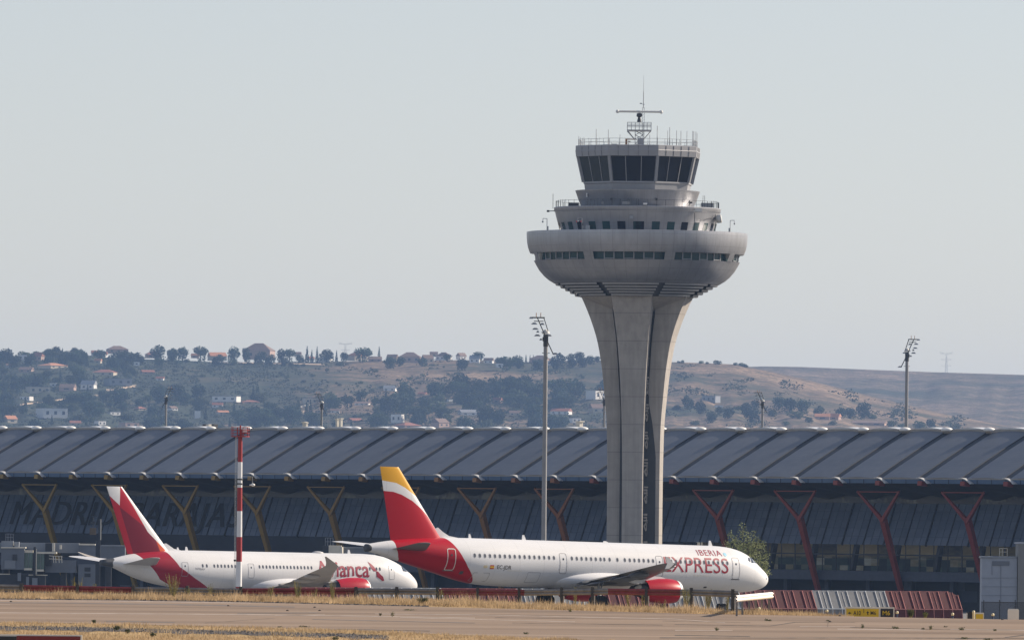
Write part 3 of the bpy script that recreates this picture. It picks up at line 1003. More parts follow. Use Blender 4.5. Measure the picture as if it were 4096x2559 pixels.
# second balcony
b = MB(); b.smooth = True
b.lathe([(tr(318), tz(852)), (tr(331), tz(851)), (tr(333), tz(848)), (tr(334), tz(835)), (tr(332), tz(833)), (tr(220), tz(833.5))], 96)
b.build('balcony_deck', M['tower_cladding'], tw, autosmooth=40)
# cone below the cab
b = MB(); b.smooth = True
b.lathe([(tr(222), tz(834)), (tr(236), tz(803)), (tr(247), tz(772)), (tr(249), tz(767)), (tr(249), tz(765)), (tr(200), tz(764))], 96)
b.build('cab_cone', M['tower_cladding'], tw, autosmooth=40)
# octagonal cab
AV = R(-90 + 17.3)
def octa(r, py, k, dz=0.0):
    a = AV + k * math.pi / 4
    return Vector((tr(r) * math.cos(a), tr(r) * math.sin(a), tz(py) + dz))
b = MB()
rings = [[octa(r, y, k) for k in range(8)] for r, y in ((221, 765), (224, 742), (228, 738), (228, 732))]
b.loft(rings)
b.build('cab_sill', M['cab_frame'], tw)
b = MB()
rings = [[octa(r, y, k) for k in range(8)] for r, y in ((251, 633), (260, 632), (263, 609), (262, 607), (262, 590), (258, 588), (256, 592))]
b.loft(rings)
b.build('cab_parapet', M['cab_frame'], tw)
mm('seam_dark', (0.10, 0.10, 0.105), 0.6)
mm('cab_glass_pale', (0.032, 0.042, 0.046), 0.15, 0.0, 0.25, var=0.2, scale=0.4)
for k in range(8):
    b = MB()
    q = [octa(226, 733, k), octa(226, 733, k + 1), octa(250, 632, k + 1), octa(250, 632, k)]
    b.add(q, [(0, 1, 2, 3)])
    g = b.build('cab_window', M['cab_glass_pale'] if k == 6 else M['cab_glass'], tw)
    b = MB()
    for j in (1, 2):
        b.bar(q[0].lerp(q[1], j / 3), q[3].lerp(q[2], j / 3), 0.10, 0.14)
    b.build('mullion', M['cab_frame'], g)
    b = MB()
    b.bar(octa(228, 733, k), octa(252, 631, k), 0.42, 0.42)
    b.build('cab_post', M['cab_frame'], tw)
b = MB()
for k in range(8):
    for j in range(1, 5):
        for r0, y0, r1, y1 in ((262.6, 606.5, 262.6, 591), (260.4, 631, 263.4, 610)):
            b.bar(octa(r0, y0, k).lerp(octa(r0, y0, k + 1), j / 5), octa(r1, y1, k).lerp(octa(r1, y1, k + 1), j / 5), 0.05, 0.05)
b.build('panel_seam', M['seam_dark'], tw)
# floor and consoles inside the cab so the glass has depth
# rail on the cab roof
mm('rail_grey', (0.30, 0.31, 0.32), 0.5, 0.2)
b = MB()
for k in range(8):
    for hh in (0.55, 1.05):
        b.bar(octa(250, 590, k, hh), octa(250, 590, k + 1, hh), 0.05)
    for j in range(5):
        p = octa(250, 590, k).lerp(octa(250, 590, k + 1), j / 5)
        b.bar(p, p + Vector((0, 0, 1.05)), 0.05)
b.build('roof_railing', M['rail_grey'], tw)
b = MB()
nb = 56
for k in range(nb):
    a0_, a1_ = 2 * math.pi * k / nb, 2 * math.pi * (k + 1) / nb
    r = tr(326)
    p, q = Vector((r * math.cos(a0_), r * math.sin(a0_), tz(834))), Vector((r * math.cos(a1_), r * math.sin(a1_), tz(834)))
    b.bar(p, p + Vector((0, 0, 1.0)), 0.06)
    b.bar(p + Vector((0, 0, 1.0)), q + Vector((0, 0, 1.0)), 0.05)
b.build('balcony_railing', M['dark_metal'], tw)
# whip antennas round the roof edge (photo x offset from the axis, top y)
axx = 2548
for px, py, r in ((2311, 548, .045), (2318, 552, .04), (2326, 552, .04), (2331, 554, .04), (2352, 548, .035), (2379, 525, .05), (2394, 546, .035), (2427, 528, .05), (2434, 546, .03), (2478, 530, .045), (2598, 530, .045), (2621, 512, .05), (2663, 530, .04), (2671, 516, .05), (2699, 528, .05), (2722, 516, .05), (2741, 528, .045), (2768, 520, .06), (2772, 522, .05), (2779, 524, .05), (2784, 530, .04)):
    ox = tr(px - axx)
    Rr = tr(246)
    oy = -math.sqrt(max(0.1, Rr * Rr * 0.86 - ox * ox)) * (1 if int(px) % 2 else -1)
    b = MB()
    b.tube((ox, oy, tz(590)), (ox, oy, tz(590) + (tz(py) - tz(590)) * 0.45), r * 1.5, n=6)
    b.tube((ox, oy, tz(590) + (tz(py) - tz(590)) * 0.45), (ox, oy, tz(py)), r, n=6)
    b.build('whip_antenna', M['steel'], tw)
# lattice, platform, radar and mast on top
b = MB()
cxx = tr(2552 - axx)
for sx in (-1, 1):
    for sy in (-1, 1):
        b.bar((cxx + sx * 0.62, sy * 0.62, tz(590)), (cxx + sx * 0.62, sy * 0.62, tz(524)), 0.09)
        b.bar((cxx + sx * 0.62, sy * 0.62, tz(560)), (cxx + sx * 1.85, sy * 1.85, tz(524)), 0.09)
for k in range(4):
    z0, z1 = tz(590) + (tz(524) - tz(590)) * k / 4, tz(590) + (tz(524) - tz(590)) * (k + 1) / 4
    for sy in (-1, 1):
        b.bar((cxx - 0.62, sy * 0.62, z0), (cxx + 0.62, sy * 0.62, z1), 0.06)
        b.bar((cxx + 0.62, sy * 0.62, z0), (cxx - 0.62, sy * 0.62, z1), 0.06)
b.box((cxx, 0, tz(523)), (3.75, 3.75, 0.16))
for hh in (0.9, 1.75, 1.2):
    for sy in (-1, 1):
        b.bar((cxx - 1.85, sy * 1.85, tz(523) + hh * 0.7), (cxx + 1.85, sy * 1.85, tz(523) + hh * 0.7), 0.06)
        b.bar((cxx + sy * 1.85, -1.85, tz(523) + hh * 0.7), (cxx + sy * 1.85, 1.85, tz(523) + hh * 0.7), 0.06)
for i in range(7):
    for sy in (-1, 1):
        xx = cxx - 1.85 + 3.7 * i / 6
        b.bar((xx, sy * 1.85, tz(523)), (xx, sy * 1.85, tz(523) + 1.22), 0.05)
b.build('radar_frame', M['steel'], tw)
b = MB(); b.smooth = True
b.lathe([(0.0, tz(490)), (0.35, tz(490)), (0.30, tz(478)), (0.2, tz(470)), (0.45, tz(466)), (0.42, tz(455)), (0.2, tz(453)), (0.0, tz(452))], 16, c=(cxx, 0, 0))
b.build('radar_turntable', M['dark_metal'], tw, autosmooth=40)
b = MB(); b.smooth = True
rz0 = tz(447.5)
b.tube((cxx - 3.45, -0.25, rz0 + 0.02), (cxx + 3.45, 0.25, rz0 + 0.02), 0.17, n=14)
b.ball((cxx - 3.4, -0.25, rz0), 0.28); b.ball((cxx + 3.4, 0.25, rz0), 0.28)
b.build('radar_bar', M['offwhite'], tw, autosmooth=40)
b = MB()
mx = tr(2568 - axx)
for sx in (-0.16, 0.16):
    b.bar((mx + sx, 0.3, tz(590)), (mx + sx, 0.3, tz(430)), 0.05)
for k in range(14):
    z0 = tz(590 - 11.4 * k)
    b.bar((mx - 0.16, 0.3, z0), (mx + 0.16, 0.3, z0 + 0.44), 0.035)
b.tube((mx, 0.3, tz(432)), (mx, 0.3, tz(366)), 0.07, 0.05, 6)
b.tube((mx, 0.3, tz(366)), (mx, 0.3, tz(302)), 0.03, 0.015, 6)
b.bar((mx - 0.45, 0.3, tz(415)), (mx + 0.2, 0.3, tz(418)), 0.07)
b.box((mx - 0.42, 0.3, tz(414)), (0.3, 0.2, 0.15))
b.build('lightning_mast', M['grey_metal'], tw)
mm('rust', (0.33, 0.16, 0.07), 0.7)
b = MB()
ox = tr(2500 - axx)
b.box((ox, -3.0, tz(575)), (0.32, 0.32, 1.25)); b.box((ox + 0.6, -3.0, tz(561)), (1.3, 0.14, 0.14)); b.box((ox + 0.45, -3.0, tz(570)), (0.4, 0.3, 0.16))
b.build('davit_crane', M['rust'], tw)
b = MB(); b.box((tr(2453 - axx), -4.2, tz(585)), (0.9, 0.6, 0.3)); b.box((tr(2557 - axx), -3.2, tz(573)), (0.95, 0.6, 1.25))
b.build('roof_box', M['grey_metal'], tw)
# equipment on the lower balconies
mm('red_lamp', (0.6, 0.03, 0.02), 0.4)
def cyl(px, r, zz): # point on a circle of radius r (px) at photo x, front side
    ox = tr(px - 2544)
    return Vector((ox, -math.sqrt(max(0.05, tr(r) ** 2 - ox * ox)), zz))
for px, s in ((2174, -1), (2312, -1), (2918, 1)):
    p = cyl(px + (8 if s < 0 else -8), 437, tz(931))
    b = MB()
    b.tube(p, p + Vector((0, 0, 1.75)), 0.05, n=6)
    b.tube(p + Vector((0, 0, 1.75)), p + Vector((s * 0.62, 0, 1.78)), 0.045, n=6)
    b.tube(p + Vector((s * 0.62, 0, 1.78)), p + Vector((s * 0.66, 0, 1.25)), 0.045, n=6)
    b.ball(p + Vector((s * 0.66, 0, 1.25)), 0.14, n=8, m=6)
    b.box(p + Vector((-s * 0.15, 0, 0.3)), (0.18, 0.18, 0.6))
    b.build('rim_lamp', M['grey_metal'], tw)
for px in (2300, 2317):
    b = MB(); b.smooth = True
    p = cyl(px, 420, tz(899)); b.ball(p, 0.14, n=8, m=6)
    b.build('obstruction_light', M['red_lamp'], tw)
b = MB(); b.smooth = True
p = cyl(2872, 352, tz(878))
b.lathe([(0.02, 0.0), (0.4, 0.06), (0.62, 0.25), (0.66, 0.45), (0.66, 0.9), (0.5, 0.98), (0.02, 1.0)], 20)
dish = b.build('microwave_dish', M['offwhite'], tw, autosmooth=40)
dish.matrix_local = Matrix.Translation(Vector((tr(2854 - 2544), -4.0, tz(878)))) @ Matrix.Rotation(R(80), 4, 'Y')
b = MB()
for px, py in ((2768, 858), (2853, 858)):
    p = cyl(px, 334, tz(py)); b.bar(p, p + Vector((0, -0.1, -2.9)), 0.09)
b.bar(cyl(2853, 334, tz(868)), cyl(2790, 330, tz(888)), 0.07)
p = cyl(2206, 336, tz(838)); q = p + Vector((0, 0, 2.3))
b.bar(p, q, 0.07); b.bar(p + Vector((0.3, 0, -0.35)), p + Vector((-0.8, 0, -0.4)), 0.12); b.box(p + Vector((-0.75, 0, -0.4)), (0.4, 0.3, 0.3))
b.build('antenna_bracket', M['dark_metal'], tw)
for px, py, w, h, key in ((2570, 826, 0.62, 0.26, 'lamp_white'), (2340, 787, 0.2, 0.6, 'lamp_white'), (2402, 823, 0.3, 0.5, 'grey_metal'), (2288, 826, 1.6, 0.6, 'dark_metal'), (2820, 822, 1.9, 0.7, 'grey_metal'), (2495, 822, 1.2, 0.45, 'grey_metal'), (2344, 920, 0.65, 0.7, 'steel'), (2516, 880, 0.55, 0.5, 'grey_metal'), (2780, 845, 1.3, 0.5, 'offwhite')):
    r = 336 if py < 835 and px == 2570 else 300 if py < 832 else 322 if py > 900 else 330
    if px == 2340: r = 246
    if px in (2780,): r = 338
    p = cyl(px, r, tz(py))
    b = MB(); b.box(p, (w, 0.35, h))
    b.build('equipment_box', M[key], tw)
b = MB()
for px in (2802, 2809):
    p = cyl(px, 318, tz(834)); b.bar(p, p + Vector((0, 0, 1.9)), 0.06)
for px in (2228, 2236, 2244, 2256, 2836, 2845, 2852, 2858, 2866, 2470, 2355, 2383, 2440, 2502, 2535):
    p = cyl(px, 322, tz(834)); b.bar(p, p + Vector((0, 0, 1.15)), 0.05)
b.build('balcony_aerial', M['dark_metal'], tw)
b = MB()
for px in (2436, 2617):
    p = cyl(px, 240, tz(805)); b.box(p, (0.3, 0.3, 0.26))
p = cyl(2756, 238, tz(812)); b.bar(p, p + Vector((-0.5, -0.2, -0.55)), 0.08); b.box(p, (0.4, 0.2, 0.25))
b.build('wall_floodlight', M['black'], tw)
# ---------------------------------------------------------------- terminal building
PHI = R(45.9)
PIT = 9.0
t0 = P(10, 1888, 1543.0)
EZ = 13.55                                     # eave height
term = thing('terminal_building', 'long dark terminal with sloping wave roof bays, yellow to red Y columns, MADRID lettering', 'airport terminal', (t0.x, t0.y, 0), -PHI)
W_, H_ = 15.6, 7.3
K0, K1 = -6, 38
n = NT('roof_sheet')
nz = n.noise(0.35, 5); st = n.noise(1.0, 3, n.mapv(n.co(), (0.5, 3.0, 1)))
x, y, z = n.xyz()
rib = n.m2('LESS_THAN', n.m2('FRACT', n.m2('MULTIPLY', y, 1.6)), 0.14)
c = n.mix(n.ramp(nz, [(0.3, 0.0), (0.7, 1.0)]), (0.140, 0.158, 0.192), (0.188, 0.203, 0.230))
c = n.mix(n.m2('MULTIPLY', n.ramp(st, [(0.5, 0.0), (0.8, 1.0)]), 0.25), c, (0.12, 0.125, 0.14))
c = n.mix(n.m2('MULTIPLY', rib, 0.18), c, (0.09, 0.1, 0.12))
oi_ = n.t.nodes.new('ShaderNodeObjectInfo')
pk = n.noise(0.09, 4)
hv = n.t.nodes.new('ShaderNodeHueSaturation')
n.put(hv.inputs['Value'], n.m2('ADD', 0.80, n.m2('ADD', n.m2('MULTIPLY', oi_.outputs['Random'], 0.16), n.m2('MULTIPLY', pk, 0.28))))
n.put(hv.inputs['Color'], c)
M['roof_sheet'] = n.fin(hv.outputs[0], 0.46, 0.25, 0.4)
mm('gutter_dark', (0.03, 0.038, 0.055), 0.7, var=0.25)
mm('fascia_sky_tone', (0.11, 0.18, 0.30), 0.4, 0.2, var=0.10, scale=0.4)  # reflected sky put into the fascia colour
mm('ridge_beam', (0.33, 0.31, 0.28), 0.6, var=0.12)
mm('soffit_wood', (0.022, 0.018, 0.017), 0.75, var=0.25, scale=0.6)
mm('shell_white', (0.70, 0.72, 0.74), 0.35, var=0.05)
mm('cap_grey', (0.52, 0.52, 0.51), 0.5, var=0.10)
def arch(t): return 0.24 * (1 - (2 * t - 1) ** 2)
mm('bridge_wall', (0.10, 0.115, 0.14), 0.6, var=0.1)
YB = 9.3
proto = {}
def rep(name, k, make):
    """first bay builds the mesh, the others share it"""
    if name not in proto:
        o = make()
        proto[name] = o
    else:
        o = proto[name].copy()
        link(o, term)
    o.location = (PIT * k, 0, 0)
    return o
def mk_bay():
    b = MB(); b.smooth = True
    nx, ny = 14, 8
    vs, fs = [], []
    for j in range(ny + 1):
        s = j / ny
        for i in range(nx + 1):
            t = i / nx
            vs.append((0.75 + t * (PIT - 1.5), W_ * s, EZ + H_ * s + arch(t) * (0.75 + 0.25 * s) + 0.12 * math.sin(math.pi * s)))
    for j in range(ny):
        for i in range(nx):
            a = j * (nx + 1) + i
            fs.append((a, a + 1, a + nx + 2, a + nx + 1))
    b.add(vs, fs)
    return b.build('roof_bay', M['roof_sheet'], term)
def mk_gutter():
    b = MB()
    prev = None
    for j in range(9):
        s = j / 8
        z = EZ + H_ * s + 0.12 * math.sin(math.pi * s) - 0.16
        if j == 0: pts = []
        pts.append((W_ * s, z))
    vs = [(-0.8, y, z) for y, z in pts] + [(0.8, y, z) for y, z in pts]
    b.add(vs, [(i, i + 1, 10 + i, 9 + i) for i in range(8)])
    for s_ in (-0.78, 0.78):
        vs = [(s_, y, z) for y, z in pts] + [(s_, y, z + 0.12) for y, z in pts]
        b.add(vs, [(i, i + 1, 10 + i, 9 + i) for i in range(8)])
    return b.build('roof_gutter', M['gutter_dark'], term)
def mk_bracket():
    # white curved hood springing from the eave line over the coloured rafter end
    b = MB(); b.smooth = True
    vs = []
    nn = 10
    for y in (-0.75, 0.12):
        for th in (0.0, 0.11):
            for i in range(nn + 1):
                t = i / nn
                vs.append((-0.2 + 2.35 * t + th * t, y, EZ + 0.06 - 0.85 * t ** 1.7 + th * (1 - 0.3 * t) + 0.10 * math.sin(math.pi * t)))
    m = nn + 1
    fs = []
    for i in range(nn):
        fs += [(i, i + 1, m + i + 1, m + i), (2 * m + i, 3 * m + i, 3 * m + i + 1, 2 * m + i + 1), (m + i, m + i + 1, 3 * m + i + 1, 3 * m + i), (i, 2 * m + i, 2 * m + i + 1, i + 1)]
    fs.append((nn, 3 * m - 1, 4 * m - 1, m + nn))
    b.add(vs, fs)
    return b.build('eave_cap', M['cap_grey'], term, autosmooth=50)
def mk_shell():
    b = MB(); b.smooth = True
    nx = 14
    vs = []
    for y, dz in ((W_ + 0.5, 0.0), (W_ + 0.45, 0.02), (W_ + 2.8, 0.12)):
        for i in range(nx + 1):
            t = i / nx
            e = 0.0 if y == W_ + 0.5 else 0.05 + 0.20 * math.sin(math.pi * t ** 1.2) ** 0.85
            vs.append((1.15 + t * (PIT - 3.2), y, EZ + H_ + 0.48 + e + dz))
    fs = []
    for j in range(2):
        for i in range(nx):
            a = j * (nx + 1) + i
            fs.append((a, a + 1, a + nx + 2, a + nx + 1))
    b.add(vs, fs)
    return b.build('ridge_shell', M['shell_white'], term, autosmooth=40)
def mk_skylight():
    b = MB(); b.smooth = True
    b.ball((0.0, W_ - 0.1, EZ + H_ + 0.40), 0.95, 0.9, 0.42, 18, 7, -0.5)
    return b.build('ridge_skylight', M['lamp_white'], term)
for k in range(K0, K1):
    rep('bay', k, mk_bay); rep('gutter', k, mk_gutter); rep('bracket', k, mk_bracket); rep('shell', k, mk_shell); rep('sky', k, mk_skylight)
X0, X1 = PIT * K0, PIT * K1
b = MB()
b.box(((X0 + X1) / 2, W_ + 0.25, EZ + H_ + 0.30), (X1 - X0, 0.5, 0.36))
b.build('ridge_beam', M['ridge_beam'], term)
b = MB()
b.cur = 1
b.box(((X0 + X1) / 2, -0.02, EZ - 0.02), (X1 - X0, 0.22, 0.14))
b.cur = 0
b.add([(X0, -0.06, EZ - 0.09), (X1, -0.06, EZ - 0.09), (X1, 0.14, EZ - 0.74), (X0, 0.14, EZ - 0.74)], [(0, 1, 2, 3)])
b.build('eave_fascia', [M['fascia_sky_tone'], M['ridge_beam']], term)
b = MB()
for k in range(3 * K0, 3 * K1):
    b.box((k * PIT / 3, -0.04, EZ - 0.42), (0.06, 0.06, 0.66))
b.build('fascia_joint', M['gutter_dark'], term)
# rear roof slope, so that the building is closed behind the ridge
b = MB()
b.add([(X0, W_ + 0.5, EZ + H_ + 0.1), (X1, W_ + 0.5, EZ + H_ + 0.1), (X1, 2 * W_ + 8, EZ), (X0, 2 * W_ + 8, EZ)], [(0, 1, 2, 3)])
b.build('rear_roof', M['roof_sheet'], term)
for xe in (X0 + 0.3, X1 - 0.3):
    b = MB()
    poly = [(YB + 3.0, -7.3), (YB + 3.0, EZ + 2.6), (W_, EZ + H_ - 0.3), (2 * W_ + 7, EZ - 0.2), (2 * W_ + 7, -7.3)]
    vs = [(xe - 0.2, y, z) for y, z in poly] + [(xe + 0.2, y, z) for y, z in poly]
    b.add(vs, [(0, 1, 2, 3, 4), (9, 8, 7, 6, 5)] + [(i, (i + 1) % 5, 5 + (i + 1) % 5, 5 + i) for i in range(5)])
    b.build('end_wall', M['bridge_wall'], term)
# dark wavy ceiling under the canopy
b = MB(); b.smooth = True
vs, fs = [], []
nx, ny = (K1 - K0) * 12, 8
for j in range(ny + 1):
    s = j / ny
    for i in range(nx + 1):
        xx = X0 + (X1 - X0) * i / nx
        wv = 0.5 - 0.5 * math.cos(2 * math.pi * xx / PIT)
        vs.append((xx, 0.14 + 12.6 * s, EZ - 0.74 - (1.75 + 0.85 * wv) * s ** 0.75))
for j in range(ny):
    for i in range(nx):
        a = j * (nx + 1) + i
        fs.append((a, a + 1, a + nx + 2, a + nx + 1))
b.add(vs, fs)
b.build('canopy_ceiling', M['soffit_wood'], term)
# column colours run from yellow on the left to red on the right
def col_at(f):
    stops = [(0.0, (0.36, 0.22, 0.025)), (0.35, (0.34, 0.19, 0.03)), (0.55, (0.34, 0.14, 0.03)), (0.65, (0.32, 0.065, 0.03)), (1.0, (0.28, 0.032, 0.028))]
    for (a, ca), (b_, cb) in zip(stops, stops[1:]):
        if a <= f <= b_:
            t = (f - a) / (b_ - a)
            return tuple(p * (1 - t) + q * t for p, q in zip(ca, cb))
    return stops[-1][1]
def zpx(py, px, xl, yl):
    """height of photo row py at local (x, y) of the terminal"""
    w = Matrix.Rotation(-PHI, 4, 'Z') @ Vector((xl, yl, 0)) + Vector((t0.x, t0.y, 0))
    return P(px, py, w.y).z
zb_bar, zb_j, zb_base = zpx(1966, 3516, 26 * 8.2, 3), zpx(2078, 3537, 26 * 8.2, 4.6), -7.0
colm = {}
for j, k in enumerate(range(K0, K1 - 1, 2)):
    f = max(0, min(1, (k + 1.3) / 26))
    m = mat('column_paint', mul(col_at(f), 0.8), 0.55, var=0.10, scale=0.8)
    x0 = PIT * k + PIT * 0.19
    b = MB()
    L_, R_ = Vector((x0, 3.0, zb_bar)), Vector((x0 + PIT, 3.0, zb_bar))
    J = Vector((x0 + PIT * 0.42, 4.9, zb_j))
    B_ = Vector((x0 + PIT * 0.42, 4.9 + 0.385 * (zb_j - zb_base), zb_base))
    up_ = (0, 1, 0)
    b.bar(J + Vector((0.15, 0, -0.25)), L_ + Vector((0, 0, 0.1)), 0.62, 0.60, 0.30, 0.30, up_)
    b.bar(J + Vector((-0.15, 0, -0.25)), R_ + Vector((0, 0, 0.1)), 0.62, 0.60, 0.30, 0.30, up_)
    b.bar(B_, J + Vector((0, 0, 0.25)), 0.62, 0.6, 0.98, 0.8, up_)
    b.bar(L_, R_, 0.14, 0.16)
    b.build('y_column', m, term)
    for q in (0, 1):
        c2 = MB()
        xx = PIT * (k + q)
        c2.bar((xx + 0.55, -0.75, EZ - 0.70), (xx + 0.60, 0.5, EZ - 0.85), 0.95, 0.70)
        c2.build('rafter_end', m, term)
# leaning glass wall
YB, YT = 9.3, 12.0
zwt, zwb = zpx(2014, 3700, 26 * 8.6, 12), zpx(2181, 3700, 26 * 8.6, 9.3)
n = NT('curtain_glass')
x, y, z = n.xyz()
cell = n.t.nodes.new('ShaderNodeTexWhiteNoise')
cv = n.t.nodes.new('ShaderNodeCombineXYZ')
n.put(cv.inputs[0], n.m2('FLOOR', n.m2('DIVIDE', n.m2('SUBTRACT', x, n.m2('MULTIPLY', z, 0.0)), 1.5)))
n.put(cv.inputs[1], n.m2('FLOOR', n.m2('DIVIDE', z, 1.45)))
n.put(cell.inputs['Vector'], cv.outputs[0])
nz = n.noise(0.5, 5)
c = n.mix(cell.outputs['Value'], (0.105, 0.135, 0.195), (0.150, 0.182, 0.245))
c = n.mix(n.m2('MULTIPLY', n.ramp(nz, [(0.4, 0.0), (0.75, 1.0)]), 0.5), c, (0.065, 0.082, 0.115))
M['curtain_glass'] = n.fin(c, 0.28, 0.0, 0.5)
b = MB()
b.add([(X0, YB, zwb), (X1, YB, zwb), (X1, YT, zwt), (X0, YT, zwt)], [(0, 1, 2, 3)])
b.build('glass_wall', M['curtain_glass'], term)
def gp(xx, s, off=0.0):
    return Vector((xx, YB + (YT - YB) * s - off, zwb + (zwt - zwb) * s))
mm('mullion_dark', (0.020, 0.024, 0.032), 0.6, var=0.2)
mm('mullion_thin', (0.075, 0.095, 0.135), 0.6, var=0.2)
b = MB()
for k in range(2 * K0, 2 * K1):
    b.bar(gp(k * PIT / 2 + 1.6, -0.02, 0.06), gp(k * PIT / 2 + 1.6, 1.0, 0.06), 0.42, 0.16, up=(1, 0, 0)) if k % 2 == 0 else b.bar(gp(k * PIT / 2 + 1.6, 0, 0.05), gp(k * PIT / 2 + 1.6, 1.0, 0.05), 0.24, 0.12, up=(1, 0, 0))
b.build('main_mullion', M['mullion_dark'], term)
b = MB()
for k in range(6 * K0, 6 * K1):
    b.bar(gp(k * 1.5 + 1.6, 0, 0.03), gp(k * 1.5 + 1.6, 1.0, 0.03), 0.07, 0.06, up=(1, 0, 0))
for s in (0.2, 0.4, 0.6, 0.8, 1.0):
    b.bar(gp(X0, s, 0.025), gp(X1, s, 0.025), 0.06, 0.05)
b.build('glazing_bar', M['mullion_thin'], term)
# clerestory strip above the leaning wall
b = MB()
b.add([(X0, YT + 0.4, zwt + 0.02), (X1, YT + 0.4, zwt + 0.02), (X1, YT + 0.4, EZ - 0.2), (X0, YT + 0.4, EZ - 0.2)], [(0, 1, 2, 3)])
n = NT('clerestory_glass')
cl = n.noise(0.22, 3)
c = n.mix(n.ramp(cl, [(0.58, 0.0), (0.68, 1.0)]), (0.010, 0.012, 0.016), (0.16, 0.16, 0.11))
b.build('clerestory', n.fin(c, 0.3), term)
# lettering on the glass
mm('sign_dark', (0.010, 0.012, 0.017), 0.6)
xa = -9.4
text_obj('lettering', 'MADRID-BARAJAS', lambda u, v: gp(xa + 58.2 * u, 0.22 + 0.62 * v, 0.14), M['sign_dark'], term, bold=0.0, cuts=2, space=1.1, fat=0.0055)
# lower storeys: see-through band, slab, dark undercroft
zs1, zs0 = zwb, zpx(2288, 3700, 26 * 8.6, 9.3)
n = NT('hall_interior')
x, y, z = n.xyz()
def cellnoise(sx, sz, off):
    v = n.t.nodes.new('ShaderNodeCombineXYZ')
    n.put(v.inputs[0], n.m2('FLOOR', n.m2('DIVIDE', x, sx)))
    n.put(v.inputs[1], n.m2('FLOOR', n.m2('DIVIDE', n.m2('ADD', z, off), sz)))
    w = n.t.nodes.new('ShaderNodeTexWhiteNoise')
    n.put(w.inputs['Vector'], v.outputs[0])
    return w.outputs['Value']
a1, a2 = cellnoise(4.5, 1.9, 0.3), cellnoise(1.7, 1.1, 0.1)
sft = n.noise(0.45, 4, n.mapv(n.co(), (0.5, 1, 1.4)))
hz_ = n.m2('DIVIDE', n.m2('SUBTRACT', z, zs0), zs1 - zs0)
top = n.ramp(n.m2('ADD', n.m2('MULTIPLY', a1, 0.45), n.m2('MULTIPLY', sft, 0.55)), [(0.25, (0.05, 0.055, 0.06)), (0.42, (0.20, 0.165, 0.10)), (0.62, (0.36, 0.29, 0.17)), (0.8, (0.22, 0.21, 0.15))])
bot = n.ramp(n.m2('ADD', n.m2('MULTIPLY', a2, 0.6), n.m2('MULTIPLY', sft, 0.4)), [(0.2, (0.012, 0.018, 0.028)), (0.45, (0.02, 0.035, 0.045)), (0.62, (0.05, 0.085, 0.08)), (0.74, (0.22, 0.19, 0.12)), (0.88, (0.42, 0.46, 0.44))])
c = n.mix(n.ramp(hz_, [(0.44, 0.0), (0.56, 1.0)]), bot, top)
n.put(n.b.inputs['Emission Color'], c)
n.b.inputs['Emission Strength'].default_value = 0.035  # faint glow of the wall itself stands in for hall lighting
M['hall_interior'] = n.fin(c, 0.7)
HX = PIT * 17.2
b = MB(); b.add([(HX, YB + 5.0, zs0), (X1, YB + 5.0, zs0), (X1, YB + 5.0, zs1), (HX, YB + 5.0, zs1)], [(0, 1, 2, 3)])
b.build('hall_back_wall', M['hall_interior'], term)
mm('undercroft_dark', (0.015, 0.02, 0.035), 0.7, var=0.3, scale=0.3)
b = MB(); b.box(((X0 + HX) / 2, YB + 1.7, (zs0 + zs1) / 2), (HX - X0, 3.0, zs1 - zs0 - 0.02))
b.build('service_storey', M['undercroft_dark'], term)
b = MB()
for k in range(3 * K0, 3 * K1):
    xx = k * PIT / 3
    if xx < HX: continue
    b.box((xx, YB + 0.3, (zs0 + zs1) / 2), (0.10 if k % 3 else 0.20, 0.12, zs1 - zs0))
b.box(((HX + X1) / 2, YB + 0.3, zs0 + (zs1 - zs0) * 0.62), (X1 - HX, 0.14, 0.22))
b.build('hall_mullion', M['mullion_dark'], term)
mm('hall_column', (0.03, 0.034, 0.045), 0.6)
for k in range(K0, K1):
    xx = k * PIT + 3.0
    if xx < HX: continue
    b = MB(); b.bar((xx, YB + 0.9, zs0), (xx, YB + 1.9, zs1), 0.85, 0.6, up=(1, 0, 0))
    b.build('hall_column', M['hall_column'], term)
mm('slab_edge', (0.045, 0.055, 0.085), 0.6, var=0.15)
b = MB(); b.box(((X0 + X1) / 2, YB + 3.2, zs0 - 0.75), (X1 - X0, 7.0, 1.5))
b.build('floor_slab', M['slab_edge'], term)
n = NT('undercroft')
x, y, z = n.xyz()
w1 = cellnoise(2.6, 1.7, 0.4)
c = n.ramp(w1, [(0.0, (0.012, 0.016, 0.026)), (0.55, (0.009, 0.012, 0.02)), (0.8, (0.03, 0.038, 0.06)), (0.94, (0.06, 0.07, 0.10))], 'CONSTANT')
M['undercroft'] = n.fin(c, 0.7)
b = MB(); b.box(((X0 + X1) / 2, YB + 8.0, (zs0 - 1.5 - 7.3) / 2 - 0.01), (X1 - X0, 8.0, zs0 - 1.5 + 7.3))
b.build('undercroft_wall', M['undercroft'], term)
for k in range(K0, K1):
    b = MB(); b.box((k * PIT + 4.5, YB + 3.2, (zs0 - 1.5 - 7.3) / 2), (0.8, 0.8, zs0 - 1.5 + 7.3))
    b.build('pillar', M['slab_edge'], term)
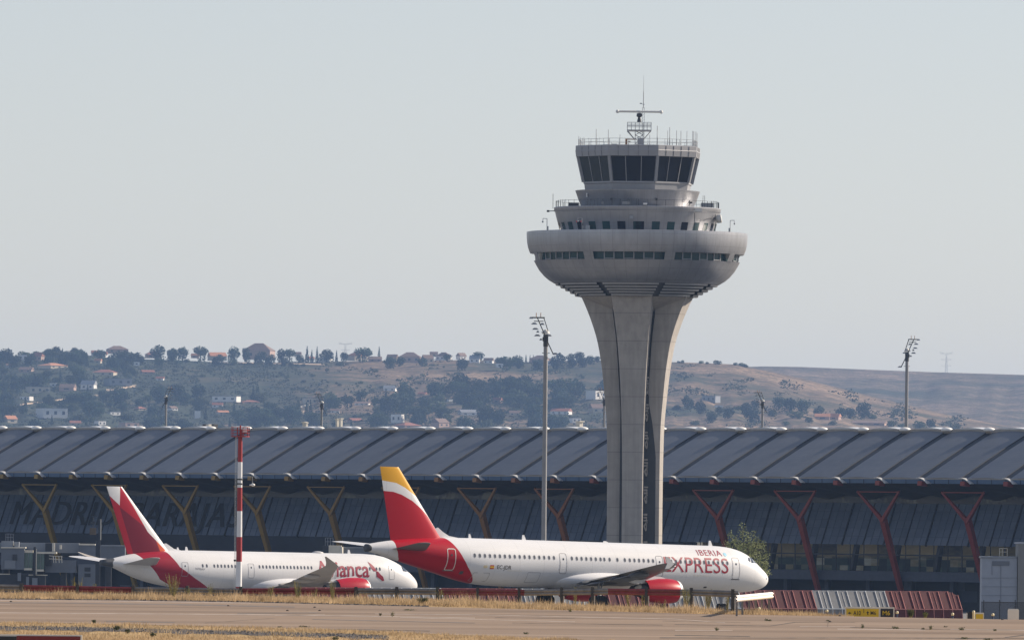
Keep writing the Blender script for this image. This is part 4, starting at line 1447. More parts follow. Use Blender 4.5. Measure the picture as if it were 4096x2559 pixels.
# chimneys and plant on the ridge: (photo x, top y, width px)
mm('chimney_cream', (0.60, 0.57, 0.50), 0.6, var=0.1)
def ridge_at(px):
    best = min(range(20 * K0, 20 * K1), key=lambda q: abs(proj_term(q * PIT / 20, W_ + 4)[0] - px))
    return best * PIT / 20
def proj_term(xl, yl, z=20):
    w = Matrix.Rotation(-PHI, 4, 'Z') @ Vector((xl, yl, 0)) + Vector((t0.x, t0.y, 0))
    u, v = w.x / w.y, (z - CZ) / w.y
    return U0 + F * (u * cr + v * sr), V0 - F * (v * cr - u * sr)
for px, py, wpx in ((1218, 1690, 11), (1228, 1692, 9), (1352, 1677, 9), (1366, 1676, 10), (2316, 1687, 18)):
    xl = ridge_at(px)
    z1 = zpx(py, px, xl, W_ + 4)
    b = MB(); wm = wpx / 23
    b.box((xl, W_ + 4, (EZ + H_ + z1) / 2 - 1.0), (wm, wm, z1 - EZ - H_ + 2.0))
    b.box((xl, W_ + 4, z1 + 0.08), (wm * 1.5, wm * 1.5, 0.16))
    b.build('chimney', M['chimney_cream'], term)
for px, wpx in ((822, 22), (838, 16), (856, 18)):
    xl = ridge_at(px)
    b = MB(); b.box((xl, W_ + 4, EZ + H_ + 0.7), (wpx / 23 * 0.8, 0.9, 1.0))
    b.build('roof_plant', M['dark_metal'] if wpx > 17 else M['chimney_cream'], term)
# ---------------------------------------------------------------- ground sheet
def lin(tab, x):
    if x <= tab[0][0]: return tab[0][1]
    for (a, ya), (b_, yb) in zip(tab, tab[1:]):
        if x <= b_: return ya + (yb - ya) * (x - a) / (b_ - a)
    return tab[-1][1]
CREST = [(-80, 487), (-26.7, 485), (-4.5, 480), (3.3, 470), (9.8, 462), (16.3, 456), (26.7, 452), (80, 448)]
def plane_z(Y): return CZ - (6.24 - 0.0107 * (Y - 400))
BACK = [(0, 0.0), (6, -0.35), (40, -1.2), (140, -3.0)]
APRON = [(640, 0.3), (700, 0.25), (790, 0.05), (815, -0.8), (850, -2.3), (1286, -6.1), (1400, -7), (2300, -7), (8500, 42), (17000, 42)]
def ground_z(X, Y):
    c = lin(CREST, X)
    if Y <= 300: return 1.9
    if Y <= 330: return 1.9 + (plane_z(330) - 1.9) * (Y - 300) / 30
    if Y <= c: return plane_z(Y)
    if Y >= 660: return lin(APRON, Y) - (1.6 * max(0, min(1, (X - 23) / 6)) * max(0, min(1, (900 - Y) / 60)) if Y < 900 else 0)
    z = plane_z(c) + lin(BACK, Y - c)
    t = max(0, min(1, (Y - 560) / 100))
    e_ = max(0, min(1, (X - 23) / 6)) * max(0, min(1, (Y - 500) / 60))
    return z * (1 - t) + 0.3 * t - 1.0 * e_
xs = [-3400, -900, -400, -200, -120, -80] + [-60 + 3 * i for i in range(41)] + [80, 120, 200, 400, 900, 3400]
ys = [-200, 0, 150, 300, 330, 360] + [380 + 2.0 * i for i in range(75)] + [540, 560, 590, 620, 660, 700, 760, 790, 815, 850, 950, 1100, 1286, 1400, 1800, 2300, 4500, 8500, 11000, 16000]
n = NT('soil_and_apron')
x, y, z = n.xyz()
a = n.noise(0.25, 6); a2 = n.noise(2.2, 4)
soil = n.mix(n.ramp(a, [(0.3, 0.0), (0.7, 1.0)]), (0.36, 0.245, 0.11), (0.46, 0.325, 0.155))
soil = n.mix(n.m2('MULTIPLY', n.ramp(a2, [(0.5, 0.0), (0.75, 1.0)]), 0.5), soil, (0.25, 0.175, 0.09))
apr = n.mix(n.ramp(a, [(0.3, 0.0), (0.7, 1.0)]), (0.17, 0.165, 0.155), (0.22, 0.21, 0.195))
field = n.mix(n.ramp(n.noise(0.004, 5), [(0.42, 0.0), (0.6, 1.0)]), (0.07, 0.075, 0.045), (0.20, 0.15, 0.10))
apr = n.mix(n.m2('GREATER_THAN', y, 1760.0), apr, field)
n.fin(n.mix(n.m2('GREATER_THAN', y, 640.0), soil, apr), 0.95, 0, 0.2)
b = MB()
vs = [(X, Y, ground_z(X, Y)) for Y in ys for X in xs]
m_ = len(xs)
b.add(vs, [(j * m_ + i, j * m_ + i + 1, (j + 1) * m_ + i + 1, (j + 1) * m_ + i) for j in range(len(ys) - 1) for i in range(m_ - 1)])
g = b.build('ground', n.m)
tag(g, kind='structure')

# ---------------------------------------------------------------- hills
SKY1 = [(-700, 1440), (-200, 1432), (0, 1428), (200, 1412), (400, 1424), (560, 1436), (700, 1440), (850, 1447), (1100, 1450), (1400, 1444), (1700, 1440), (1900, 1440), (2100, 1448), (2350, 1441), (2500, 1441), (2700, 1448), (2850, 1453), (2950, 1458), (3000, 1470), (3080, 1486), (3200, 1512), (3350, 1550), (3550, 1600), (3800, 1660), (4096, 1715), (4800, 1790)]
SKY2 = [(-800, 1470), (2200, 1468), (2900, 1470), (3050, 1465), (3200, 1467), (3400, 1475), (3700, 1487), (4096, 1499), (4900, 1515)]
YF = 1795.0
DA, DB = 8800.0, 10200.0
def hill1(px, py):
    t = (YF - py) / (YF - lin(SKY1, px))
    t = max(0.0, min(1.15, t))
    w = noise.noise(Vector((px * 0.006, t * 3.0, 1.3))) * 60 + noise.noise(Vector((px * 0.02, t * 6.0, 4.1))) * 26
    gul = -abs(noise.noise(Vector((px * 0.010 + t * 1.2, 0.5, 9.0)))) * 90 * math.sin(math.pi * min(1, t))
    D = DA + (DB - DA) * t ** 1.1 + (w + gul) * min(1, 3 * t) * min(1, max(0, (1 - t) * 4))
    return P(px, py, D)
def hill_mat(name, cols, scrub=False):
    n = NT(name)
    big = n.noise(0.0045, 5, n.mapv(n.co(), (1.0, 1.0, 3.0)))
    fine = n.noise(0.032, 5, n.mapv(n.co(), (1.0, 1.0, 2.0)))
    f_ = n.m2('ADD', n.m2('MULTIPLY', big, 0.62), n.m2('MULTIPLY', fine, 0.38))
    if scrub:
        x = n.xyz()[0]
        f_ = n.m2('SUBTRACT', f_, n.curve(x, [(-1500, 0.13), (-380, 0.13), (-260, 0.10), (-190, 0.0), (-90, -0.025), (60, 0.0), (120, 0.03), (160, -0.02), (1500, -0.03)]))
    else:
        f_ = n.m2('SUBTRACT', f_, n.curve(n.xyz()[2], [(60, -0.01), (135, -0.01), (158, 0.03), (185, 0.04), (260, 0.03)]))
    c = n.ramp(f_, cols)
    sp = n.noise(0.25, 3)
    c = n.mix(n.m2('MULTIPLY', n.ramp(sp, [(0.46, 0.0), (0.58, 1.0)]), 0.6), c, (0.045, 0.052, 0.034))
    dots = n.noise(0.07, 3)
    c = n.mix(n.m2('MULTIPLY', n.ramp(dots, [(0.56, 0.0), (0.62, 1.0)]), 0.65), c, (0.045, 0.055, 0.03))
    n.bump(fine, 0.6, 8.0)
    return n.fin(c, 0.95, 0, 0.1)
H1 = hill_mat('scrub_hillside', [(0.38, (0.045, 0.055, 0.036)), (0.46, (0.095, 0.085, 0.055)), (0.53, (0.20, 0.14, 0.10)), (0.63, (0.34, 0.235, 0.16))], True)
H2 = hill_mat('dry_hillside', [(0.38, (0.06, 0.065, 0.05)), (0.47, (0.15, 0.12, 0.09)), (0.55, (0.23, 0.17, 0.13)), (0.64, (0.35, 0.255, 0.185))])
b = MB(); b.smooth = True
pxs = [-700 + 20 * i for i in range(276)]
nt = 44
vs = []
for j in range(nt + 5):
    for px in pxs:
        ys_ = lin(SKY1, px)
        if j <= nt:
            vs.append(hill1(px, YF + (ys_ - YF) * j / nt))
        else:
            p = hill1(px, ys_).copy()
            p.y += (j - nt) * 300
            p.x *= p.y / (p.y - (j - nt) * 300)
            p.z -= (j - nt) ** 2 * 1.2
            vs.append(p)
m_ = len(pxs)
b.add(vs, [(j * m_ + i, j * m_ + i + 1, (j + 1) * m_ + i + 1, (j + 1) * m_ + i) for j in range(nt + 4) for i in range(m_ - 1)])
tag(b.build('hill', H1), kind='structure')
def hill2(px, py):
    t = (1730.0 - py) / (1730.0 - lin(SKY2, px))
    w = noise.noise(Vector((px * 0.005, t * 2.5, 7.3))) * 110 + noise.noise(Vector((px * 0.018, t * 5.0, 2.1))) * 40
    gul = -abs(noise.noise(Vector((px * 0.009 - t * 0.8, 3.5, 2.0)))) * 110 * math.sin(math.pi * max(0, min(1, t)))
    D = 11300 + 1700 * max(0, t) ** 1.1 + (w + gul) * min(1, 3 * max(0, t)) * min(1, max(0, (1 - t) * 4))
    return P(px, py, D)
b = MB(); b.smooth = True
pxs2 = [2300 + 20 * i for i in range(130)]
vs = []
for j in range(41):
    for px in pxs2:
        if j <= 36:
            vs.append(hill2(px, 1730 + (lin(SKY2, px) - 1730) * j / 36))
        else:
            p = hill2(px, lin(SKY2, px)); k = j - 36
            p.x *= (p.y + 250 * k) / p.y; p.y += 250 * k; p.z -= k * k * 1.5
            vs.append(p)
m_ = len(pxs2)
b.add(vs, [(j * m_ + i, j * m_ + i + 1, (j + 1) * m_ + i + 1, (j + 1) * m_ + i) for j in range(40) for i in range(m_ - 1)])
tag(b.build('far_hill', H2), kind='structure')

HS = [
 (1035, 1435, 112, 62, 'plaster_pink', 'tile_brown', 'large house with a broad brown-red roof, highest on the hill crest', 'hip', 2),
 (90, 1440, 34, 22, 'plaster_white', 'roof_grey', 'flat pale house at the far left end of the hill crest', 'flat', 2),
 (155, 1442, 36, 34, 'plaster_pink', 'tile_red', 'red-roofed house beside the stone pine at left of the hill crest', 'gable', 2),
 (380, 1424, 28, 24, 'plaster_white', 'tile_red', 'white gabled house between dark trees on the left crest', 'gable', 2),
 (414, 1428, 26, 24, 'plaster_white', 'tile_red', 'white house with red roof, second of the white pair on the left crest', 'gable', 2),
 (392, 1452, 26, 20, 'plaster_cream', 'tile_orange', 'small cream house just under the white pair on the left crest', 'gable', 1),
 (468, 1412, 80, 30, 'plaster_pink', 'tile_brown', 'long brown-roofed house with chimney behind trees on the left crest', 'hip', 3),
 (610, 1430, 54, 26, 'plaster_pink', 'tile_red', 'red-roofed house behind the tall round tree on the crest', 'hip', 2),
 (780, 1430, 28, 18, 'plaster_pink', 'tile_orange', 'orange-roofed house left of the round crest pine', 'gable', 1),
 (868, 1440, 66, 32, 'plaster_cream', 'tile_orange', 'cream villa with orange roof below the big crest house', 'gable', 2),
 (1190, 1424, 28, 18, 'plaster_white', 'tile_brown', 'small house with a slanting white gable near the cypresses', 'gable', 1),
 (1245, 1440, 22, 16, 'plaster_white', 'tile_red', 'tiny white house beside the twin cypresses', 'gable', 1),
 (1302, 1448, 46, 20, 'plaster_white', 'roof_grey', 'low white flat-roofed house right of the cypresses', 'flat', 2),
 (1430, 1440, 70, 34, 'plaster_cream', 'tile_orange', 'orange-roofed house under the umbrella pine', 'hip', 2),
 (1500, 1446, 50, 22, 'plaster_pink', 'tile_brown', 'low brown-roofed house right of the umbrella pine', 'gable', 2),
 (1570, 1440, 40, 24, 'plaster_cream', 'tile_brown', 'pale cream house at the left end of the villa row', 'gable', 1),
 (1640, 1448, 84, 40, 'plaster_pink', 'tile_brown', 'wide brown-roofed villa in the row on the crest', 'hip', 3),
 (1710, 1450, 40, 32, 'plaster_cream', 'tile_brown', 'narrow brown-roofed villa left of the white villa', 'gable', 2),
 (1775, 1440, 54, 32, 'plaster_white', 'tile_brown', 'bright white two-storey villa on the crest', 'hip', 3),
 (1845, 1436, 34, 26, 'plaster_white', 'tile_brown', 'small white villa with dark roof next to the bright white villa', 'gable', 2),
 (1900, 1450, 40, 30, 'plaster_white', 'roof_grey', 'white villa in front of the pointed crest tree', 'gable', 2),
 (1998, 1470, 30, 18, 'plaster_white', 'tile_red', 'low white shed at the edge of the bare slope', 'flat', 1),
 (2160, 1450, 70, 30, 'plaster_pink', 'tile_brown', 'brown-roofed house behind the tall floodlight mast', 'hip', 2),
 (2205, 1460, 40, 18, 'plaster_white', 'tile_red', 'low white house just right of the tall floodlight mast', 'flat', 2),
 (210, 1472, 100, 22, 'plaster_cream', 'tile_orange', 'long house with a wide shallow orange roof on the left hillside', 'hip', 3),
 (105, 1488, 52, 22, 'plaster_pink', 'tile_brown', 'pinkish house at left below the crest', 'gable', 2),
 (420, 1500, 88, 24, 'plaster_cream', 'tile_red', 'house with a wide dark red roof on the left slope', 'hip', 3),
 (590, 1494, 50, 16, 'plaster_pink', 'tile_red', 'small red-roofed house right of the wide dark red roof', 'gable', 2),
 (470, 1540, 96, 26, 'roof_grey', 'roof_grey', 'long grey modern house on the left slope', 'flat', 3),
 (355, 1556, 56, 36, 'plaster_white', 'roof_grey', 'white house with a steep grey roof on the left slope', 'gable', 2),
 (270, 1562, 60, 28, 'plaster_pink', 'tile_brown', 'brown-roofed house with white gable wall on the left slope', 'gable', 1),
 (150, 1572, 84, 26, 'plaster_cream', 'roof_grey', 'grey terraced house at left of the slope', 'flat', 3),
 (215, 1548, 26, 18, 'plaster_white', 'roof_grey', 'tiny white arched outbuilding on the left slope', 'flat', 1),
 (106, 1600, 44, 16, 'plaster_white', 'roof_grey', 'low white pavilion with three openings on the left slope', 'flat', 3),
 (205, 1670, 105, 38, 'plaster_white', 'roof_grey', 'large white cubic house low on the left slope', 'flat', 3),
 (400, 1700, 38, 18, 'plaster_white', 'roof_grey', 'pale blue-grey cabin low on the left slope', 'flat', 2),
 (515, 1708, 66, 20, 'plaster_pink', 'roof_grey', 'low pinkish building just above the terminal roof at left', 'flat', 2),
 (450, 1658, 50, 12, 'plaster_white', 'roof_grey', 'flat white canopy house on the lower left slope', 'flat', 2),
 (905, 1605, 100, 22, 'plaster_white', 'roof_grey', 'long pale blue flat house in the hollow', 'flat', 3),
 (870, 1628, 40, 20, 'plaster_white', 'tile_red', 'white house with small red roof in the hollow', 'gable', 2),
 (790, 1672, 20, 30, 'plaster_white', 'roof_grey', 'narrow white tower house in the hollow', 'flat', 1),
 (890, 1655, 44, 16, 'plaster_cream', 'tile_orange', 'cream house with orange roof in the hollow', 'gable', 2),
 (1000, 1612, 64, 14, 'plaster_pink', 'tile_red', 'low pink house right of the long pale blue house', 'hip', 2),
 (1240, 1615, 54, 24, 'plaster_cream', 'roof_grey', 'cream house beside the white retaining wall', 'flat', 2),
 (1450, 1618, 56, 14, 'plaster_white', 'tile_brown', 'long low white house at the middle of the slope', 'gable', 3),
 (1560, 1562, 48, 22, 'plaster_white', 'roof_grey', 'white house with a glinting gable under the bare slope', 'gable', 2),
 (1690, 1580, 30, 14, 'plaster_pink', 'tile_red', 'tiny red-roofed house among pines mid slope', 'gable', 1),
 (1990, 1610, 34, 22, 'plaster_pink', 'tile_red', 'red-roofed house among pines right of the middle', 'gable', 1),
 (1870, 1660, 66, 24, 'plaster_white', 'roof_grey', 'grey-roofed white house among the lower trees', 'gable', 2),
 (1590, 1690, 44, 34, 'plaster_white', 'roof_grey', 'pale blue-grey square house among the lower trees', 'flat', 2),
 (1630, 1712, 90, 24, 'plaster_pink', 'tile_red', 'house with a broad dark red roof just above the terminal ridge', 'hip', 2),
 (1760, 1708, 60, 36, 'plaster_pink', 'tile_brown', 'brown-roofed house with a steep roof just above the terminal ridge', 'gable', 2),
 (2245, 1655, 74, 24, 'plaster_white', 'tile_red', 'long white house with a thin red roof left of the control tower', 'gable', 3),
 (2385, 1595, 68, 34, 'plaster_white', 'roof_grey', 'pale square house touching the left edge of the tower shaft', 'flat', 2),
 (2390, 1650, 60, 36, 'plaster_cream', 'tile_brown', 'dark-roofed house low beside the tower shaft', 'gable', 2),
 (2845, 1608, 60, 26, 'roof_grey', 'roof_grey', 'dark grey house at the foot of the right hill', 'flat', 3),
 (2875, 1632, 32, 14, 'plaster_white', 'tile_brown', 'small white box house at the foot of the right hill', 'flat', 1),
 (2955, 1636, 40, 20, 'plaster_pink', 'tile_brown', 'brownish house between trees at the foot of the right hill', 'gable', 1),
 (3290, 1678, 58, 26, 'plaster_pink', 'tile_orange', 'orange-roofed house, left of the bright pair at right', 'gable', 1),
 (3340, 1678, 42, 26, 'plaster_pink', 'tile_orange', 'orange-roofed house with pointed gable, right of the bright pair', 'gable', 1),
 (3480, 1700, 130, 20, 'plaster_pink', 'tile_brown', 'long brown barn at the right foot of the hill', 'gable', 2),
 (3605, 1706, 26, 10, 'plaster_white', 'roof_grey', 'tiny white shed beside the right floodlight mast', 'flat', 1),
 (40, 1468, 30, 16, 'plaster_white', 'tile_brown', 'white house half sunk in trees at the extreme left', 'gable', 1),
 (545, 1462, 24, 16, 'plaster_white', 'roof_grey', 'tiny white cube house under the long crest pine', 'flat', 1),
 (640, 1520, 30, 16, 'plaster_white', 'tile_red', 'small white house with red roof on the dark middle slope', 'gable', 1),
 (690, 1640, 34, 18, 'plaster_white', 'tile_brown', 'white house with brown roof right of the left ridge mast', 'gable', 2),
 (560, 1640, 40, 16, 'plaster_cream', 'tile_red', 'cream house with red roof left of the left ridge mast', 'hip', 2),
 (300, 1700, 44, 20, 'plaster_cream', 'tile_red', 'cream house with red roof right of the large white cube', 'gable', 2),
 (40, 1690, 46, 30, 'plaster_cream', 'tile_orange', 'tan house cut by the left edge above the terminal', 'gable', 1),
 (1340, 1650, 36, 18, 'plaster_white', 'tile_brown', 'white house with brown roof right of the cream chimneys', 'gable', 2),
 (1420, 1690, 50, 20, 'plaster_pink', 'tile_red', 'pink house with red roof behind the ridge right of the chimneys', 'gable', 2),
 (1800, 1605, 20, 10, 'plaster_white', 'roof_grey', 'tiny bright white hut among the middle pines', 'flat', 1),
 (2060, 1660, 44, 20, 'plaster_cream', 'tile_brown', 'cream house low among the trees left of the tall mast', 'gable', 2),
 (2300, 1690, 40, 20, 'plaster_white', 'roof_grey', 'white house just above the ridge left of the tower shaft', 'flat', 2),
 (1735, 1425, 30, 20, 'plaster_cream', 'tile_brown', 'cream house behind the bright white villa', 'gable', 1),
 (1955, 1452, 36, 22, 'plaster_white', 'tile_brown', 'white house right of the pointed crest tree', 'gable', 2),
]
def clear_of_houses(px, py, w):
    for h in HS:
        if abs(px - h[0]) < h[2] * 0.62 + w * 0.36 and h[1] - 4 < py < h[1] + w * 0.85:
            return False
    return True
# ---------------------------------------------------------------- trees of the hillside
def leaf_mat(name, col, var=0.35):
    n = NT(name)
    oi = n.t.nodes.new('ShaderNodeObjectInfo')
    a = n.noise(0.5, 3)
    c = n.mix(n.ramp(a, [(0.3, 0.0), (0.7, 1.0)]), mul(col, 1 - var), mul(col, 1 + var))
    h = n.t.nodes.new('ShaderNodeHueSaturation')
    n.put(h.inputs['Hue'], n.m2('ADD', 0.47, n.m2('MULTIPLY', oi.outputs['Random'], 0.06)))
    n.put(h.inputs['Value'], n.m2('ADD', 0.7, n.m2('MULTIPLY', oi.outputs['Random'], 0.7)))
    n.put(h.inputs['Color'], c)
    m = n.fin(h.outputs[0], 0.8, 0, 0.2)
    t = n.t.nodes.new('ShaderNodeBsdfTranslucent'); n.put(t.inputs['Color'], h.outputs[0])
    x = n.t.nodes.new('ShaderNodeMixShader'); x.inputs[0].default_value = 0.3
    n.t.links.new(n.b.outputs[0], x.inputs[1]); n.t.links.new(t.outputs[0], x.inputs[2]); n.t.links.new(x.outputs[0], n.out.inputs[0])
    return m
M['leaf_pine'] = leaf_mat('leaf_pine', (0.045, 0.065, 0.032))
M['leaf_dark'] = leaf_mat('leaf_dark', (0.038, 0.055, 0.035))
M['leaf_olive'] = leaf_mat('leaf_olive', (0.085, 0.10, 0.05))
mm('bark', (0.11, 0.08, 0.055), 0.9, var=0.2)
rt = random.Random(11)
def crown(b, blobs, count, size, rr):
    """leaf clumps on and inside the lobes of a crown"""
    tot = sum(r[3] * r[4] for r in blobs)
    for cx, cy, cz, rx, rz in blobs:
        for _ in range(int(count * rx * rz / tot)):
            while True:
                d = Vector((rr.uniform(-1, 1), rr.uniform(-1, 1), rr.uniform(-1, 1)))
                if 0.05 < d.length < 1: break
            q = d.normalized() * (0.55 + 0.45 * rr.random() ** 0.5) * rr.uniform(0.86, 1.10)
            c = Vector((cx + q.x * rx, cy + q.y * rx, cz + q.z * rz))
            s = size * rr.uniform(0.6, 1.3)
            u = Vector((rr.uniform(-1, 1), rr.uniform(-1, 1), rr.uniform(-0.7, 0.7))).normalized()
            w = u.cross(Vector((rr.uniform(-1, 1), rr.uniform(-1, 1), rr.uniform(-1, 1)))).normalized()
            b.add([c - u * s, c - w * s * 0.6, c + u * s, c + w * s * 0.6], [(0, 1, 2, 3)])
def tree_proto(kind, seed):
    rr = random.Random(seed)
    root = bpy.data.objects.new({'round': 'broad_tree', 'umbrella': 'stone_pine', 'cypress': 'cypress_tree', 'bush': 'hillside_bush'}[kind], None)
    b = MB(); c = MB()
    # unit width about 1, base at z = 0
    if kind == 'round':
        h = 1.0
        b.tube((0, 0, -0.1), (0.02, 0, 0.35), 0.045, 0.03, 6)
        for q in range(4):
            a = q * 1.6 + rr.random()
            b.tube((0.02, 0, 0.28), (0.26 * math.cos(a), 0.26 * math.sin(a), 0.6), 0.025, 0.01, 5)
        bl = [(0, 0, 0.52, 0.36, 0.42), (0.1, 0.1, 0.2, 0.34, 0.2)]
        for q in range(6):
            a = q * 1.05 + rr.random() * 0.6
            bl.append((0.24 * math.cos(a), 0.24 * math.sin(a), rr.uniform(0.28, 0.72), rr.uniform(0.18, 0.27), rr.uniform(0.17, 0.26)))
        crown(c, bl, 760, 0.058, rr); m = M['leaf_dark']
    elif kind == 'umbrella':
        b.tube((0, 0, -0.1), (0.03, 0, 0.5), 0.04, 0.03, 6)
        for q in range(5):
            a = q * 1.25 + rr.random()
            b.tube((0.03, 0, 0.42), (0.3 * math.cos(a), 0.3 * math.sin(a), 0.62), 0.022, 0.01, 5)
        bl = [(0, 0, 0.62, 0.44, 0.25), (0, 0.1, 0.25, 0.3, 0.2)]
        for q in range(6):
            a = q * 1.05 + rr.random() * 0.5
            bl.append((0.27 * math.cos(a), 0.27 * math.sin(a), rr.uniform(0.52, 0.68), 0.22, 0.16))
        crown(c, bl, 760, 0.052, rr); m = M['leaf_pine']
    elif kind == 'cypress':
        b.tube((0, 0, -0.1), (0, 0, 0.9), 0.06, 0.02, 6)
        bl = [(0, 0, 0.35 + 0.36 * q, (0.42 - 0.065 * q), 0.33) for q in range(6)]
        crown(c, bl, 420, 0.11, rr); m = M['leaf_dark']
    else:
        b.tube((0, 0, -0.1), (0, 0, 0.2), 0.03, 0.02, 5)
        bl = [(rr.uniform(-0.25, 0.25), rr.uniform(-0.25, 0.25), rr.uniform(0.16, 0.34), 0.26, 0.2) for q in range(6)]
        crown(c, bl, 420, 0.06, rr); m = M['leaf_olive']
    return b, c, m
PROTO = {}
def plant(kind, px, pbase, wpx, label, group, hill=hill1, scale_z=1.0):
    v = rt.randrange(3)
    key = (kind, v)
    nm = {'round': 'broad_tree', 'umbrella': 'stone_pine', 'cypress': 'cypress_tree', 'bush': 'hillside_bush'}[kind]
    cat = 'bush' if kind == 'bush' else 'tree'
    p = hill(px, pbase)
    s = wpx * p.y / F
    r = thing(nm, label, cat, (p.x, p.y, p.z - 0.05 * s), rt.uniform(0, 6.28), group)
    r.scale = (s, s, s * scale_z)
    if key not in PROTO:
        b, c, m = tree_proto(kind, 31 + v * 7 + len(kind))
        PROTO[key] = (b.build('trunk', M['bark'], r), c.build('crown', m, r))
    else:
        for o in PROTO[key]:
            q = o.copy(); COL.objects.link(q); q.parent = r
    return r
GS = 'trees on the skyline of the left hill'
for kind, px, top, w in [('round', 15, 1396, 60), ('round', 62, 1412, 62), ('round', 120, 1408, 60), ('umbrella', 200, 1392, 66), ('cypress', 250, 1390, 14), ('round', 268, 1397, 46), ('round', 318, 1390, 52), ('umbrella', 398, 1393, 66),
        ('round', 462, 1402, 70), ('umbrella', 505, 1396, 90), ('round', 555, 1404, 60), ('round', 632, 1374, 72), ('round', 690, 1387, 50), ('round', 730, 1380, 58), ('umbrella', 803, 1377, 68), ('round', 935, 1377, 56), ('round', 985, 1385, 40), ('round', 1040, 1400, 62), ('round', 1125, 1387, 42), ('umbrella', 1157, 1390, 58),
        ('cypress', 1228, 1380, 22), ('cypress', 1268, 1381, 18), ('cypress', 1247, 1396, 18), ('round', 1308, 1388, 66), ('cypress', 1346, 1398, 15), ('round', 1376, 1403, 40), ('umbrella', 1452, 1381, 82), ('cypress', 1516, 1385, 18), ('round', 1790, 1410, 40), ('round', 1850, 1426, 60), ('round', 1912, 1400, 54), ('umbrella', 2028, 1418, 78), ('round', 1995, 1424, 40), ('cypress', 2104, 1415, 12), ('cypress', 2120, 1418, 10), ('cypress', 2133, 1417, 10),
        ('round', 2075, 1428, 50), ('round', 2150, 1430, 55), ('round', 2230, 1405, 78), ('round', 2288, 1427, 48), ('round', 2332, 1420, 54), ('round', 870, 1412, 60), ('round', 1080, 1412, 56), ('round', 1200, 1412, 46), ('round', 1560, 1418, 60), ('round', 1600, 1420, 50), ('round', 1690, 1424, 46)]:
    hpx = {'round': 0.98, 'umbrella': 0.9, 'cypress': 2.55}[kind] * w
    base = max(top + hpx * 0.93, lin(SKY1, px) + 2)
    sz = (base - top) / hpx
    plant(kind, px, base, w, {'round': 'dark round-crowned tree standing among the houses on the hill crest', 'umbrella': 'flat-topped stone pine standing among the houses on the hill crest', 'cypress': 'slim dark cypress rising above the hill crest'}[kind], {'round': GS, 'umbrella': 'stone pines on the hill crest', 'cypress': 'cypresses on the hill crest'}[kind], scale_z=sz)
GM = 'trees over the left hillside'
def scatter(nn, x0, x1, y0, y1, w0, w1, kinds, label, group, test=None):
    k = 0
    tries = 0
    while k < nn and tries < nn * 30:
        tries += 1
        px, py = rt.uniform(x0, x1), rt.uniform(y0, y1)
        if py < lin(SKY1, px) + 8 or (test and not test(px, py)): continue
        kd = rt.choice(kinds)
        w = rt.uniform(w0, w1) * (0.55 if kd == 'cypress' else 1)
        if not clear_of_houses(px, py, w): continue
        plant(kd, px, py, w if kd != 'cypress' else w * 0.6, label[kd], group[kd])
        k += 1
LB = {'round': 'dark round tree among the gardens and houses on the hazy left hillside', 'umbrella': 'low flat-crowned pine among the gardens on the hazy left hillside', 'cypress': 'narrow dark cypress among the houses on the hazy left hillside', 'bush': 'olive green bushy tree on the hazy left hillside'}
GB = {'round': GM, 'umbrella': 'pines over the left hillside', 'cypress': 'cypresses over the left hillside', 'bush': 'bushy trees over the left hillside'}
K4 = ['round', 'round', 'round', 'umbrella', 'bush', 'bush', 'bush', 'cypress']
scatter(90, -30, 640, 1440, 1590, 36, 72, K4, LB, GB, lambda x, y: y < 1600 - max(0, x - 330) * 0.42)
scatter(80, -30, 800, 1590, 1735, 40, 88, K4, LB, GB)
scatter(72, 800, 1560, 1600, 1735, 44, 92, ['round', 'bush', 'bush', 'umbrella', 'cypress'], LB, GB, lambda x, y: y > 1600 + 40 * math.sin(x * 0.012))
scatter(92, 1560, 2430, 1570, 1735, 54, 104, ['round', 'round', 'umbrella', 'bush', 'bush'], LB, GB)
scatter(150, -20, 2400, 1455, 1735, 12, 30, ['bush'], {'bush': 'low scrubby bush dotted over the left hill'}, {'bush': 'scrub bushes on the bare slope'})
def crest_row(nn, kinds, w0, w1, lab, grp):
    for k in range(nn):
        px = -30 + 2440 * (k + rt.random()) / nn
        kd = rt.choice(kinds)
        py, w = lin(SKY1, px) + rt.uniform(3, 20), rt.uniform(w0, w1)
        if clear_of_houses(px, py, w): plant(kd, px, py, w, lab[kd], grp[kd])
crest_row(74, ['bush', 'round', 'bush'], 26, 58, {'round': 'dark round tree in the green belt along the left hill crest', 'bush': 'bushy tree in the green belt along the left hill crest'}, {'round': 'trees in the crest belt', 'bush': 'bushy trees in the crest belt'})
LR = {'round': 'dark round tree at the foot of the dry right hill', 'bush': 'olive bushy tree at the foot of the dry right hill', 'umbrella': 'low pine at the foot of the dry right hill', 'cypress': 'slim cypress at the foot of the dry right hill'}
GR = {'round': 'trees below the right hill', 'bush': 'bushy trees below the right hill', 'umbrella': 'pines below the right hill', 'cypress': 'cypresses below the right hill'}
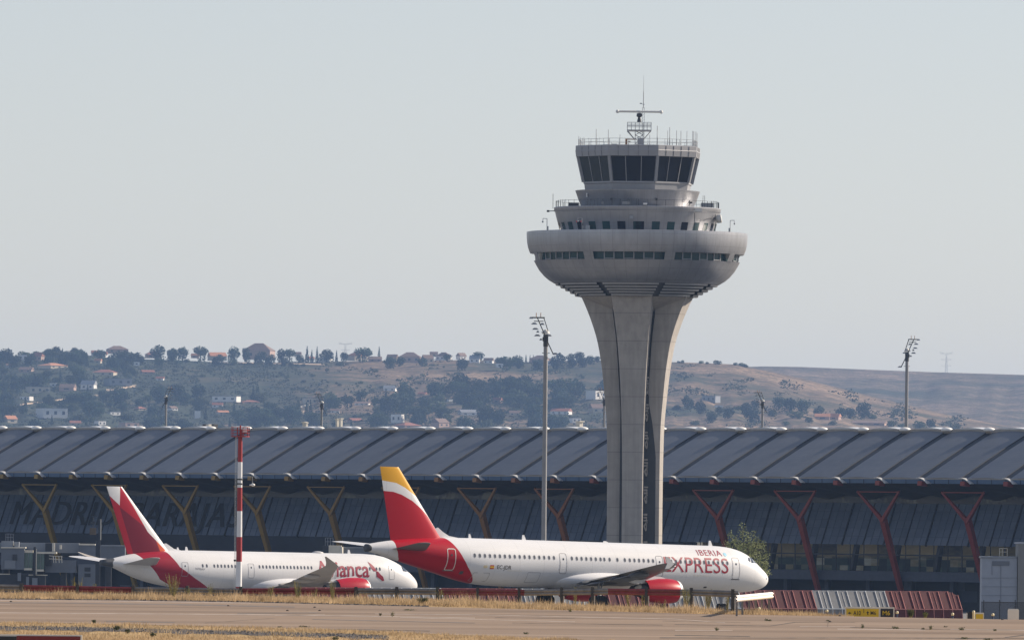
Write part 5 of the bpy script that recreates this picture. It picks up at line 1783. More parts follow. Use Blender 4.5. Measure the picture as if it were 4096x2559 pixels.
for kind, px, base, w in [('round', 2752, 1635, 62), ('round', 2800, 1655, 60), ('bush', 2705, 1640, 50), ('round', 2845, 1690, 52), ('round', 2915, 1672, 54), ('bush', 2880, 1650, 50), ('round', 3005, 1690, 76), ('round', 2985, 1660, 60), ('round', 3020, 1636, 44), ('bush', 2955, 1640, 44), ('round', 3115, 1640, 64), ('round', 3160, 1650, 70), ('round', 3210, 1654, 66), ('bush', 3085, 1665, 60), ('bush', 3180, 1672, 70), ('round', 3275, 1668, 52), ('round', 3362, 1672, 50), ('round', 3400, 1674, 54), ('round', 3455, 1672, 72), ('bush', 3490, 1674, 46), ('bush', 3575, 1706, 60), ('bush', 3610, 1712, 50), ('bush', 3680, 1714, 66), ('round', 3725, 1718, 50), ('cypress', 3803, 1715, 10), ('bush', 3830, 1716, 36), ('cypress', 2804, 1608, 9), ('bush', 2780, 1700, 50), ('bush', 3330, 1700, 40), ('bush', 3240, 1690, 50), ('bush', 3140, 1700, 40)]:
    plant(kind, px, base, w, LR[kind], GR[kind])
for px, w in ((2715, 16), (2733, 20), (2808, 22), (2828, 16), (2870, 30), (2945, 20), (2962, 22), (2978, 26), (2985, 18)):
    plant('bush', px, lin(SKY1, px) + 3, w * 1.3, 'small scrubby bush on the skyline of the right hill', 'bushes on the right skyline')

M['leaf_scrub'] = leaf_mat('leaf_scrub', (0.055, 0.062, 0.038), 0.45)
b = MB()
rs = random.Random(77)
for _ in range(9000):
    px, t = rs.uniform(-60, 3900), rs.random() ** 0.8
    top = lin(SKY1, px)
    py = 1760 + (top + 4 - 1760) * t
    k = noise.noise(Vector((px * 0.009, py * 0.022, 2.0))) + 0.5 * noise.noise(Vector((px * 0.035, py * 0.07, 8.0)))
    lim = -0.30 if px < 1180 else (0.12 if px < 2500 else 0.26)
    if px > 1180 and py > 1590 and px < 2500: lim = -0.2
    if k < lim or not clear_of_houses(px, py, 10): continue
    p = hill1(px, py)
    rr_ = rs.uniform(1.2, 4.2)
    for q in range(6):
        c_ = p + Vector((rs.gauss(0, rr_), rs.gauss(0, rr_), rs.uniform(0.0, rr_ * 0.8)))
        sz = rs.uniform(0.7, 1.9)
        u = Vector((rs.uniform(-1, 1), rs.uniform(-1, 1), rs.uniform(-0.6, 0.6))).normalized() * sz
        v = u.orthogonal().normalized() * sz * 0.7
        b.add([c_ - u, c_ - v, c_ + u, c_ + v], [(0, 1, 2, 3)])
tag(b.build('hillside_scrub', M['leaf_scrub']), kind='stuff')
# ---------------------------------------------------------------- houses of the hillside
mm('plaster_white', (0.74, 0.72, 0.68), 0.8, var=0.06)
mm('plaster_cream', (0.52, 0.45, 0.34), 0.8, var=0.08)
mm('plaster_pink', (0.42, 0.29, 0.23), 0.8, var=0.08)
mm('tile_red', (0.30, 0.115, 0.075), 0.8, var=0.2)
mm('tile_brown', (0.20, 0.13, 0.10), 0.8, var=0.2)
mm('tile_orange', (0.50, 0.22, 0.11), 0.8, var=0.15)
mm('roof_grey', (0.25, 0.26, 0.28), 0.7, var=0.15)
mm('house_window', (0.05, 0.055, 0.065), 0.3)
def house(px, base, wpx, hpx, wall, roof, label, kind='gable', rz=None, nwin=2, group=None, roofh=0.45):
    p = hill1(px, base)
    s = p.y / F
    w, h = wpx * s, hpx * s * 1.05
    d = w * 0.75
    rz = rt.uniform(-0.5, 0.9) if rz is None else rz
    t = thing('house', label, 'house', (p.x, p.y + d * 0.3, p.z - 0.6), rz, group)
    wh = h * (1 - roofh) if kind != 'flat' else h
    b = MB(); b.box((0, 0, wh / 2), (w, d, wh))
    wl = b.build('wall', M[wall], t)
    if kind == 'flat':
        b = MB(); b.box((0, 0, wh + 0.15), (w * 1.04, d * 1.04, 0.3)); b.build('roof', M[roof], t)
    elif kind == 'gable':
        b = MB(); o = 0.5
        rh = h * roofh
        b.add([(-w / 2 - o, -d / 2 - o, wh - 0.1), (w / 2 + o, -d / 2 - o, wh - 0.1), (w / 2 + o, d / 2 + o, wh - 0.1), (-w / 2 - o, d / 2 + o, wh - 0.1), (-w / 2 - o, 0, wh + rh), (w / 2 + o, 0, wh + rh)],
              [(0, 1, 5, 4), (2, 3, 4, 5), (1, 2, 5), (3, 0, 4), (3, 2, 1, 0)])
        rf = b.build('roof', M[roof], t)
        if wpx > 30:
            b = MB(); b.box((w * 0.25, 0.3, wh + rh * 0.9), (0.7, 0.7, 1.6)); b.build('chimney', M['plaster_cream'], rf)
    else:
        b = MB(); o = 0.6
        rh = h * roofh
        b.add([(-w / 2 - o, -d / 2 - o, wh - 0.1), (w / 2 + o, -d / 2 - o, wh - 0.1), (w / 2 + o, d / 2 + o, wh - 0.1), (-w / 2 - o, d / 2 + o, wh - 0.1), (-w * 0.16, 0, wh + rh), (w * 0.16, 0, wh + rh)],
              [(0, 1, 5, 4), (2, 3, 4, 5), (1, 2, 5), (3, 0, 4), (3, 2, 1, 0)])
        rf = b.build('roof', M[roof], t)
        if wpx > 30:
            b = MB(); b.box((-w * 0.2, 0.2, wh + rh * 0.8), (0.7, 0.7, 1.6)); b.build('chimney', M['plaster_cream'], rf)
    if wpx >= 24:
        for i in range(nwin):
            b = MB(); b.box((-w / 2 + w * (i + 0.5) / nwin, -d / 2 - 0.02, wh * 0.55), (w / nwin * 0.34, 0.12, wh * 0.34))
            b.build('window', M['house_window'], t)
    return t
for px, base, w, h, wl, rf, lab, kd, nw in HS:
    house(px, base, w, h, wl, rf, lab, kd, nwin=nw, roofh=0.45 if wl != rf else 0.3)
# earth tracks and a retaining wall on the slope
mm('track_earth', (0.48, 0.36, 0.24), 0.95, var=0.15, scale=0.2)
def strip(name, pts, wpx, m, lift=0.6):
    b = MB(); vs = []
    for (x, y) in pts:
        for dy in (-wpx / 2, wpx / 2):
            p = hill1(x, y + dy); vs.append((p.x, p.y - 1.0, p.z + lift))
    b.add(vs, [(2 * i, 2 * i + 2, 2 * i + 3, 2 * i + 1) for i in range(len(pts) - 1)])
    return b.build(name, m)
def dense(pts, n_=6):
    out = []
    for (a, b_), (c, d) in zip(pts, pts[1:]):
        for k in range(n_): out.append((a + (c - a) * k / n_, b_ + (d - b_) * k / n_))
    return out + [pts[-1]]
for pts, w in (([(80, 1620), (130, 1614), (230, 1602), (320, 1586), (395, 1582)], 6), ([(425, 1562), (480, 1556), (545, 1544)], 9), ([(840, 1450), (980, 1453), (1180, 1456), (1300, 1460)], 5), ([(1170, 1655), (1230, 1650), (1262, 1668)], 14)):
    tag(strip('track', dense(pts), w, M['track_earth']), kind='structure')
b = MB()
pr = None
for x, y in dense([(1110, 1650), (1150, 1645), (1180, 1636), (1240, 1618)], 4):
    p = hill1(x, y)
    if pr: b.bar(pr + Vector((0, -1, 0.4)), p + Vector((0, -1, 0.4)), 0.4, 1.3)
    pr = p
tag(b.build('retaining_wall', M['plaster_white']), 'low white retaining wall curving across the hillside below the cream house', 'wall')

# ---------------------------------------------------------------- electricity pylons on the crest
def pylon(px, base, top, D, label, wide):
    p = P(px, base, D)
    s = D / F
    H = (base - top) * s
    b = MB(); r = 0.17
    w0, w1 = 1.9, 0.6
    def leg(t): return w0 + (w1 - w0) * min(1, t / 0.8)
    for sx in (-1, 1):
        for sy in (-1, 1):
            b.bar((sx * w0, sy * w0, 0), (sx * w1, sy * w1, H * 0.8), r); b.bar((sx * w1, sy * w1, H * 0.8), (sx * w1, sy * w1, H * 0.9), r)
    for k in range(8):
        t0_, t1_ = k / 10, (k + 1) / 10
        for sy in (-1, 1):
            b.bar((-leg(t0_), sy * leg(t0_), H * t0_), (leg(t1_), sy * leg(t1_), H * t1_), r * 0.7)
            b.bar((leg(t0_), sy * leg(t0_), H * t0_), (-leg(t1_), sy * leg(t1_), H * t1_), r * 0.7)
    for t, hw in wide:
        b.bar((-hw, 0, H * t), (hw, 0, H * t), r * 1.2); b.bar((-hw, 0, H * t), (0, 0, H * (t - 0.07)), r * 0.7); b.bar((hw, 0, H * t), (0, 0, H * (t - 0.07)), r * 0.7)
    for sx in (-1, 1): b.bar((sx * 0.4, 0, H * 0.9), (sx * wide[-1][1], 0, H), r)
    o = b.build('lattice_pylon', M['grey_metal'])
    o.location = (p.x, p.y, p.z - 1)
    tag(o, label, 'pylon')
pylon(3785, 1493, 1404, 13200, 'thin grey lattice power pylon on the flat right skyline', [(0.38, 7.4), (0.66, 8.0), (0.93, 10.0)])
pylon(1381, 1440, 1366, 10400, 'thin grey lattice power pylon above the left hill crest', [(0.6, 5.0), (0.93, 8.0)])
# ---------------------------------------------------------------- floodlight masts
mm('mast_steel', (0.27, 0.27, 0.275), 0.6, 0.1, var=0.10, scale=0.6)
def mast_head(root, zt, f, s):
    """carriage, lamps and dome at the top of the pole; f = -1 leans to the left; s = metres per unit"""
    def q(x, z, y=0.0): return Vector((x * s * f, y * s, zt + z * s))
    b = MB()
    for dy in (-0.5, 0.5):
        b.bar(q(1.05, 2.9, dy), q(-0.35, -0.3, dy), 0.11 * s); b.bar(q(-0.35, -0.3, dy), q(-0.95, -1.55, dy), 0.11 * s)
        b.bar(q(0.25, 2.9, dy), q(-0.3, 1.2, dy), 0.09 * s)
    b.bar(q(0.15, 2.95), q(1.75, 2.95), 0.2 * s, 0.16 * s); b.bar(q(0.3, 2.5), q(1.5, 2.5), 0.1 * s)
    b.bar(q(0.55, 1.15), q(-0.2, 1.1), 0.1 * s); b.bar(q(0.45, 0.35), q(-0.2, 0.4), 0.1 * s)
    b.bar(q(-0.5, -1.4), q(0.45, -1.4), 0.08 * s)
    b.build('lamp_carriage', M['dark_metal'], root)
    for x, z, w in ((1.45, 2.2, 0.8), (0.45, 2.15, 0.6), (1.3, 1.55, 0.85), (1.0, 1.2, 0.4), (1.05, 0.75, 0.85), (0.6, 0.25, 0.4), (-1.15, -1.5, 0.7), (-0.45, 0.75, 0.6), (1.85, 2.9, 0.5)):
        b = MB()
        c = q(x, z)
        b.add([c + Vector((-w / 2 * s, -0.3 * s, -0.09 * s)), c + Vector((w / 2 * s, -0.3 * s, -0.09 * s)), c + Vector((w / 2 * s, 0.3 * s, -0.09 * s)), c + Vector((-w / 2 * s, 0.3 * s, -0.09 * s)),
               c + Vector((-w / 5 * s, -0.15 * s, 0.13 * s)), c + Vector((w / 5 * s, -0.15 * s, 0.13 * s)), c + Vector((w / 5 * s, 0.15 * s, 0.13 * s)), c + Vector((-w / 5 * s, 0.15 * s, 0.13 * s))],
              [(3, 2, 1, 0), (4, 5, 6, 7), (0, 1, 5, 4), (1, 2, 6, 5), (2, 3, 7, 6), (3, 0, 4, 7)])
        b.build('floodlight', M['grey_metal'], root)
    b = MB()
    b.tube(q(0, -0.6), q(0, 0.9), 0.32 * s, n=12); b.box(q(0.05, 0.3), (0.7 * s, 0.6 * s, 0.5 * s))
    b.build('mast_collar', M['dark_metal'], root)
    b = MB(); b.smooth = True
    b.ball(q(0, 0.95), 0.47 * s, None, 0.55 * s, 16, 7, 0.0)
    b.build('dome_cap', M['offwhite'], root)
    for x in (0.65, 1.2):
        b = MB(); b.tube(q(x, 3.0), q(x, 3.55), 0.045 * s, n=6)
        b.build('warning_light', M['rust'], root)
def mast(px, ptop, D, f, r, label, group=None, lean=0.0, base=None):
    top = P(px, ptop, D)
    gz = base if base is not None else ground_z(top.x, D)
    t = thing('floodlight_mast', label, 'floodlight mast', (top.x, D, gz), 0, group)
    zt = top.z - gz
    b = MB(); b.smooth = True
    b.tube((0, 0, 0), (0, 0, zt), r * 1.12, r * 0.86, 20)
    b.build('pole', M['mast_steel'], t, autosmooth=50)
    if r > 0.2:
        b = MB(); z = (zt * 0.30)
        b.tube((0, 0, zt * 0.42), (0, 0, zt * 0.42 + 0.12), r * 1.1, n=16)
        b.build('pole_joint', M['mast_steel'], t)
    mast_head(t, zt, f, r / 0.30)
    return t
mast(2183, 1366, 1000, -1, 0.27, 'tall grey floodlight mast behind the red-tailed jet, head leaning left')
mast(3628, 1430, 1750, 1, 0.36, 'grey floodlight mast rising behind the terminal at far right, head leaning right')
mast(664, 1606, 2500, 1, 0.36, 'floodlight mast above the terminal ridge near the left chimneys, head leaning right', base=-7)
mast(1287, 1628, 2500, -1, 0.36, 'floodlight mast above the terminal ridge between the cream chimneys, head leaning left', base=-7)
mast(3050, 1622, 2300, -1, 0.34, 'floodlight mast above the terminal ridge right of the control tower', base=-7)
mast(2417, 1612, 2300, -1, 0.34, 'floodlight mast half hidden by the left edge of the tower shaft', base=-7)

# ---------------------------------------------------------------- striped pole with a railed platform
SP = 720.0
p = P(961, 1745, SP)
gz = ground_z(p.x, SP)
sp = thing('striped_pole', 'red and white banded pole with a railed platform, in front of the wide-body jet', 'pole', (p.x, SP, gz))
mm('band_red', (0.33, 0.018, 0.022), 0.45, var=0.10)
mm('band_white', (0.76, 0.76, 0.76), 0.4, var=0.05)
ys_b = [1745, 1847, 1949, 2043, 2146, 2245, 2345, 2470]
for i in range(7):
    z0, z1 = P(960, ys_b[i + 1], SP).z - gz, P(960, ys_b[i], SP).z - gz
    if i == 6: z0 = 0
    r0, r1 = 0.175 + 0.012 * (i + 1), 0.175 + 0.012 * i
    b = MB(); b.smooth = True
    b.tube((0, 0, z0), (0, 0, z1), r0, r1, 20)
    b.build('pole_band', M['band_red'] if i % 2 == 0 else M['band_white'], sp, autosmooth=50)
zt = P(960, 1745, SP).z - gz
b = MB()
b.lathe([(0.2, zt - 0.06), (0.74, zt - 0.04), (0.74, zt + 0.04), (0.0, zt + 0.05)], 20)
for k in range(10):
    a = 2 * math.pi * k / 10
    b.bar((0.73 * math.cos(a), 0.73 * math.sin(a), zt), (0.73 * math.cos(a), 0.73 * math.sin(a), zt + 0.74), 0.04)
for hh in (0.25, 0.5, 0.74):
    b.lathe([(0.71, zt + hh - 0.02), (0.755, zt + hh - 0.02), (0.755, zt + hh + 0.02), (0.71, zt + hh + 0.02), (0.71, zt + hh - 0.02)], 20)
b.build('platform_cage', M['band_red'], sp)
b = MB(); b.tube((0, 0, zt), (0, 0, zt + 0.9), 0.06, n=8); b.box((0.05, 0, zt + 0.3), (0.16, 0.16, 0.5))
b.build('beacon_post', M['band_red'], sp)
b = MB(); b.box((0.38, 0.1, zt + 0.5), (0.42, 0.4, 0.32)); b.build('lamp_box', M['lamp_white'], sp)
b = MB()
for sx in (-0.37, -0.29):
    b.bar((sx, -0.12, 0), (sx, -0.12, zt), 0.025)
for k in range(44): b.bar((-0.37, -0.12, 0.3 * k), (-0.29, -0.12, 0.3 * k), 0.02)
b.build('ladder', M['offwhite'], sp)
b = MB()
for py in (1916, 1934):
    z = P(960, py, SP).z - gz
    b.lathe([(0.22, z - 0.05), (0.245, z - 0.05), (0.245, z + 0.05), (0.22, z + 0.05)], 16)
b.box((-0.33, -0.12, P(960, 2240, SP).z - gz), (0.18, 0.15, 0.14))
b.build('clamp_band', M['black'], sp)
b = MB()
z = P(960, 1905, SP).z - gz
b.bar((0.2, 0, z), (1.05, 0, z), 0.03); b.bar((1.0, 0, z), (1.02, 0, z - 0.65), 0.03)
b.build('camera_arm', M['offwhite'], sp)
b = MB(); b.smooth = True
b.ball((1.05, 0, z - 0.66), 0.17, 0.14, 0.12, 10, 6); b.box((0.9, 0, z - 0.66), (0.25, 0.12, 0.1))
b.build('camera_dome', M['lamp_white'], sp)

# ---------------------------------------------------------------- jet bridges
mm('bridge_grey', (0.135, 0.155, 0.19), 0.55, 0.1, var=0.12, scale=0.5)
mm('bridge_light', (0.21, 0.235, 0.275), 0.55, 0.1, var=0.10, scale=0.5)
mm('bridge_dark', (0.030, 0.035, 0.047), 0.6, var=0.2)
mm('bridge_cream', (0.66, 0.62, 0.52), 0.6, var=0.08)
mm('bridge_glass', (0.07, 0.13, 0.12), 0.15, 0.0, 0.6, var=0.25, scale=0.6)
def pbox(b, x0, x1, y0, y1, D, depth, off=0.0):
    """box filling a photo rectangle at distance D, depth metres deep, as local coordinates of the bridge root"""
    a, c = P(x0, y1, D), P(x1, y0, D)
    m = (a + c) / 2 - BR
    return b.box((m.x, m.y + depth / 2 + off, m.z), (abs(c.x - a.x), depth, abs(c.z - a.z)))
JD = 1400.0
BR = P(180, 2360, JD)
BR.z = -7.0
jb = thing('jet_bridge', 'grey jet bridge with green glazed sections at the left edge', 'jet bridge', BR)
def jpart(name, key, rects, D=JD, depth=2.5, parent=None):
    b = MB()
    for r in rects:
        pbox(b, *r[:4], D + (r[5] if len(r) > 5 else 0), r[4] if len(r) > 4 else depth)
    return b.build(name, M[key], parent or jb)
jpart('corridor', 'bridge_light', [(-160, 315, 2172, 2206, 3.0, 3.0)])
jpart('end_corridor', 'bridge_grey', [(314, 500, 2181, 2236, 3.0, 2.0)])
jpart('corridor_cap', 'bridge_cream', [(316, 381, 2174.5, 2179, 3.2, 1.9)])
jpart('corridor_edge', 'bridge_light', [(404, 500, 2180, 2184, 3.2, 1.8)])
jpart('cab', 'bridge_grey', [(4, 97, 2191, 2276, 3.0, 0.0)])
jpart('cab_panel', 'bridge_light', [(18, 62, 2240, 2272, 0.1, -0.15)])
jpart('cab_window', 'bridge_dark', [(50, 68, 2216, 2240, 0.1, -0.18)])
jpart('cab_roof', 'bridge_cream', [(4, 102, 2187, 2191, 3.2, -0.2)])
jpart('roof_box', 'bridge_light', [(5, 52, 2163, 2187, 2.0, 1.0), (57, 76, 2166, 2187, 2.0, 1.0)])
jpart('roof_post', 'bridge_cream', [(52.5, 56.5, 2168, 2180, 0.4, 0.9)])
b = MB()
def pline(x0, y0, x1, y1, D, w): b.bar(P(x0, y0, D) - BR, P(x1, y1, D) - BR, w)
for y in (2134, 2148): pline(23, y, 53, y, JD + 1, 0.06)
for x in (23, 32, 43, 53): pline(x, 2134, x, 2163, JD + 1, 0.06)
b.build('roof_railing', M['bridge_light'], jb)
for r in ((97, 131, 2208, 2276), (147, 177, 2212, 2282)):
    g = jpart('glazed_section', 'bridge_glass', [(*r, 2.4, 0.4)])
    jpart('glazing_post', 'bridge_light', [((r[0] + r[1]) / 2 - 0.8, (r[0] + r[1]) / 2 + 0.8, r[2], r[3], 0.06, 0.3)], parent=g)
jpart('top_beam', 'bridge_cream', [(98, 131, 2200, 2209, 2.6, 0.25), (147, 226, 2206.5, 2213, 2.6, 0.25)])
jpart('bottom_beam', 'bridge_cream', [(96, 128, 2271, 2279, 2.6, 0.22), (146, 175, 2276, 2284, 2.6, 0.22)])
jpart('lift_column', 'bridge_cream', [(143, 147, 2194, 2296, 0.4, 0.0)])
jpart('lift_frame', 'bridge_dark', [(133, 143, 2186, 2300, 0.8, 0.2), (177, 205, 2214, 2262, 1.0, 1.4)])
jpart('door_box', 'bridge_dark', [(181, 208, 2171, 2203, 1.0, 0.9)])
jpart('door_leaf', 'bridge_cream', [(208.5, 219, 2170, 2204, 0.5, 0.9), (238, 246, 2178, 2195, 0.4, 0.9)])
b = MB()
for x in (213, 222, 235, 246): pline(x, 2222, x + 2, 2250, JD, 0.10)
for y in (2222, 2234): pline(196, y - 1, 250, y + 3, JD, 0.09)
b.build('service_stair', M['bridge_cream'], jb)
jpart('support_block', 'bridge_grey', [(180, 305, 2240, 2288, 2.0, 2.0), (312, 385, 2256, 2362, 2.2, 1.6)])
jpart('block_window', 'bridge_dark', [(338, 362, 2268, 2284, 0.1, 1.52), (338, 362, 2292, 2306, 0.1, 1.52)])
jpart('lower_body', 'bridge_dark', [(-80, 180, 2298, 2372, 2.5, 1.2)])
jpart('guide_rail', 'bridge_cream', [(-40, 40, 2293, 2296, 0.1, 1.0), (114, 190, 2297, 2300, 0.1, 1.0)])
jpart('wheel_bogie', 'bridge_light', [(70, 84, 2290, 2322, 0.6, 0.5), (104, 116, 2306, 2340, 0.5, 0.8), (128, 150, 2310, 2345, 0.5, 0.8)])
# second bridge seen over the wide-body's roof
BR = P(1340, 2360, 1425); BR.z = -7.0
jb2 = thing('jet_bridge', 'grey jet bridge with a roof cage seen over the roof of the wide-body jet', 'jet bridge', BR)
jpart('cab', 'bridge_cream', [(1314, 1366, 2181, 2260, 3.0, 0.0)], 1425, parent=jb2)
jpart('cab_door', 'bridge_dark', [(1289, 1314, 2182, 2260, 2.6, 0.2)], 1425, parent=jb2)
jpart('corridor', 'bridge_grey', [(1372, 1500, 2190, 2262, 2.6, 2.0)], 1425, parent=jb2)
jpart('corridor_edge', 'bridge_light', [(1372, 1500, 2188, 2191, 2.8, 1.9)], 1425, parent=jb2)
b = MB(); b.smooth = True
q = P(1366, 2262, 1425) - BR
b.tube(q, (q.x, q.y, P(1366, 2186, 1425).z - BR.z), 0.25, n=12)
b.build('cab_edge', M['bridge_cream'], jb2)
b = MB()
for y in (2150, 2165): pline(1301, y, 1332, y, 1426, 0.07)
for x in (1301, 1311, 1322, 1332): pline(x, 2150, x, 2181, 1426, 0.08)
b.build('roof_railing', M['bridge_light'], jb2)
b = MB()
for x in (1300, 1360, 1450): b.box((P(x, 2262, 1425).x - BR.x, 2.5, (P(x, 2262, 1425).z - BR.z) / 2), (0.8, 0.8, P(x, 2262, 1425).z - BR.z))
b.build('support_leg', M['bridge_dark'], jb2)
# support legs of the first bridge
BR = P(180, 2360, JD); BR.z = -7.0
b = MB()
for x in (20, 160, 250, 430):
    zt_ = P(x, 2240, JD).z - BR.z
    b.box((P(x, 2240, JD).x - BR.x, 3.6, zt_ / 2), (0.9, 0.9, zt_))
b.build('support_leg', M['bridge_dark'], jb)
# dark equipment mast beside it
em_p = P(398, 2075, 1385)
em = thing('equipment_mast', 'dark slim mast with a brown box and small lamp beside the left jet tail', 'mast', (em_p.x, 1385, -7))
b = MB()
zt = em_p.z + 7
b.box((0, 0, zt / 2), (0.32, 0.32, zt)); b.box((-0.3, 0.1, zt / 2 - 1.6), (0.5, 0.4, zt - 3.4))
b.build('pole', M['bridge_dark'], em)
b = MB(); b.box((0.22, -0.2, zt - 1.6), (0.13, 0.13, 3.2)); b.build('sunlit_pole_edge', M['bridge_cream'], em)  # sunlit edge of the pole put in as a cream strip
b = MB(); b.box((-1.0, 0, zt - 1.9), (0.95, 0.4, 1.05)); b.build('brown_box', mat('brown_box', (0.13, 0.095, 0.06), 0.7), em)
b = MB(); b.tube((-0.95, 0, zt - 1.4), (-0.95, 0, zt + 0.4), 0.05, n=6); b.box((-0.85, 0, zt + 0.5), (0.9, 0.3, 0.15)); b.box((-1.0, 0, zt - 0.6), (0.6, 0.3, 0.5))
b.build('lamp_arm', M['bridge_dark'], em)

# ---------------------------------------------------------------- grey service building at the right edge
BR = P(4010, 2475, 900)
BR.z = ground_z(BR.x, 900)
sb = thing('service_building', 'pale grey panelled service block with louvred vent at the right edge', 'building', BR)
mm('block_blue', (0.30, 0.335, 0.40), 0.6, 0.05, var=0.05, scale=0.8)
mm('block_grey', (0.20, 0.205, 0.21), 0.7, var=0.06)
def sbp(name, key, rects): return jpart(name, key, rects, 900.0, parent=sb)
sbp('wall', 'block_blue', [(3925, 4069, 2228, 2520, 3.5, 0.3)])
sbp('tall_wall', 'block_grey', [(4069, 4190, 2174, 2520, 4.5, 0.0)])
sbp('coping', 'block_blue', [(4067, 4192, 2170, 2174, 4.7, -0.1)])
sbp('roof_edge', 'bridge_light', [(3923, 4069, 2225, 2231, 3.6, 0.2)])
sbp('vent', 'bridge_grey', [(3968, 4038, 2243, 2261, 0.1, 0.24)])
b = MB()
for x in (3968, 4003): pline(x, 2262, x, 2298 if x < 4000 else 2420, 900.25, 0.03)
for y in (2310, 2345, 2380): pline(3926, y, 4068, y, 900.26, 0.02)
b.build('panel_joint', M['bridge_grey'], sb)
b = MB()
for y in (2192, 2206, 2224): pline(3998, y, 4029, y, 901, 0.05)
for x in (3998, 4009, 4029): pline(x, 2191, x, 2226, 901, 0.05)
b.build('roof_railing', M['bridge_cream'], sb)
# ---------------------------------------------------------------- old taxiway in front
def Dq(q): return 378720.0 / (q + 385.2)            # distance of the sloping foreground seen q pixels below the horizon
def on_plane(px, py):
    """point of the foreground slope at a photo pixel"""
    D = Dq(py - (V0 + RHO * (px - U0)))
    p = P(px, py, D); p.z = plane_z(D)
    return p
NEAR = [(-700, 2482), (0, 2489), (330, 2493), (700, 2502), (1100, 2512), (1400, 2520), (1700, 2534), (2000, 2548), (2400, 2566), (3300, 2600), (4800, 2660)]
FAR = [(-700, 2386), (0, 2397), (500, 2401), (1000, 2409), (1700, 2426), (2300, 2441), (2800, 2455), (3300, 2463), (3560, 2468), (3900, 2475), (4096, 2478), (4800, 2492)]
n = NT('worn_concrete')
x, y, z = n.xyz()
long_ = n.mapv(n.co(), (0.010, 0.16, 1))
s1 = n.noise(1.0, 5, long_); s2 = n.noise(1.0, 4, n.mapv(n.co(), (0.012, 0.42, 1))); f = n.noise(3.0, 5)
c = n.mix(n.ramp(s1, [(0.36, 0.0), (0.64, 1.0)]), (0.195, 0.143, 0.104), (0.325, 0.243, 0.179))
c = n.mix(n.m2('MULTIPLY', n.ramp(s2, [(0.58, 0.0), (0.72, 1.0)]), 0.55), c, (0.40, 0.33, 0.28))
c = n.mix(n.m2('MULTIPLY', n.ramp(s2, [(0.26, 1.0), (0.40, 0.0)]), 0.55), c, (0.15, 0.12, 0.10))
c = n.mix(n.m2('MULTIPLY', n.ramp(f, [(0.5, 0.0), (0.8, 1.0)]), 0.25), c, (0.20, 0.155, 0.125))
n.bump(f, 0.2, 0.02)
M['worn_concrete'] = n.fin(c, 0.95, 0, 0.15)
b = MB()
pxs = [-700 + 50 * i for i in range(111)]
rows = 10
vs = []
for j in range(rows + 1):
    for px in pxs:
        yn, yf = lin(NEAR, px), lin(FAR, px)
        dn, df = Dq(yn - (V0 + RHO * (px - U0))), Dq(yf - (V0 + RHO * (px - U0)))
        D = dn + (df - dn) * j / rows
        X = (px - U0) / F * D
        vs.append((X, D, plane_z(D) + 0.02))
m_ = len(pxs)
b.add(vs, [(j * m_ + i, j * m_ + i + 1, (j + 1) * m_ + i + 1, (j + 1) * m_ + i) for j in range(rows) for i in range(m_ - 1)])
tag(b.build('taxiway', M['worn_concrete']), kind='structure')
def ribbon(name, pts, w, m, lift=0.026, jit=0.0):
    """thin painted or cracked line on the taxiway; pts are photo pixels, w metres across (in depth)"""
    b = MB(); vs = []
    P_ = []
    for (x0, y0), (x1, y1) in zip(pts, pts[1:]):
        k = max(2, int(abs(x1 - x0) / 25))
        P_ += [(x0 + (x1 - x0) * i / k, y0 + (y1 - y0) * i / k) for i in range(k)]
    P_.append(pts[-1])
    for px, py in P_:
        p = on_plane(px, py)
        ww = w * (1 + jit * rt.uniform(-0.6, 0.6))
        oy = jit * rt.uniform(-0.1, 0.1)
        vs += [(p.x, p.y - ww / 2 + oy, plane_z(p.y - ww / 2 + oy) + lift), (p.x, p.y + ww / 2 + oy, plane_z(p.y + ww / 2 + oy) + lift)]
    b.add(vs, [(2 * i, 2 * i + 2, 2 * i + 3, 2 * i + 1) for i in range(len(P_) - 1)])
    return tag(b.build(name, m), kind='structure')
mm('faded_line', (0.40, 0.325, 0.27), 0.9, var=0.22, scale=0.6)
mm('crack_dark', (0.085, 0.070, 0.058), 0.95, var=0.3)
mm('rubber_streak', (0.16, 0.135, 0.12), 0.9, var=0.2, scale=0.5)
mm('edge_pale', (0.36, 0.30, 0.26), 0.9, var=0.12, scale=0.5)
for pts, w in (([(-100, 2450), (400, 2454), (900, 2457), (1400, 2463), (1900, 2472)], 0.5), ([(-100, 2418), (40, 2418.5)], 0.35), ([(1100, 2461), (1300, 2459)], 0.3), ([(1500, 2455), (1900, 2459)], 0.4), ([(1900, 2459), (2700, 2476), (2900, 2491)], 0.35), ([(2700, 2521), (2930, 2521)], 0.4), ([(3350, 2516), (3700, 2520)], 0.5), ([(3800, 2517), (4200, 2522)], 0.5), ([(-100, 2401), (450, 2404), (1000, 2412)], 0.5), ([(3200, 2505), (3420, 2507)], 0.3), ([(1600, 2470), (2300, 2487)], 0.35)):
    ribbon('painted_line', pts, w * 2.6, M['faded_line'], jit=0.4)
for pts, w in (([(-100, 2410), (300, 2412), (700, 2418), (1180, 2428)], 0.7), ([(950, 2454), (1280, 2451)], 0.5), ([(420, 2484), (700, 2490)], 0.5), ([(1250, 2477), (1900, 2492)], 0.4)):
    ribbon('tyre_streak', pts, w * 2.6, M['rubber_streak'], 0.028, jit=0.6)
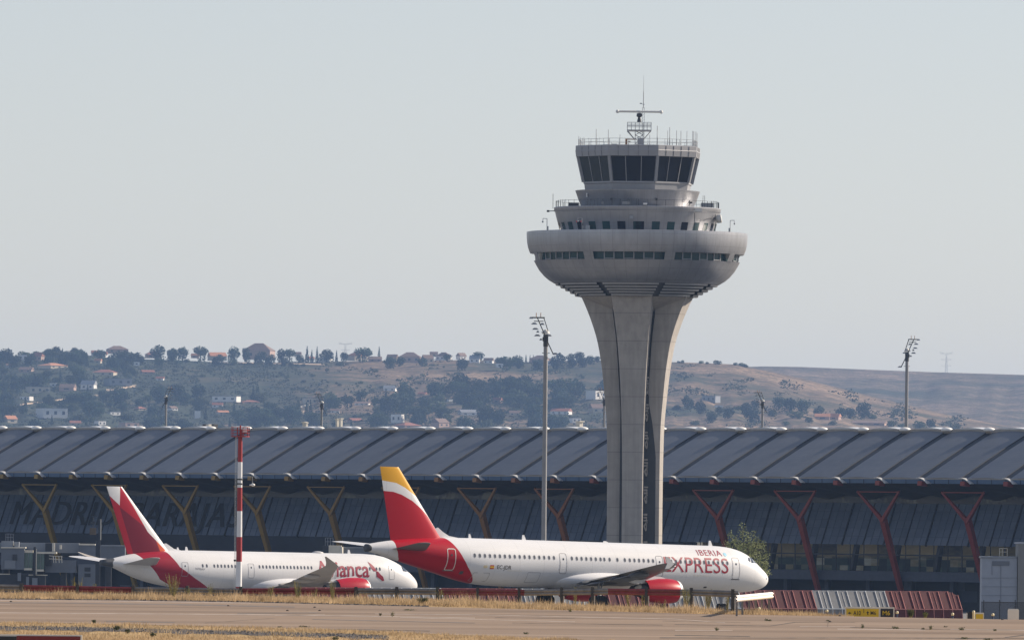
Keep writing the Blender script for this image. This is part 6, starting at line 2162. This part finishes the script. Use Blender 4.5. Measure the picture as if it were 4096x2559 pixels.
for pts, w in (([(2640, 2551), (4200, 2553)], 0.32), ([(2700, 2541), (3000, 2546)], 0.4), ([(2700, 2498), (3080, 2504)], 0.18), ([(3080, 2504), (3180, 2489)], 0.28), ([(3180, 2489), (3420, 2489)], 0.12), ([(3310, 2507), (3313, 2491)], 0.15), ([(3400, 2509), (3700, 2516)], 0.18), ([(4020, 2550), (4100, 2540)], 0.3), ([(3820, 2556), (4020, 2552)], 0.2), ([(2650, 2484), (3000, 2490)], 0.12), ([(820, 2492), (1100, 2473)], 0.10), ([(1350, 2516), (1720, 2524)], 0.25), ([(2050, 2492), (2650, 2500)], 0.14), ([(3700, 2516), (4200, 2520)], 0.14), ([(1980, 2470), (2300, 2474)], 0.12)):
    ribbon('pavement_joint', pts, w * 2.6, M['crack_dark'], 0.030, jit=0.7)

# ---------------------------------------------------------------- dry grass
def translucent(n, c, k):
    m = n.fin(c, 0.85, 0, 0.15)
    t = n.t.nodes.new('ShaderNodeBsdfTranslucent'); n.put(t.inputs['Color'], c)
    x = n.t.nodes.new('ShaderNodeMixShader'); x.inputs[0].default_value = k
    n.t.links.new(n.b.outputs[0], x.inputs[1]); n.t.links.new(t.outputs[0], x.inputs[2]); n.t.links.new(x.outputs[0], n.out.inputs[0])
    return m
n = NT('dry_grass_blade')
oi = n.noise(0.6, 3); o2 = n.noise(9.0, 1)
c = n.mix(n.ramp(oi, [(0.3, 0.0), (0.7, 1.0)]), (0.38, 0.275, 0.16), (0.68, 0.52, 0.32))
c = n.mix(n.m2('MULTIPLY', n.ramp(o2, [(0.52, 0.0), (0.7, 1.0)]), 0.6), c, (0.22, 0.155, 0.085))
pat = n.noise(0.9, 4, n.mapv(n.co(), (1, 0.3, 1)))
c = n.mix(n.m2('MULTIPLY', n.ramp(pat, [(0.5, 0.0), (0.66, 1.0)]), 0.6), c, (0.26, 0.19, 0.11))
M['dry_grass'] = translucent(n, c, 0.5)
rg = random.Random(5)
def blade(b, x, y, z, h, w, rr):
    a = rr.uniform(0, 6.28); lx, ly = rr.uniform(-0.35, 0.35) * h, rr.uniform(-0.3, 0.3) * h
    dx, dy = w * math.cos(a), w * math.sin(a) * 0.4
    b.add([(x - dx, y - dy, z), (x + dx, y + dy, z), (x + lx, y + ly, z + h)], [(0, 1, 2)])
b = MB()
for _ in range(46000):
    px = rg.uniform(-60, 3420)
    xh = V0 + RHO * (px - U0)
    X0_ = (px - U0) / F * 475
    d0 = Dq(lin(FAR, px) - xh) + (1.9 if px < 1700 else max(0.1, 1.9 - (px - 1700) * 0.004))
    d1 = lin(CREST, X0_) + 3.0
    if d1 - d0 < 1: d1 = d0 + 1
    D = d0 + (d1 - d0) * rg.random() ** 0.8
    if px > 3150 and rg.random() < (px - 3150) / 300: continue
    X = (px - U0) / F * D
    tall = 0.34 if px < 2900 else 0.26
    clump = 0.55 + 0.75 * max(0, noise.noise(Vector((X * 0.6, D * 0.35, 0))) + 0.4)
    blade(b, X, D, ground_z(X, D), tall * clump * (rg.uniform(0.35, 1.0) if rg.random() < 0.93 else rg.uniform(1.1, 1.7)), rg.uniform(0.012, 0.028), rg)
tag(b.build('dry_grass', M['dry_grass']), kind='stuff')
b = MB()
for _ in range(42000):
    px = rg.uniform(-60, 2900)
    xh = V0 + RHO * (px - U0)
    d1 = Dq(lin(NEAR, px) - xh)
    d0 = 392.0
    if d1 <= d0: continue
    D = d0 + (d1 - d0) * rg.random()
    X = (px - U0) / F * D
    py = xh + (CZ - plane_z(D)) * F / D
    band = math.exp(-((py - (lin(NEAR, px) + 26)) / 15.0) ** 2) * (0.9 + 0.5 * noise.noise(Vector((X * 0.35, D * 0.1, 3))))
    if rg.random() < band * 1.05: continue
    clump = 0.5 + 0.9 * max(0, noise.noise(Vector((X * 0.7, D * 0.4, 5))) + 0.35)
    blade(b, X, D, ground_z(X, D), 0.16 * clump * rg.uniform(0.5, 1.2), rg.uniform(0.014, 0.03), rg)
tag(b.build('dry_grass', M['dry_grass']), kind='stuff')
# dark stony verge between grass and concrete
mm('stony_soil', (0.070, 0.056, 0.046), 0.95, var=0.45, scale=3.0)
mm('pebble_grey', (0.17, 0.15, 0.135), 0.9, var=0.3, scale=2.0)
def verge(name, edge, d_a, d_b, x0, x1, gap=0.0):
    b = MB(); vs = []
    px_ = [x0 + 20 * i for i in range(int((x1 - x0) / 20) + 1)]
    for px in px_:
        D = Dq(lin(edge, px) - (V0 + RHO * (px - U0)))
        a = D + d_a * (1 + 0.35 * noise.noise(Vector((px * 0.01, 1, 0)))); c = D + d_b * (1 + 0.3 * noise.noise(Vector((px * 0.013, 5, 0))))
        for q in (a, c):
            vs.append(((px - U0) / F * q, q, plane_z(q) + 0.012))
    b.add(vs, [(2 * i, 2 * i + 2, 2 * i + 3, 2 * i + 1) for i in range(len(px_) - 1)])
    tag(b.build(name, M['stony_soil']), kind='structure')
    s = MB()
    for _ in range(700):
        px = rg.uniform(x0, x1)
        D = Dq(lin(edge, px) - (V0 + RHO * (px - U0))) + rg.uniform(min(d_a, d_b), max(d_a, d_b))
        r = rg.uniform(0.015, 0.05)
        X = (px - U0) / F * D; z = plane_z(D) + 0.012
        s.add([(X - r, D, z), (X + r, D - r, z), (X + r * 0.4, D + r, z), (X, D, z + r * 1.3)], [(0, 1, 3), (1, 2, 3), (2, 0, 3)])
    tag(s.build('pebbles', M['pebble_grey']), kind='stuff')
verge('stony_verge', FAR, -0.05, 2.3, -80, 1720)
verge('stony_verge', NEAR, -6.0, -13.5, -80, 1560)

# ---------------------------------------------------------------- guard rail on the crest
RAILZ = [(-60, 2334), (0, 2336), (500, 2346), (925, 2351), (1585, 2352), (2100, 2356), (2430, 2352), (2765, 2356), (2950, 2362)]
def rail_d(px): return lin(CREST, (px - U0) / F * 475) + 4.5
def rail_pt(px, drop=0.0):
    D = rail_d(px)
    p = P(px, lin(RAILZ, px), D); p.z -= drop
    return p
gr_o = rail_pt(1450)
gr = thing('guard_rail', 'long low crash barrier of alternating faded red and bare steel lengths on the grassy crest', 'crash barrier', (gr_o.x, gr_o.y, 0))
o3 = Vector((gr_o.x, gr_o.y, 0))
mm('rail_steel', (0.20, 0.185, 0.17), 0.6, 0.1, var=0.25, scale=2.5)
mm('rail_red', (0.16, 0.034, 0.034), 0.65, 0.05, var=0.30, scale=2.5)
mm('rail_red_bright', (0.27, 0.028, 0.028), 0.6, 0.05, var=0.25, scale=2.5)
WB = [(0.0, 0.0), (-0.03, -0.02), (-0.075, -0.06), (-0.085, -0.10), (-0.06, -0.13), (-0.01, -0.165), (-0.06, -0.20), (-0.085, -0.23), (-0.075, -0.27), (-0.03, -0.31), (0.0, -0.33)]
def wbeam(b, pts, side, hue_bands=None):
    """W profile swept along points; side = horizontal unit vector towards the face"""
    rows_ = []
    for p in pts: rows_.append([p + side * (-dx) + Vector((0, 0, dz)) for dx, dz in WB])
    m = len(WB)
    base = len(b.v)
    vs = [q for r in rows_ for q in r]
    fs = [(j * m + i, (j + 1) * m + i, (j + 1) * m + i + 1, j * m + i + 1) for j in range(len(pts) - 1) for i in range(m - 1)]
    b.add(vs, fs)
    if hue_bands:
        k0 = len(b.mi) - len(fs)
        for q in range(len(fs)):
            if q % (m - 1) in hue_bands: b.mi[k0 + q] = 1
for x0, x1, red in ((-60, 95, 0), (95, 527, 1), (527, 970, 0), (970, 1425, 1), (1425, 1755, 0), (1755, 2098, 1), (2098, 2432, 0), (2432, 2720, 1), (2720, 2952, 0)):
    b = MB()
    k = 8
    pts = [rail_pt(x0 + (x1 - x0) * i / k) - o3 for i in range(k + 1)]
    wbeam(b, pts, Vector((0, -1, 0)), (0, 1, 5, 6) if red else None)
    b.build('rail_beam', [M['rail_red'], M['rail_red_bright']] if red else M['rail_steel'], gr)
mm('post_steel', (0.05, 0.05, 0.05), 0.6, 0.1, var=0.25, scale=3)
mm('post_lit', (0.70, 0.68, 0.64), 0.5, 0.1, var=0.1)
for px in (85, 310, 532, 748, 963, 1192, 1424, 1587, 1750, 1911, 2077, 2247, 2370, 2586, 2765, 2931):
    p = rail_pt(px) - o3
    gz_ = ground_z(p.x + o3.x, p.y + o3.y)
    b = MB()
    b.box((p.x, p.y - 0.02, (p.z + 0.09 + gz_) / 2), (0.17, 0.24, p.z + 0.09 - gz_))
    b.box((p.x + 0.075, p.y + 0.02, (p.z + 0.05 + gz_) / 2), (0.02, 0.16, p.z + 0.05 - gz_))
    b.build('post', M['post_steel'], gr)
    b = MB(); b.box((p.x + 0.115, p.y - 0.02, (p.z - 0.36 + gz_) / 2), (0.06, 0.06, max(0.05, p.z - 0.36 - gz_)))
    b.build('post_lit_side', M['post_lit'], gr)  # sunlit side of the post put in as a pale strip
# white end rail that runs away from the viewer
q0, q1 = P(2943, 2380, 452), P(3089, 2366, 474)
er = thing('end_rail', 'short white sunlit rail length on grey posts, turned away at the barrier end', 'crash barrier', (q0.x, q0.y, 0))
b = MB()
o4 = Vector((q0.x, q0.y, 0))
dirv = (q1 - q0).normalized()
sidev = Vector((dirv.y, -dirv.x, 0)).normalized()
wbeam(b, [q0.lerp(q1, i / 6) - o4 for i in range(7)], sidev)
mm('rail_white', (0.82, 0.78, 0.74), 0.5, var=0.06, scale=2)
b.build('rail_beam', M['rail_white'], er)
for t in (0.07, 0.22, 0.40, 0.58, 0.75, 0.95):
    p = q0.lerp(q1, t) - o4
    gz_ = ground_z(p.x + o4.x, p.y + o4.y)
    b = MB(); b.box((p.x - sidev.x * 0.08, p.y, (p.z - 0.1 + gz_) / 2 - 0.02), (0.10, 0.14, p.z - 0.1 - gz_ + 0.1))
    b.build('post', M['rail_steel'], er)

# ---------------------------------------------------------------- blast fence behind the near jet
BFA = R(-20)
e0 = P(3850, 2430, 850)
bf = thing('blast_fence', 'sloping blast fence of alternating dark red and grey-white ribbed sections on the apron', 'blast fence', (e0.x, 850, -1.3), -BFA)
# local +x points right and away; sections run to -x
PX = 7.4
n = NT('fence_red'); a = n.noise(1.2, 4); n.fin(n.mix(a, (0.07, 0.014, 0.018), (0.125, 0.026, 0.028)), 0.7)
M['fence_red'] = n.m
n = NT('fence_white'); a = n.noise(1.2, 4); n.fin(n.mix(a, (0.14, 0.145, 0.15), (0.26, 0.265, 0.27)), 0.7)
M['fence_white'] = n.m
mm('rib_red', (0.58, 0.24, 0.21), 0.6, var=0.25, scale=3)
mm('rib_white', (0.78, 0.78, 0.76), 0.6, var=0.15, scale=3)
ZR, ZT = 0.95, 2.62
bf.rotation_euler = (0, 0, R(20))
LEAN = 1.35
xq = 0.0
for k in range(9):
    red = k % 2 == 0
    b = MB()
    x1_, x0_ = xq, xq - PX
    b.add([(x0_, -0.45, -1.3), (x1_, -0.45, -1.3), (x1_, 0, ZR), (x0_, 0, ZR)], [(0, 1, 2, 3)])
    cut = 0.9 if k == 0 else 0.0
    b.add([(x0_, 0, ZR), (x1_, 0, ZR), (x1_, LEAN * 0.75, ZR + (ZT - ZR) * (0.75 if k == 0 else 1)) if k == 0 else (x1_, LEAN, ZT), (x1_ - cut, LEAN, ZT), (x0_, LEAN, ZT)], [(0, 1, 2, 3, 4)])
    s = b.build('fence_section', M['fence_red' if red else 'fence_white'], bf)
    b = MB()
    for j in range(8):
        xx = x1_ - 0.06 - j * PX / 7.7
        top = 0.8 if (k == 0 and j == 0) else 1.0
        b.bar((xx, -0.28, -0.6), (xx, -0.05, ZR), 0.05); b.bar((xx, -0.05, ZR), (xx, -0.05 + LEAN * top, ZR + (ZT - ZR) * top), 0.05)
    for j in range(0, 8, 2):
        xx = x1_ - 0.55 - j * PX / 7.7
        b.bar((xx, -0.03, ZR), (xx, -0.03 + LEAN * 0.96, ZR + (ZT - ZR) * 0.96), 0.025)
    b.bar((x0_, -0.06, ZR), (x1_, -0.06, ZR), 0.09); b.bar((x0_, LEAN, ZT), (x1_ - cut, LEAN, ZT), 0.045)
    b.build('fence_rib', M['rib_red' if red else 'rib_white'], s)
    xq -= PX

# ---------------------------------------------------------------- mesh fence and cabinet at the right
BR = P(4000, 2470, 700); BR.z = ground_z(BR.x, 700) - 0.3
mf = thing('mesh_fence', 'dark wire mesh fence before the pale service building', 'fence', BR)
for x in range(3935, 4200, 63):
    b = MB(); pline(x, 2398, x, 2480, 700, 0.07); b.build('fence_post', M['dark_metal'], mf)
b = MB()
pline(3925, 2406, 4190, 2409, 700, 0.05)
b.build('top_wire', M['dark_metal'], mf)
b = MB()
for k in range(150): pline(3925 + 1.9 * k, 2408, 3925 + 1.9 * k, 2480, 700.05, 0.013)
for k in range(38): pline(3925, 2408 + 1.9 * k, 4200, 2411 + 1.9 * k, 700.06, 0.013)
b.build('wire_mesh', M['dark_metal'], mf)
cb_p = P(4053, 2478, 470)
cbz = cb_p.z - 0.25
cab = thing('cabinet', 'pale grey square equipment cabinet at the taxiway edge', 'cabinet', (cb_p.x, 470, cbz))
b = MB()
b.box((0, 0, 0.39), (0.56, 0.45, 0.78)); 
b.build('cabinet_body', M['plaster_white'], cab)
b = MB(); b.box((0, 0, 0.80), (0.50, 0.40, 0.05)); b.build('cabinet_lid', M['offwhite'], cab)

# ---------------------------------------------------------------- airfield signs
mm('sign_yellow', (0.62, 0.44, 0.015), 0.5, var=0.08, scale=2)
mm('sign_black', (0.012, 0.013, 0.02), 0.5)
mm('sign_frame', (0.68, 0.67, 0.62), 0.5, var=0.06)
mm('sign_red', (0.16, 0.006, 0.010), 0.45, var=0.08)
def sign_panel(name, x0, x1, y0, y1, D, m, parent, o, dy=0.0, th=0.05):
    a, c = P(x0, y1, D), P(x1, y0, D)
    b = MB(); b.box(((a.x + c.x) / 2 - o.x, dy, (a.z + c.z) / 2 - o.z), (c.x - a.x, th, c.z - a.z))
    return b.build(name, m, parent)
def sign_text(body, x0, x1, y0, y1, D, m, parent, o, dy):
    a, c = P(x0, y1, D), P(x1, y0, D)
    return text_obj('lettering', body, lambda u, v: Vector((a.x + (c.x - a.x) * u - o.x, dy, a.z + (c.z - a.z) * v - o.z)), m, parent, bold=0.01, cuts=1)
def arrow(pts, D, m, parent, o, dy):
    b = MB(); vs = []
    for x, y in pts:
        p = P(x, y, D); vs.append((p.x - o.x, dy, p.z - o.z))
    b.add(vs, [tuple(range(len(vs)))])
    return b.build('arrow', m, parent)
SD = 464.0
o = P(3478, 2470, SD); o.z -= 0.2
s1_ = thing('taxiway_sign', 'low yellow and black taxiway sign in a white frame before the grey-white fence', 'airfield sign', o)
sign_panel('frame', 3380, 3578, 2427, 2476, SD, M['sign_frame'], s1_, o, 0.05, 0.14)
sign_panel('yellow_panel', 3385, 3515, 2433, 2474, SD, M['sign_yellow'], s1_, o, -0.03, 0.03)
sign_panel('black_panel', 3522, 3573, 2433, 2474, SD, M['sign_black'], s1_, o, -0.03, 0.03)
sign_panel('divider', 3454, 3456, 2433, 2450, SD, M['sign_black'], s1_, o, -0.05, 0.012)
sign_text('A10', 3413, 3443, 2441, 2458, SD, M['sign_black'], s1_, o, -0.05)
sign_text('M6', 3482, 3504, 2442, 2457, SD, M['sign_black'], s1_, o, -0.05)
sign_text('M6', 3530, 3560, 2441, 2458, SD, M['sign_yellow'], s1_, o, -0.05)
arrow([(3392, 2450), (3399, 2444), (3399, 2448), (3405, 2448), (3405, 2452), (3399, 2452), (3399, 2456)], SD, M['sign_black'], s1_, o, -0.05)
arrow([(3471, 2442), (3477, 2449), (3473, 2449), (3473, 2457), (3469, 2457), (3469, 2449), (3465, 2449)], SD, M['sign_black'], s1_, o, -0.05)
sign_panel('leg', 3400, 3404, 2470, 2482, SD, M['sign_frame'], s1_, o, 0.05, 0.06)
sign_panel('leg', 3556, 3560, 2470, 2482, SD, M['sign_frame'], s1_, o, 0.05, 0.06)
SD = 466.0
o = P(3900, 2476, SD); o.z -= 0.2
s2_ = thing('taxiway_sign', 'small yellow and black taxiway sign behind a cream post, near the cabinet', 'airfield sign', o)
sign_panel('frame', 3866, 3936, 2449, 2476, SD, M['sign_frame'], s2_, o, 0.05, 0.14)
sign_panel('yellow_panel', 3903, 3932, 2454, 2474, SD, M['sign_yellow'], s2_, o, -0.03, 0.03)
sign_panel('black_panel', 3870, 3899, 2454, 2474, SD, M['sign_black'], s2_, o, -0.03, 0.03)
sign_panel('leg', 3875, 3879, 2470, 2484, SD, M['sign_frame'], s2_, o, 0.05, 0.06)
sign_panel('leg', 3924, 3928, 2470, 2484, SD, M['sign_frame'], s2_, o, 0.05, 0.06)
SD = 330.0
o = P(150, 2700, SD); o.z = ground_z(o.x, SD)
s3_ = thing('red_sign', 'dark red and black sign with a pale frame cut off at the lower left corner', 'airfield sign', o)
sign_panel('frame', -330, 328, 2538, 2650, SD, M['sign_frame'], s3_, o, 0.06, 0.18)
sign_panel('red_panel', 66, 321, 2543.5, 2645, SD, M['sign_red'], s3_, o, -0.045, 0.03)
sign_panel('black_panel', -325, 66, 2543.5, 2645, SD, M['sign_black'], s3_, o, -0.045, 0.03)
for xx in (-250, 250): sign_panel('leg', xx - 6, xx + 6, 2640, 2700, SD, M['sign_frame'], s3_, o, 0.06, 0.08)
mm('post_cream', (0.72, 0.62, 0.38), 0.5, var=0.08)
p = P(3894, 2477, 462)
b = MB(); b.smooth = True
b.lathe([(0.055, -0.1), (0.06, 0.30), (0.075, 0.36), (0.07, 0.44), (0.04, 0.475), (0.003, 0.48)], 14)
mp = b.build('marker_post', M['post_cream'])
mp.location = (p.x, 462, p.z)
tag(mp, 'short cream marker post with a rounded top before the small sign', 'post')
b = MB()
b.add([(-0.36, 0.06, 0.36), (-0.12, 0.06, 0.16), (-0.06, 0.06, 0.20), (-0.06, 0.06, 0.40), (-0.20, 0.06, 0.42)], [(0, 1, 2, 3, 4)])
b.add([(-0.36, 0.09, 0.36), (-0.12, 0.09, 0.16), (-0.06, 0.09, 0.20), (-0.06, 0.09, 0.40), (-0.20, 0.09, 0.42)], [(4, 3, 2, 1, 0)])
b.build('black_shape', M['sign_black'], mp)  # thin black shape left of the post
# taxiway edge lights
for i, (px, py, lab) in enumerate(((3810, 2471, 'small blue taxiway light with a cream top before the red fence end'), (3971, 2473, 'small blue taxiway light with a cream top beside the mesh fence'), (3307, 2458, 'small taxiway light at the tip of the grass strip'), (3588, 2464, 'small cream-topped light just right of the long sign'), (3036, 2448, 'small pale light under the white end rail'))):
    p = on_plane(px, py)
    t = thing('taxiway_light', lab, 'airfield light', (p.x, p.y, p.z), 0, 'taxiway edge lights')
    b = MB(); b.smooth = True
    b.lathe([(0.05, -0.05), (0.045, 0.12), (0.06, 0.14)], 10); b.build('stem', mat('light_blue_stem', (0.03, 0.06, 0.14), 0.5) if 'stemb' not in M else M['stemb'], t)
    b = MB(); b.smooth = True
    b.lathe([(0.06, 0.14), (0.075, 0.18), (0.07, 0.25), (0.004, 0.29)], 10); b.build('lens', M['post_cream'], t)

# ---------------------------------------------------------------- plants near the barrier
M['weed_green'] = leaf_mat('weed_green', (0.16, 0.17, 0.055))
M['weed_dark'] = leaf_mat('weed_dark', (0.055, 0.075, 0.028))
M['stem_yellow'] = mat('stem_yellow', (0.30, 0.26, 0.09), 0.8, var=0.2)
rw = random.Random(21)
def weed(px, ptop, pbase, wpx, label, stems=12, D=None, group=None, m='weed_green', dense_=10, name='weed_plant'):
    p0 = on_plane(px, pbase) if D is None else P(px, pbase, D)
    if D is not None: p0.z = min(p0.z, 99)
    s = p0.y / F
    h, w = (pbase - ptop) * s, wpx * s
    t = thing(name, label, 'weed' if name == 'weed_plant' else 'shrub', p0, 0, group)
    b = MB(); c = MB()
    for k in range(stems):
        a = rw.uniform(0, 6.28); r = w * 0.5 * rw.random() ** 0.6
        tip = Vector((r * math.cos(a), r * math.sin(a) * 0.6, h * rw.uniform(0.55, 1.0)))
        b.bar((rw.uniform(-0.04, 0.04), rw.uniform(-0.04, 0.04), -0.15), tip, 0.016, 0.016, 0.008, 0.008)
        for q in range(dense_):
            f = rw.uniform(0.35, 1.05)
            ctr = tip * f + Vector((rw.uniform(-1, 1), rw.uniform(-1, 1), rw.uniform(-0.5, 0.7))) * 0.07
            sz = rw.uniform(0.012, 0.032)
            u = Vector((rw.uniform(-1, 1), rw.uniform(-1, 1), rw.uniform(-0.8, 0.8))).normalized() * sz
            v = u.orthogonal().normalized() * sz * 0.6
            c.add([ctr - u, ctr - v, ctr + u, ctr + v], [(0, 1, 2, 3)])
    b.build('stem', M['stem_yellow'], t)
    c.build('foliage', M[m], t)
    return t
def gd(px): return lin(CREST, (px - U0) / F * 475) - 0.5
for px, top, base, w, st, lab in ((690, 2288, 2392, 74, 34, 'tall bushy yellow-green weed clump before the barrier under the red jet stripe'), (296, 2302, 2372, 20, 9, 'tall thin weed stalk pair, left one, before the left red rail'), (322, 2308, 2370, 18, 8, 'tall thin weed stalk pair, right one, before the left red rail'),
        (380, 2330, 2376, 26, 14, 'small yellow-green weed in the middle of the left red rail'), (195, 2330, 2372, 34, 10, 'sparse weed over the left end of the left red rail'), (750, 2340, 2388, 28, 8, 'thin weed right of the bushy weed clump'), (840, 2330, 2386, 30, 9, 'sparse weed before the steel rail left of the striped pole'),
        (1080, 2340, 2392, 40, 10, 'sparse weed on the red rail right of the striped pole'), (1190, 2320, 2400, 36, 20, 'leafy weed rising before the wide-body wing'), (1330, 2320, 2402, 34, 18, 'leafy weed just left of the wide-body engine'), (1260, 2345, 2400, 34, 9, 'sparse weed between the two leafy weeds by the wide-body engine'),
        (1770, 2356, 2402, 60, 12, 'thin dry weed tangle before the red rail under the jet tail'), (2300, 2340, 2416, 22, 8, 'thin upright weed stalk before the near jet wing root'), (2512, 2352, 2418, 40, 14, 'weed before the red rail left of the near jet engine'), (2570, 2365, 2428, 30, 10, 'low weed left of the near jet engine post'),
        (2745, 2345, 2440, 44, 32, 'dense yellow-green weed just right of the near jet engine'), (2830, 2356, 2436, 50, 26, 'broad yellow-green weed under the jet nose door'), (2910, 2360, 2438, 20, 14, 'upright weed left of the barrier end post'), (2650, 2396, 2442, 40, 12, 'low weed in the grass below the near jet engine')):
    q = on_plane(px, base)
    weed(px, top, base, w, lab, st)
for px, top, base, w, lab in ((1690, 2388, 2416, 52, 'compact dark green shrub at the grass edge below the jet tail'), (3642, 2436, 2469, 26, 'bright green shrub before the red fence end'), (3702, 2448, 2466, 12, 'small green shrub left of the fence end light')):
    weed(px, top, base, w, lab, 40, None, None, 'weed_dark', 22, 'small_shrub')
weed(3702, 2448, 2468, 18, 'tiny shrub before the red fence ribs', 14, None, None, 'weed_green', 12, 'small_shrub')
for px, top, base, w, lab in ((466, 2500, 2520, 34, 'dark green low shrub in the near grass, right of the red sign'), (1342, 2546, 2560, 30, 'low green shrub in the near grass at the bottom edge'), (510, 2515, 2532, 22, 'small olive weed in the near grass right of the low shrub'), (612, 2530, 2546, 30, 'sparse weed in the near grass'), (375, 2478, 2492, 12, 'small upright weed at the near taxiway edge')):
    weed(px, top, base, w, lab, 22, None, None, 'weed_dark', 14, 'small_shrub')
for i, (px, top, base, w) in enumerate(((3450, 2496, 2513, 8), (3575, 2504, 2515, 8), (3590, 2506, 2515, 16), (3723, 2500, 2518, 14), (3692, 2510, 2518, 8), (3845, 2507, 2520, 28), (3065, 2474, 2483, 8), (3078, 2478, 2484, 12), (1522, 2450, 2463, 6), (1570, 2442, 2466, 10), (2280, 2433, 2447, 10), (3980, 2515, 2523, 10), (2868, 2510, 2522, 9), (3860, 2548, 2556, 30), (3950, 2553, 2562, 50), (2105, 2530, 2536, 20), (1220, 2503, 2508, 60), (1120, 2506, 2510, 30), (1640, 2437, 2441, 60), (3780, 2505, 2508, 12), (3310, 2480, 2484, 10))):
    weed(px, top, base, w, 'small weed tuft growing in a joint of the old taxiway', 7 + int(w / 4), None, 'weed tufts in the taxiway joints', 'weed_dark', 8)
for px, py in ((1259, 2430), (1279, 2443), (913, 2424), (1150, 2443), (3360, 2464), (4010, 2479), (3320, 2487), (44, 2407)):
    p = on_plane(px, py)
    b = MB(); b.smooth = True
    b.ball((0, 0, 0.02), 0.08, 0.07, 0.06, 8, 5)
    o_ = b.build('stone', M['stony_soil']); o_.location = p
    tag(o_, 'small dark stone lying on the old taxiway', 'stone', 'stones on the taxiway')

# ---------------------------------------------------------------- poplar behind the jet nose
TP = 930.0
p = P(2985, 2440, TP)
gz = ground_z(p.x, TP)
s = TP / F
pt = thing('poplar_tree', 'loose green poplar with glinting leaves behind the near jet nose', 'tree', (p.x, TP, gz))
def lz(py): return P(2985, py, TP).z - gz
def lx(px): return (px - 2985) * s
M['leaf_poplar'] = leaf_mat('leaf_poplar', (0.20, 0.205, 0.095), 0.5)
b = MB()
b.tube((0, 0, -0.2), (0.0, 0, lz(2250)), 0.16, 0.10, 8)
tips = [(2962, 2092, 0), (3012, 2122, .3), (2918, 2128, -.4), (3030, 2150, -.3), (3052, 2168, .4), (2940, 2150, .6), (3066, 2215, 0), (2905, 2170, .2), (3060, 2255, -.4), (2985, 2135, -.6), (3045, 2225, .7), (2925, 2200, -.7), (3010, 2180, .8), (2960, 2180, -.9), (2900, 2215, 0), (3068, 2290, .2)]
segs = []
for x_, y_, d in tips:
    root = Vector((0, 0, lz(2330) + (lz(2250) - lz(2330)) * rw.random()))
    tip = Vector((lx(x_), d * 1.2, lz(y_)))
    mid = root.lerp(tip, 0.5) + Vector((lx(x_) * 0.18 + rw.uniform(-.2, .2), d * 0.3, -0.1))
    b.tube(root, mid, 0.06, 0.035, 6); b.tube(mid, tip, 0.035, 0.008, 5)
    segs.append((root, mid, tip))
b.build('trunk', M['bark'], pt)
c = MB()
for root, mid, tip in segs:
    for q in range(250):
        f = rw.random()
        base_ = mid.lerp(tip, (f - 0.35) / 0.65) if f > 0.35 else root.lerp(mid, f / 0.35)
        sp_ = 0.42 * (1.15 - f) + 0.10
        ctr = base_ + Vector((rw.gauss(0, 1), rw.gauss(0, 1), rw.gauss(0, 1))) * sp_
        sz = rw.uniform(0.05, 0.11)
        u = Vector((rw.uniform(-1, 1), rw.uniform(-1, 1), rw.uniform(-1, 1))).normalized() * sz
        v = u.orthogonal().normalized() * sz * 0.75
        c.add([ctr - u, ctr - v, ctr + u, ctr + v], [(0, 1, 2, 3)])
c.build('crown', M['leaf_poplar'], pt)

# ---------------------------------------------------------------- haze
hm = bpy.data.materials.new('haze')
hm.use_nodes = True
hm.node_tree.nodes.clear()
ho = hm.node_tree.nodes.new('ShaderNodeOutputMaterial')
pv = hm.node_tree.nodes.new('ShaderNodeVolumePrincipled')
pv.inputs['Color'].default_value = (0.36, 0.58, 1.0, 1)
pv.inputs['Density'].default_value = 0.000033
pv.inputs['Anisotropy'].default_value = 0.0
hm.node_tree.links.new(pv.outputs[0], ho.inputs['Volume'])
b = MB()
b.box((0, 8200, 112), (7200, 17000, 244))
hz = b.build('haze', hm)
tag(hz, kind='stuff')
